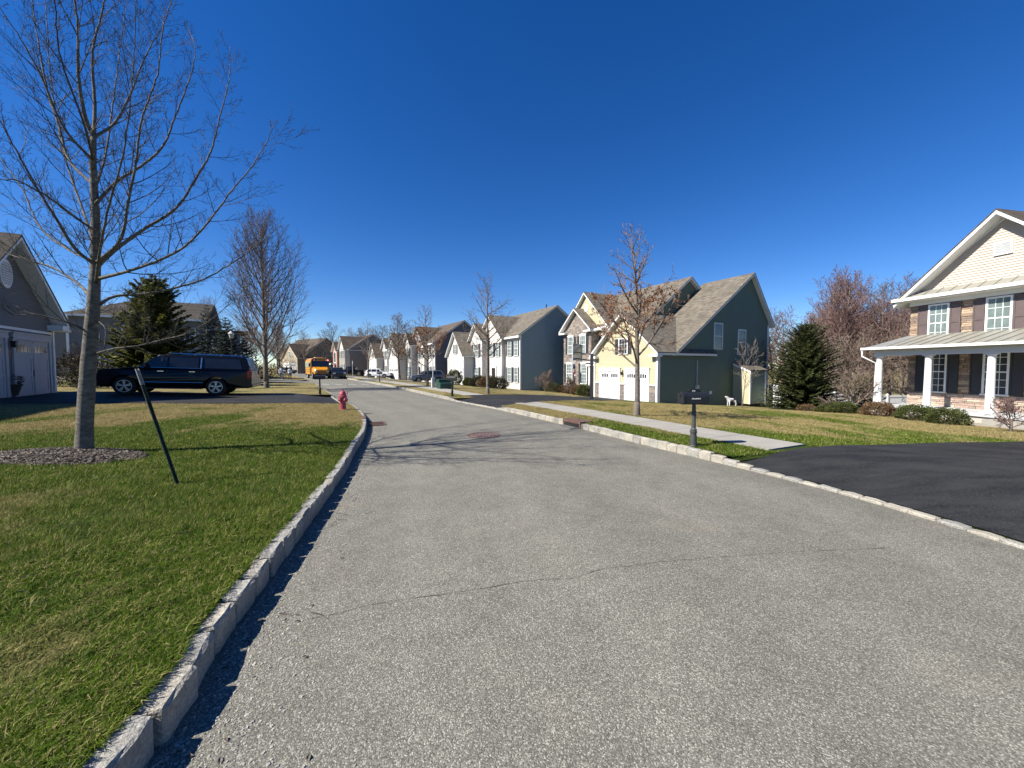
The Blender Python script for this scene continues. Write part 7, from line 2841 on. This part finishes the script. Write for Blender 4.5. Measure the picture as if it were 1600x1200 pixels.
        # door gaps and handles
        if detail:
            mb = MB()
            for x in [c for c in cuts if abs(c) < 2.2][:3] + [wx - 0.25]:
                y = hw((gc + belt) / 2) + 0.002
                mb.box(x - 0.006, x + 0.006, sg * y - 0.004, sg * y + 0.004, gc + 0.22, belt - 0.05)
            mb.build('door_gap', 'black_metal', body)
            mb = MB()
            for x in [c + 0.25 for c in cuts if abs(c) < 2.2][:2]:
                y = hw(belt - 0.16) + 0.012
                mb.box(x - 0.11, x + 0.11, sg * y - 0.012, sg * y + 0.012, belt - 0.18, belt - 0.145)
            mb.build('door_handle', 'chrome' if S.get('trim') else paint, body)
    # windscreens
    for (xa, za, xb, zb, nm, sgn) in ((wx, belt, wt, roof - 0.03, 'windshield', 1), (wr_, belt, rt, roof - 0.02, 'rear_window', -1)):
        d = Vector((xb - xa, 0, zb - za))
        nrm = Vector((d.z, 0, -d.x)).normalized() * (1 if sgn > 0 else -1)
        if nrm.x * sgn < 0:
            nrm = -nrm
        p0, p1 = Vector((xa, 0, za)) + d * 0.10 + nrm * 0.012, Vector((xa, 0, za)) + d * 0.90 + nrm * 0.012
        mb = MB()
        w0, w1 = b0 - 0.12, b1 - 0.08
        A4 = [p0 + Vector((0, -w0, 0)), p0 + Vector((0, w0, 0)), p1 + Vector((0, w1, 0)), p1 + Vector((0, -w1, 0))]
        mb.add(A4 + [q - nrm * 0.03 for q in A4], [(0, 1, 2, 3), (7, 6, 5, 4), (0, 4, 5, 1), (1, 5, 6, 2), (2, 6, 7, 3), (3, 7, 4, 0)])
        mb.build(nm, 'glass_car', cab)
    # lamps, grille, bumpers
    for sg in (1, -1):
        mb = MB()
        y0, y1 = sorted((sg * W * 0.55, sg * W * 0.88))
        mb.box(xf - 0.16, xf - 0.015, y0, y1, hood0 - 0.28, hood0 - 0.10)
        mb.build('headlight', 'lens_clear', body, bevel=0.02)
        mb = MB()
        y0, y1 = sorted((sg * W * 0.74, sg * W * 0.965))
        mb.box(xr - 0.012, xr + 0.16, y0, y1, belt - 0.42, belt - 0.06)
        mb.build('tail_light', 'lens_red', body, bevel=0.02)
    mb = MB()
    mb.box(xf - 0.10, xf + 0.012, -W * 0.48, W * 0.48, hood0 - 0.42, hood0 - 0.10)
    mb.build('grille', 'black_metal', body, bevel=0.02)
    mb = MB()
    mb.box(xf - 0.25, xf + 0.03, -W * 0.86, W * 0.86, gc + 0.02, gc + 0.16)
    mb.build('front_bumper', 'black_metal', body, bevel=0.03)
    mb = MB()
    mb.box(xr - 0.04, xr + 0.25, -W * 0.92, W * 0.92, gc + 0.04, gc + 0.2)
    mb.build('rear_bumper', 'black_metal' if not S.get('trim') else paint, body, bevel=0.03)
    mb = MB()
    mb.box(-wb - 0.6, wb + 0.5, -W * 0.72, W * 0.72, gc - 0.04, gc + 0.12)
    mb.build('underbody', 'rubber', body)
    for x in (wb, -wb):
        for sg in (1, -1):
            wheel(r, x, sg * (W - 0.02), R_, 0.27, S.get('spokes', 5), S.get('rimmat', 'rim'), sg, True)
    return r


BIG = dict(name='parked_suv', wb=3.30, W=2.05, wr=0.405, fo=0.97, ro=1.42, gc=0.36, hood0=1.12, hood1=1.24, belt=1.26, H=1.88, wx=1.25, wt=0.50, rx=-2.98, rt=-2.78, tum=0.24, cp=0.28,
           pillars=(0.15, -1.0, -1.12), trim=-1.06, spokes=5)
CRS = dict(name='parked_car', wb=2.75, W=1.88, wr=0.36, fo=0.92, ro=0.95, gc=0.30, hood0=0.96, hood1=1.06, belt=1.08, H=1.66, wx=0.98, wt=0.22, rx=-2.12, rt=-1.66, tum=0.26, cp=0.22, pillars=(-0.10, -1.05), spokes=5)
WAG = dict(CRS, wb=2.67, fo=0.98, ro=1.05, belt=1.06, H=1.62, rx=-2.15, rt=-1.80, hood0=0.94)
PICK = dict(name='parked_car', wb=3.6, W=2.0, wr=0.41, fo=0.98, ro=1.25, gc=0.40, hood0=1.15, hood1=1.22, belt=1.24, H=1.90, wx=1.25, wt=0.55, rx=-0.95, rt=-0.75, tum=0.26, cp=0.2, pillars=(0.1,), spokes=5)

# big black vehicle on the left driveway, nose towards the garage
a_, b_ = Vector((-14.35, 18.95)), Vector((-17.65, 17.55))
d_ = (b_ - a_).normalized()
m_ = ((a_ + b_) / 2 + Vector((-0.34, 0.94)) * 0.98) * 0.965 + d_ * 0.2
zr_, zf_ = ztf(m_.x - d_.x * 1.65, m_.y - d_.y * 1.65) + 0.02, ztf(m_.x + d_.x * 1.65, m_.y + d_.y * 1.65) + 0.02
car((m_.x, m_.y, (zr_ + zf_) / 2), math.atan2(d_.y, d_.x), 'long black sport utility vehicle with chrome window trim on the left driveway', 'car', 'car_black', BIG, math.atan2(zf_ - zr_, 3.3))


def flat_car(x, y, rz, label, paint, S, cat='car'):
    return car((x, y, ztf(x, y) + 0.022 if abs(ztf(x, y)) > 0.001 else float(road_z(x, y)) + 0.002), rz, label, cat, paint, S)


flat_car(-11.5, 51.8, R(209), 'slate grey car parked behind the rusty leaved oak', 'car_grey', WAG)
flat_car(-24.0, 69.2, R(-3), 'white car parked before the cream porch house', 'car_white', CRS)
flat_car(-20.6, 71.6, R(205), 'dark car half hidden right behind the white car', 'car_navy', CRS)
flat_car(-32.4, 77.5, R(2), 'black pickup parked left of the white car', 'car_black', PICK)
flat_car(-25.5, 56.0, R(-57), 'dark car at the kerb close beside the bus', 'car_navy', CRS)
flat_car(-58.5, 100.0, R(-10), 'dark car on the driveway of the tan house', 'car_navy', CRS)


# ------------------------------------------------------------------ school bus
def text_mesh(txt, size, mat, parent, M4):
    cu = bpy.data.curves.new('txt', 'FONT')
    cu.body = txt
    cu.size = size
    cu.align_x = 'CENTER'
    cu.extrude = 0.004
    o = bpy.data.objects.new('txt', cu)
    COL.objects.link(o)
    bpy.context.view_layer.update()
    dg = bpy.context.evaluated_depsgraph_get()
    me = bpy.data.meshes.new_from_object(o.evaluated_get(dg))
    bpy.data.objects.remove(o)
    me.transform(M4)
    me.materials.clear()
    me.materials.append(MT[mat])
    return link('lettering', me, parent)


def bus(loc, rz):
    r = empty('school_bus', loc, rz, 'yellow school bus coming down the street with a red light lit', 'bus')
    W = 1.2
    # body: rounded roof section, x from -9.6 to -1.25
    sec = [(-W, 0.62), (-W, 2.55), (-W + 0.05, 2.78), (-W + 0.2, 2.95), (-W + 0.45, 3.04), (0, 3.10), (W - 0.45, 3.04), (W - 0.2, 2.95), (W - 0.05, 2.78), (W, 2.55), (W, 0.62)]
    k = len(sec)
    mb = MB()
    xs = [-9.6, -1.35]
    P = [(xs[0], a, z) for a, z in sec] + [(xs[1] - 0.12 * max(0, (z - 1.6)), a, z) for a, z in sec]
    mb.add(P, [tuple(range(k))[::-1], tuple(range(k, 2 * k))] + [(i, (i + 1) % k, k + (i + 1) % k, k + i) for i in range(k)])
    body = mb.build('body', 'bus_yellow', r, bevel=0.03)
    mb = MB()                              # hood: tapered and rounded
    hs = [(-1.34, 1.12, 0.62, 1.72), (-0.6, 1.05, 0.62, 1.60), (0.05, 0.95, 0.66, 1.46), (0.22, 0.88, 0.75, 1.30)]
    V = []
    for x, w, z0, z1 in hs:
        V += [(x, -w, z0), (x, -w, z1 - 0.22), (x, -w * 0.8, z1), (x, w * 0.8, z1), (x, w, z1 - 0.22), (x, w, z0)]
    F_ = []
    for i in range(3):
        for j in range(6):
            F_.append((i * 6 + j, i * 6 + (j + 1) % 6, i * 6 + 6 + (j + 1) % 6, i * 6 + 6 + j))
    F_ += [tuple(range(6))[::-1], tuple(range(18, 24))]
    mb.add(V, F_)
    hood = mb.build('hood', 'bus_yellow', r, bevel=0.04)
    fx = lambda z: -1.35 - 0.12 * max(0, z - 1.6)

    def front(mb, y0, y1, z0, z1, out=0.02):
        mb.add([(fx(z0) + out, y0, z0), (fx(z0) + out, y1, z0), (fx(z1) + out, y1, z1), (fx(z1) + out, y0, z1), (fx(z0) - .02, y0, z0), (fx(z0) - .02, y1, z0), (fx(z1) - .02, y1, z1), (fx(z1) - .02, y0, z1)],
               [(0, 1, 2, 3), (7, 6, 5, 4), (0, 4, 5, 1), (1, 5, 6, 2), (2, 6, 7, 3), (3, 7, 4, 0)])
    mb = MB()
    front(mb, -1.12, 1.12, 1.74, 2.86, 0.012)
    mb.build('front_surround', 'black_metal', body)
    for y0, y1 in ((-1.06, -0.03), (0.03, 1.06)):
        mb = MB()
        front(mb, y0, y1, 1.78, 2.46, 0.022)
        mb.build('windshield', 'glass_car', body)
    mb = MB()
    front(mb, -0.55, 0.55, 2.58, 2.80, 0.026)
    hd = mb.build('header_sign', 'bus_yellow', body)
    text_mesh('SCHOOL BUS', 0.17, 'black_metal', hd, Matrix.Translation((fx(2.63) + 0.03, 0, 2.63)) @ Matrix.Rotation(R(90), 4, 'Z') @ Matrix.Rotation(R(90), 4, 'X'))
    for y, m in ((-1.0, 'lens_red'), (-0.76, 'lens_clear'), (0.76, 'lens_clear'), (1.0, 'lamp_red')):
        mb = MB()
        mb.lathe([(0.095, 0.0), (0.095, 0.03), (0.05, 0.05)], 14, (fx(2.68) + 0.012, y, 2.68), (1, 0, 0.1))
        mb.build('warning_lamp', m, body)
    mb = MB()
    mb.box(-4.2, -2.9, -0.5, 0.5, 3.085, 3.15)
    mb.build('roof_hatch', 'white', body)
    mb = MB()
    mb.box(0.205, 0.245, -0.58, 0.58, 0.82, 1.22)
    g = mb.build('grille', 'bus_yellow', hood)
    for kk in range(5):
        mb = MB()
        mb.box(0.246, 0.256, -0.52, 0.52, 0.86 + kk * 0.07, 0.895 + kk * 0.07)
        mb.build('slat', 'black_metal', g)
    for sg in (1, -1):
        mb = MB()
        mb.lathe([(0.12, 0.0), (0.12, 0.05), (0.04, 0.07)], 14, (0.18, sg * 0.74, 1.02), (1, 0, 0))
        mb.build('headlight', 'lens_clear', hood)
    mb = MB()
    mb.box(0.20, 0.40, -1.18, 1.18, 0.42, 0.74)
    mb.build('front_bumper', 'black_metal', r, bevel=0.04)
    # doors and side windows
    mb = MB()
    mb.box(-2.55, -1.62, -W - 0.018, -W + 0.02, 0.45, 2.45)
    dr = mb.build('door', 'black_metal', body)
    for x0 in (-2.50, -2.05):
        mb = MB()
        mb.box(x0, x0 + 0.38, -W - 0.026, -W, 0.62, 2.36)
        mb.build('pane', 'glass_car', dr)
    for sg in (1, -1):
        x = -3.35 if sg < 0 else -2.4
        while x > -9.3:
            mb = MB()
            mb.box(x - 0.62, x, *sorted((sg * (W + 0.014), sg * (W - 0.02))), 1.75, 2.42)
            mb.build('side_window', 'glass_car', body)
            x -= 0.72
        for z in (1.0, 1.32, 1.62):
            mb = MB()
            mb.box(-9.58, -2.7, *sorted((sg * (W + 0.018), sg * (W - 0.01))), z, z + 0.05)
            mb.build('rub_rail', 'black_metal', body)
        mb = MB()
        mb.tube([(-1.3, sg * 1.1, 2.3), (-0.95, sg * 1.42, 2.35), (-0.95, sg * 1.42, 1.75)], 0.02, 6)
        mb.box(-1.0, -0.92, sg * 1.42 - 0.11, sg * 1.42 + 0.11, 1.75, 2.2)
        mb.build('mirror', 'black_metal', body)
        for x, rr in ((-0.62, 0.5), (-7.2, 0.5)):
            wheel(r, x, sg * (W - 0.05), rr, 0.28, 6, 'pale_grey', sg, False)
    mb = MB()
    mb.box(-9.5, 0.1, -0.95, 0.95, 0.35, 0.63)
    mb.build('chassis', 'rubber', r)
    mb = MB()
    mb.box(-9.75, -9.6, -1.18, 1.18, 0.45, 0.75)
    mb.build('rear_bumper', 'black_metal', r)
    return r


bus((-26.9, 54.3, 0.0), math.atan2(-0.838, 0.545))
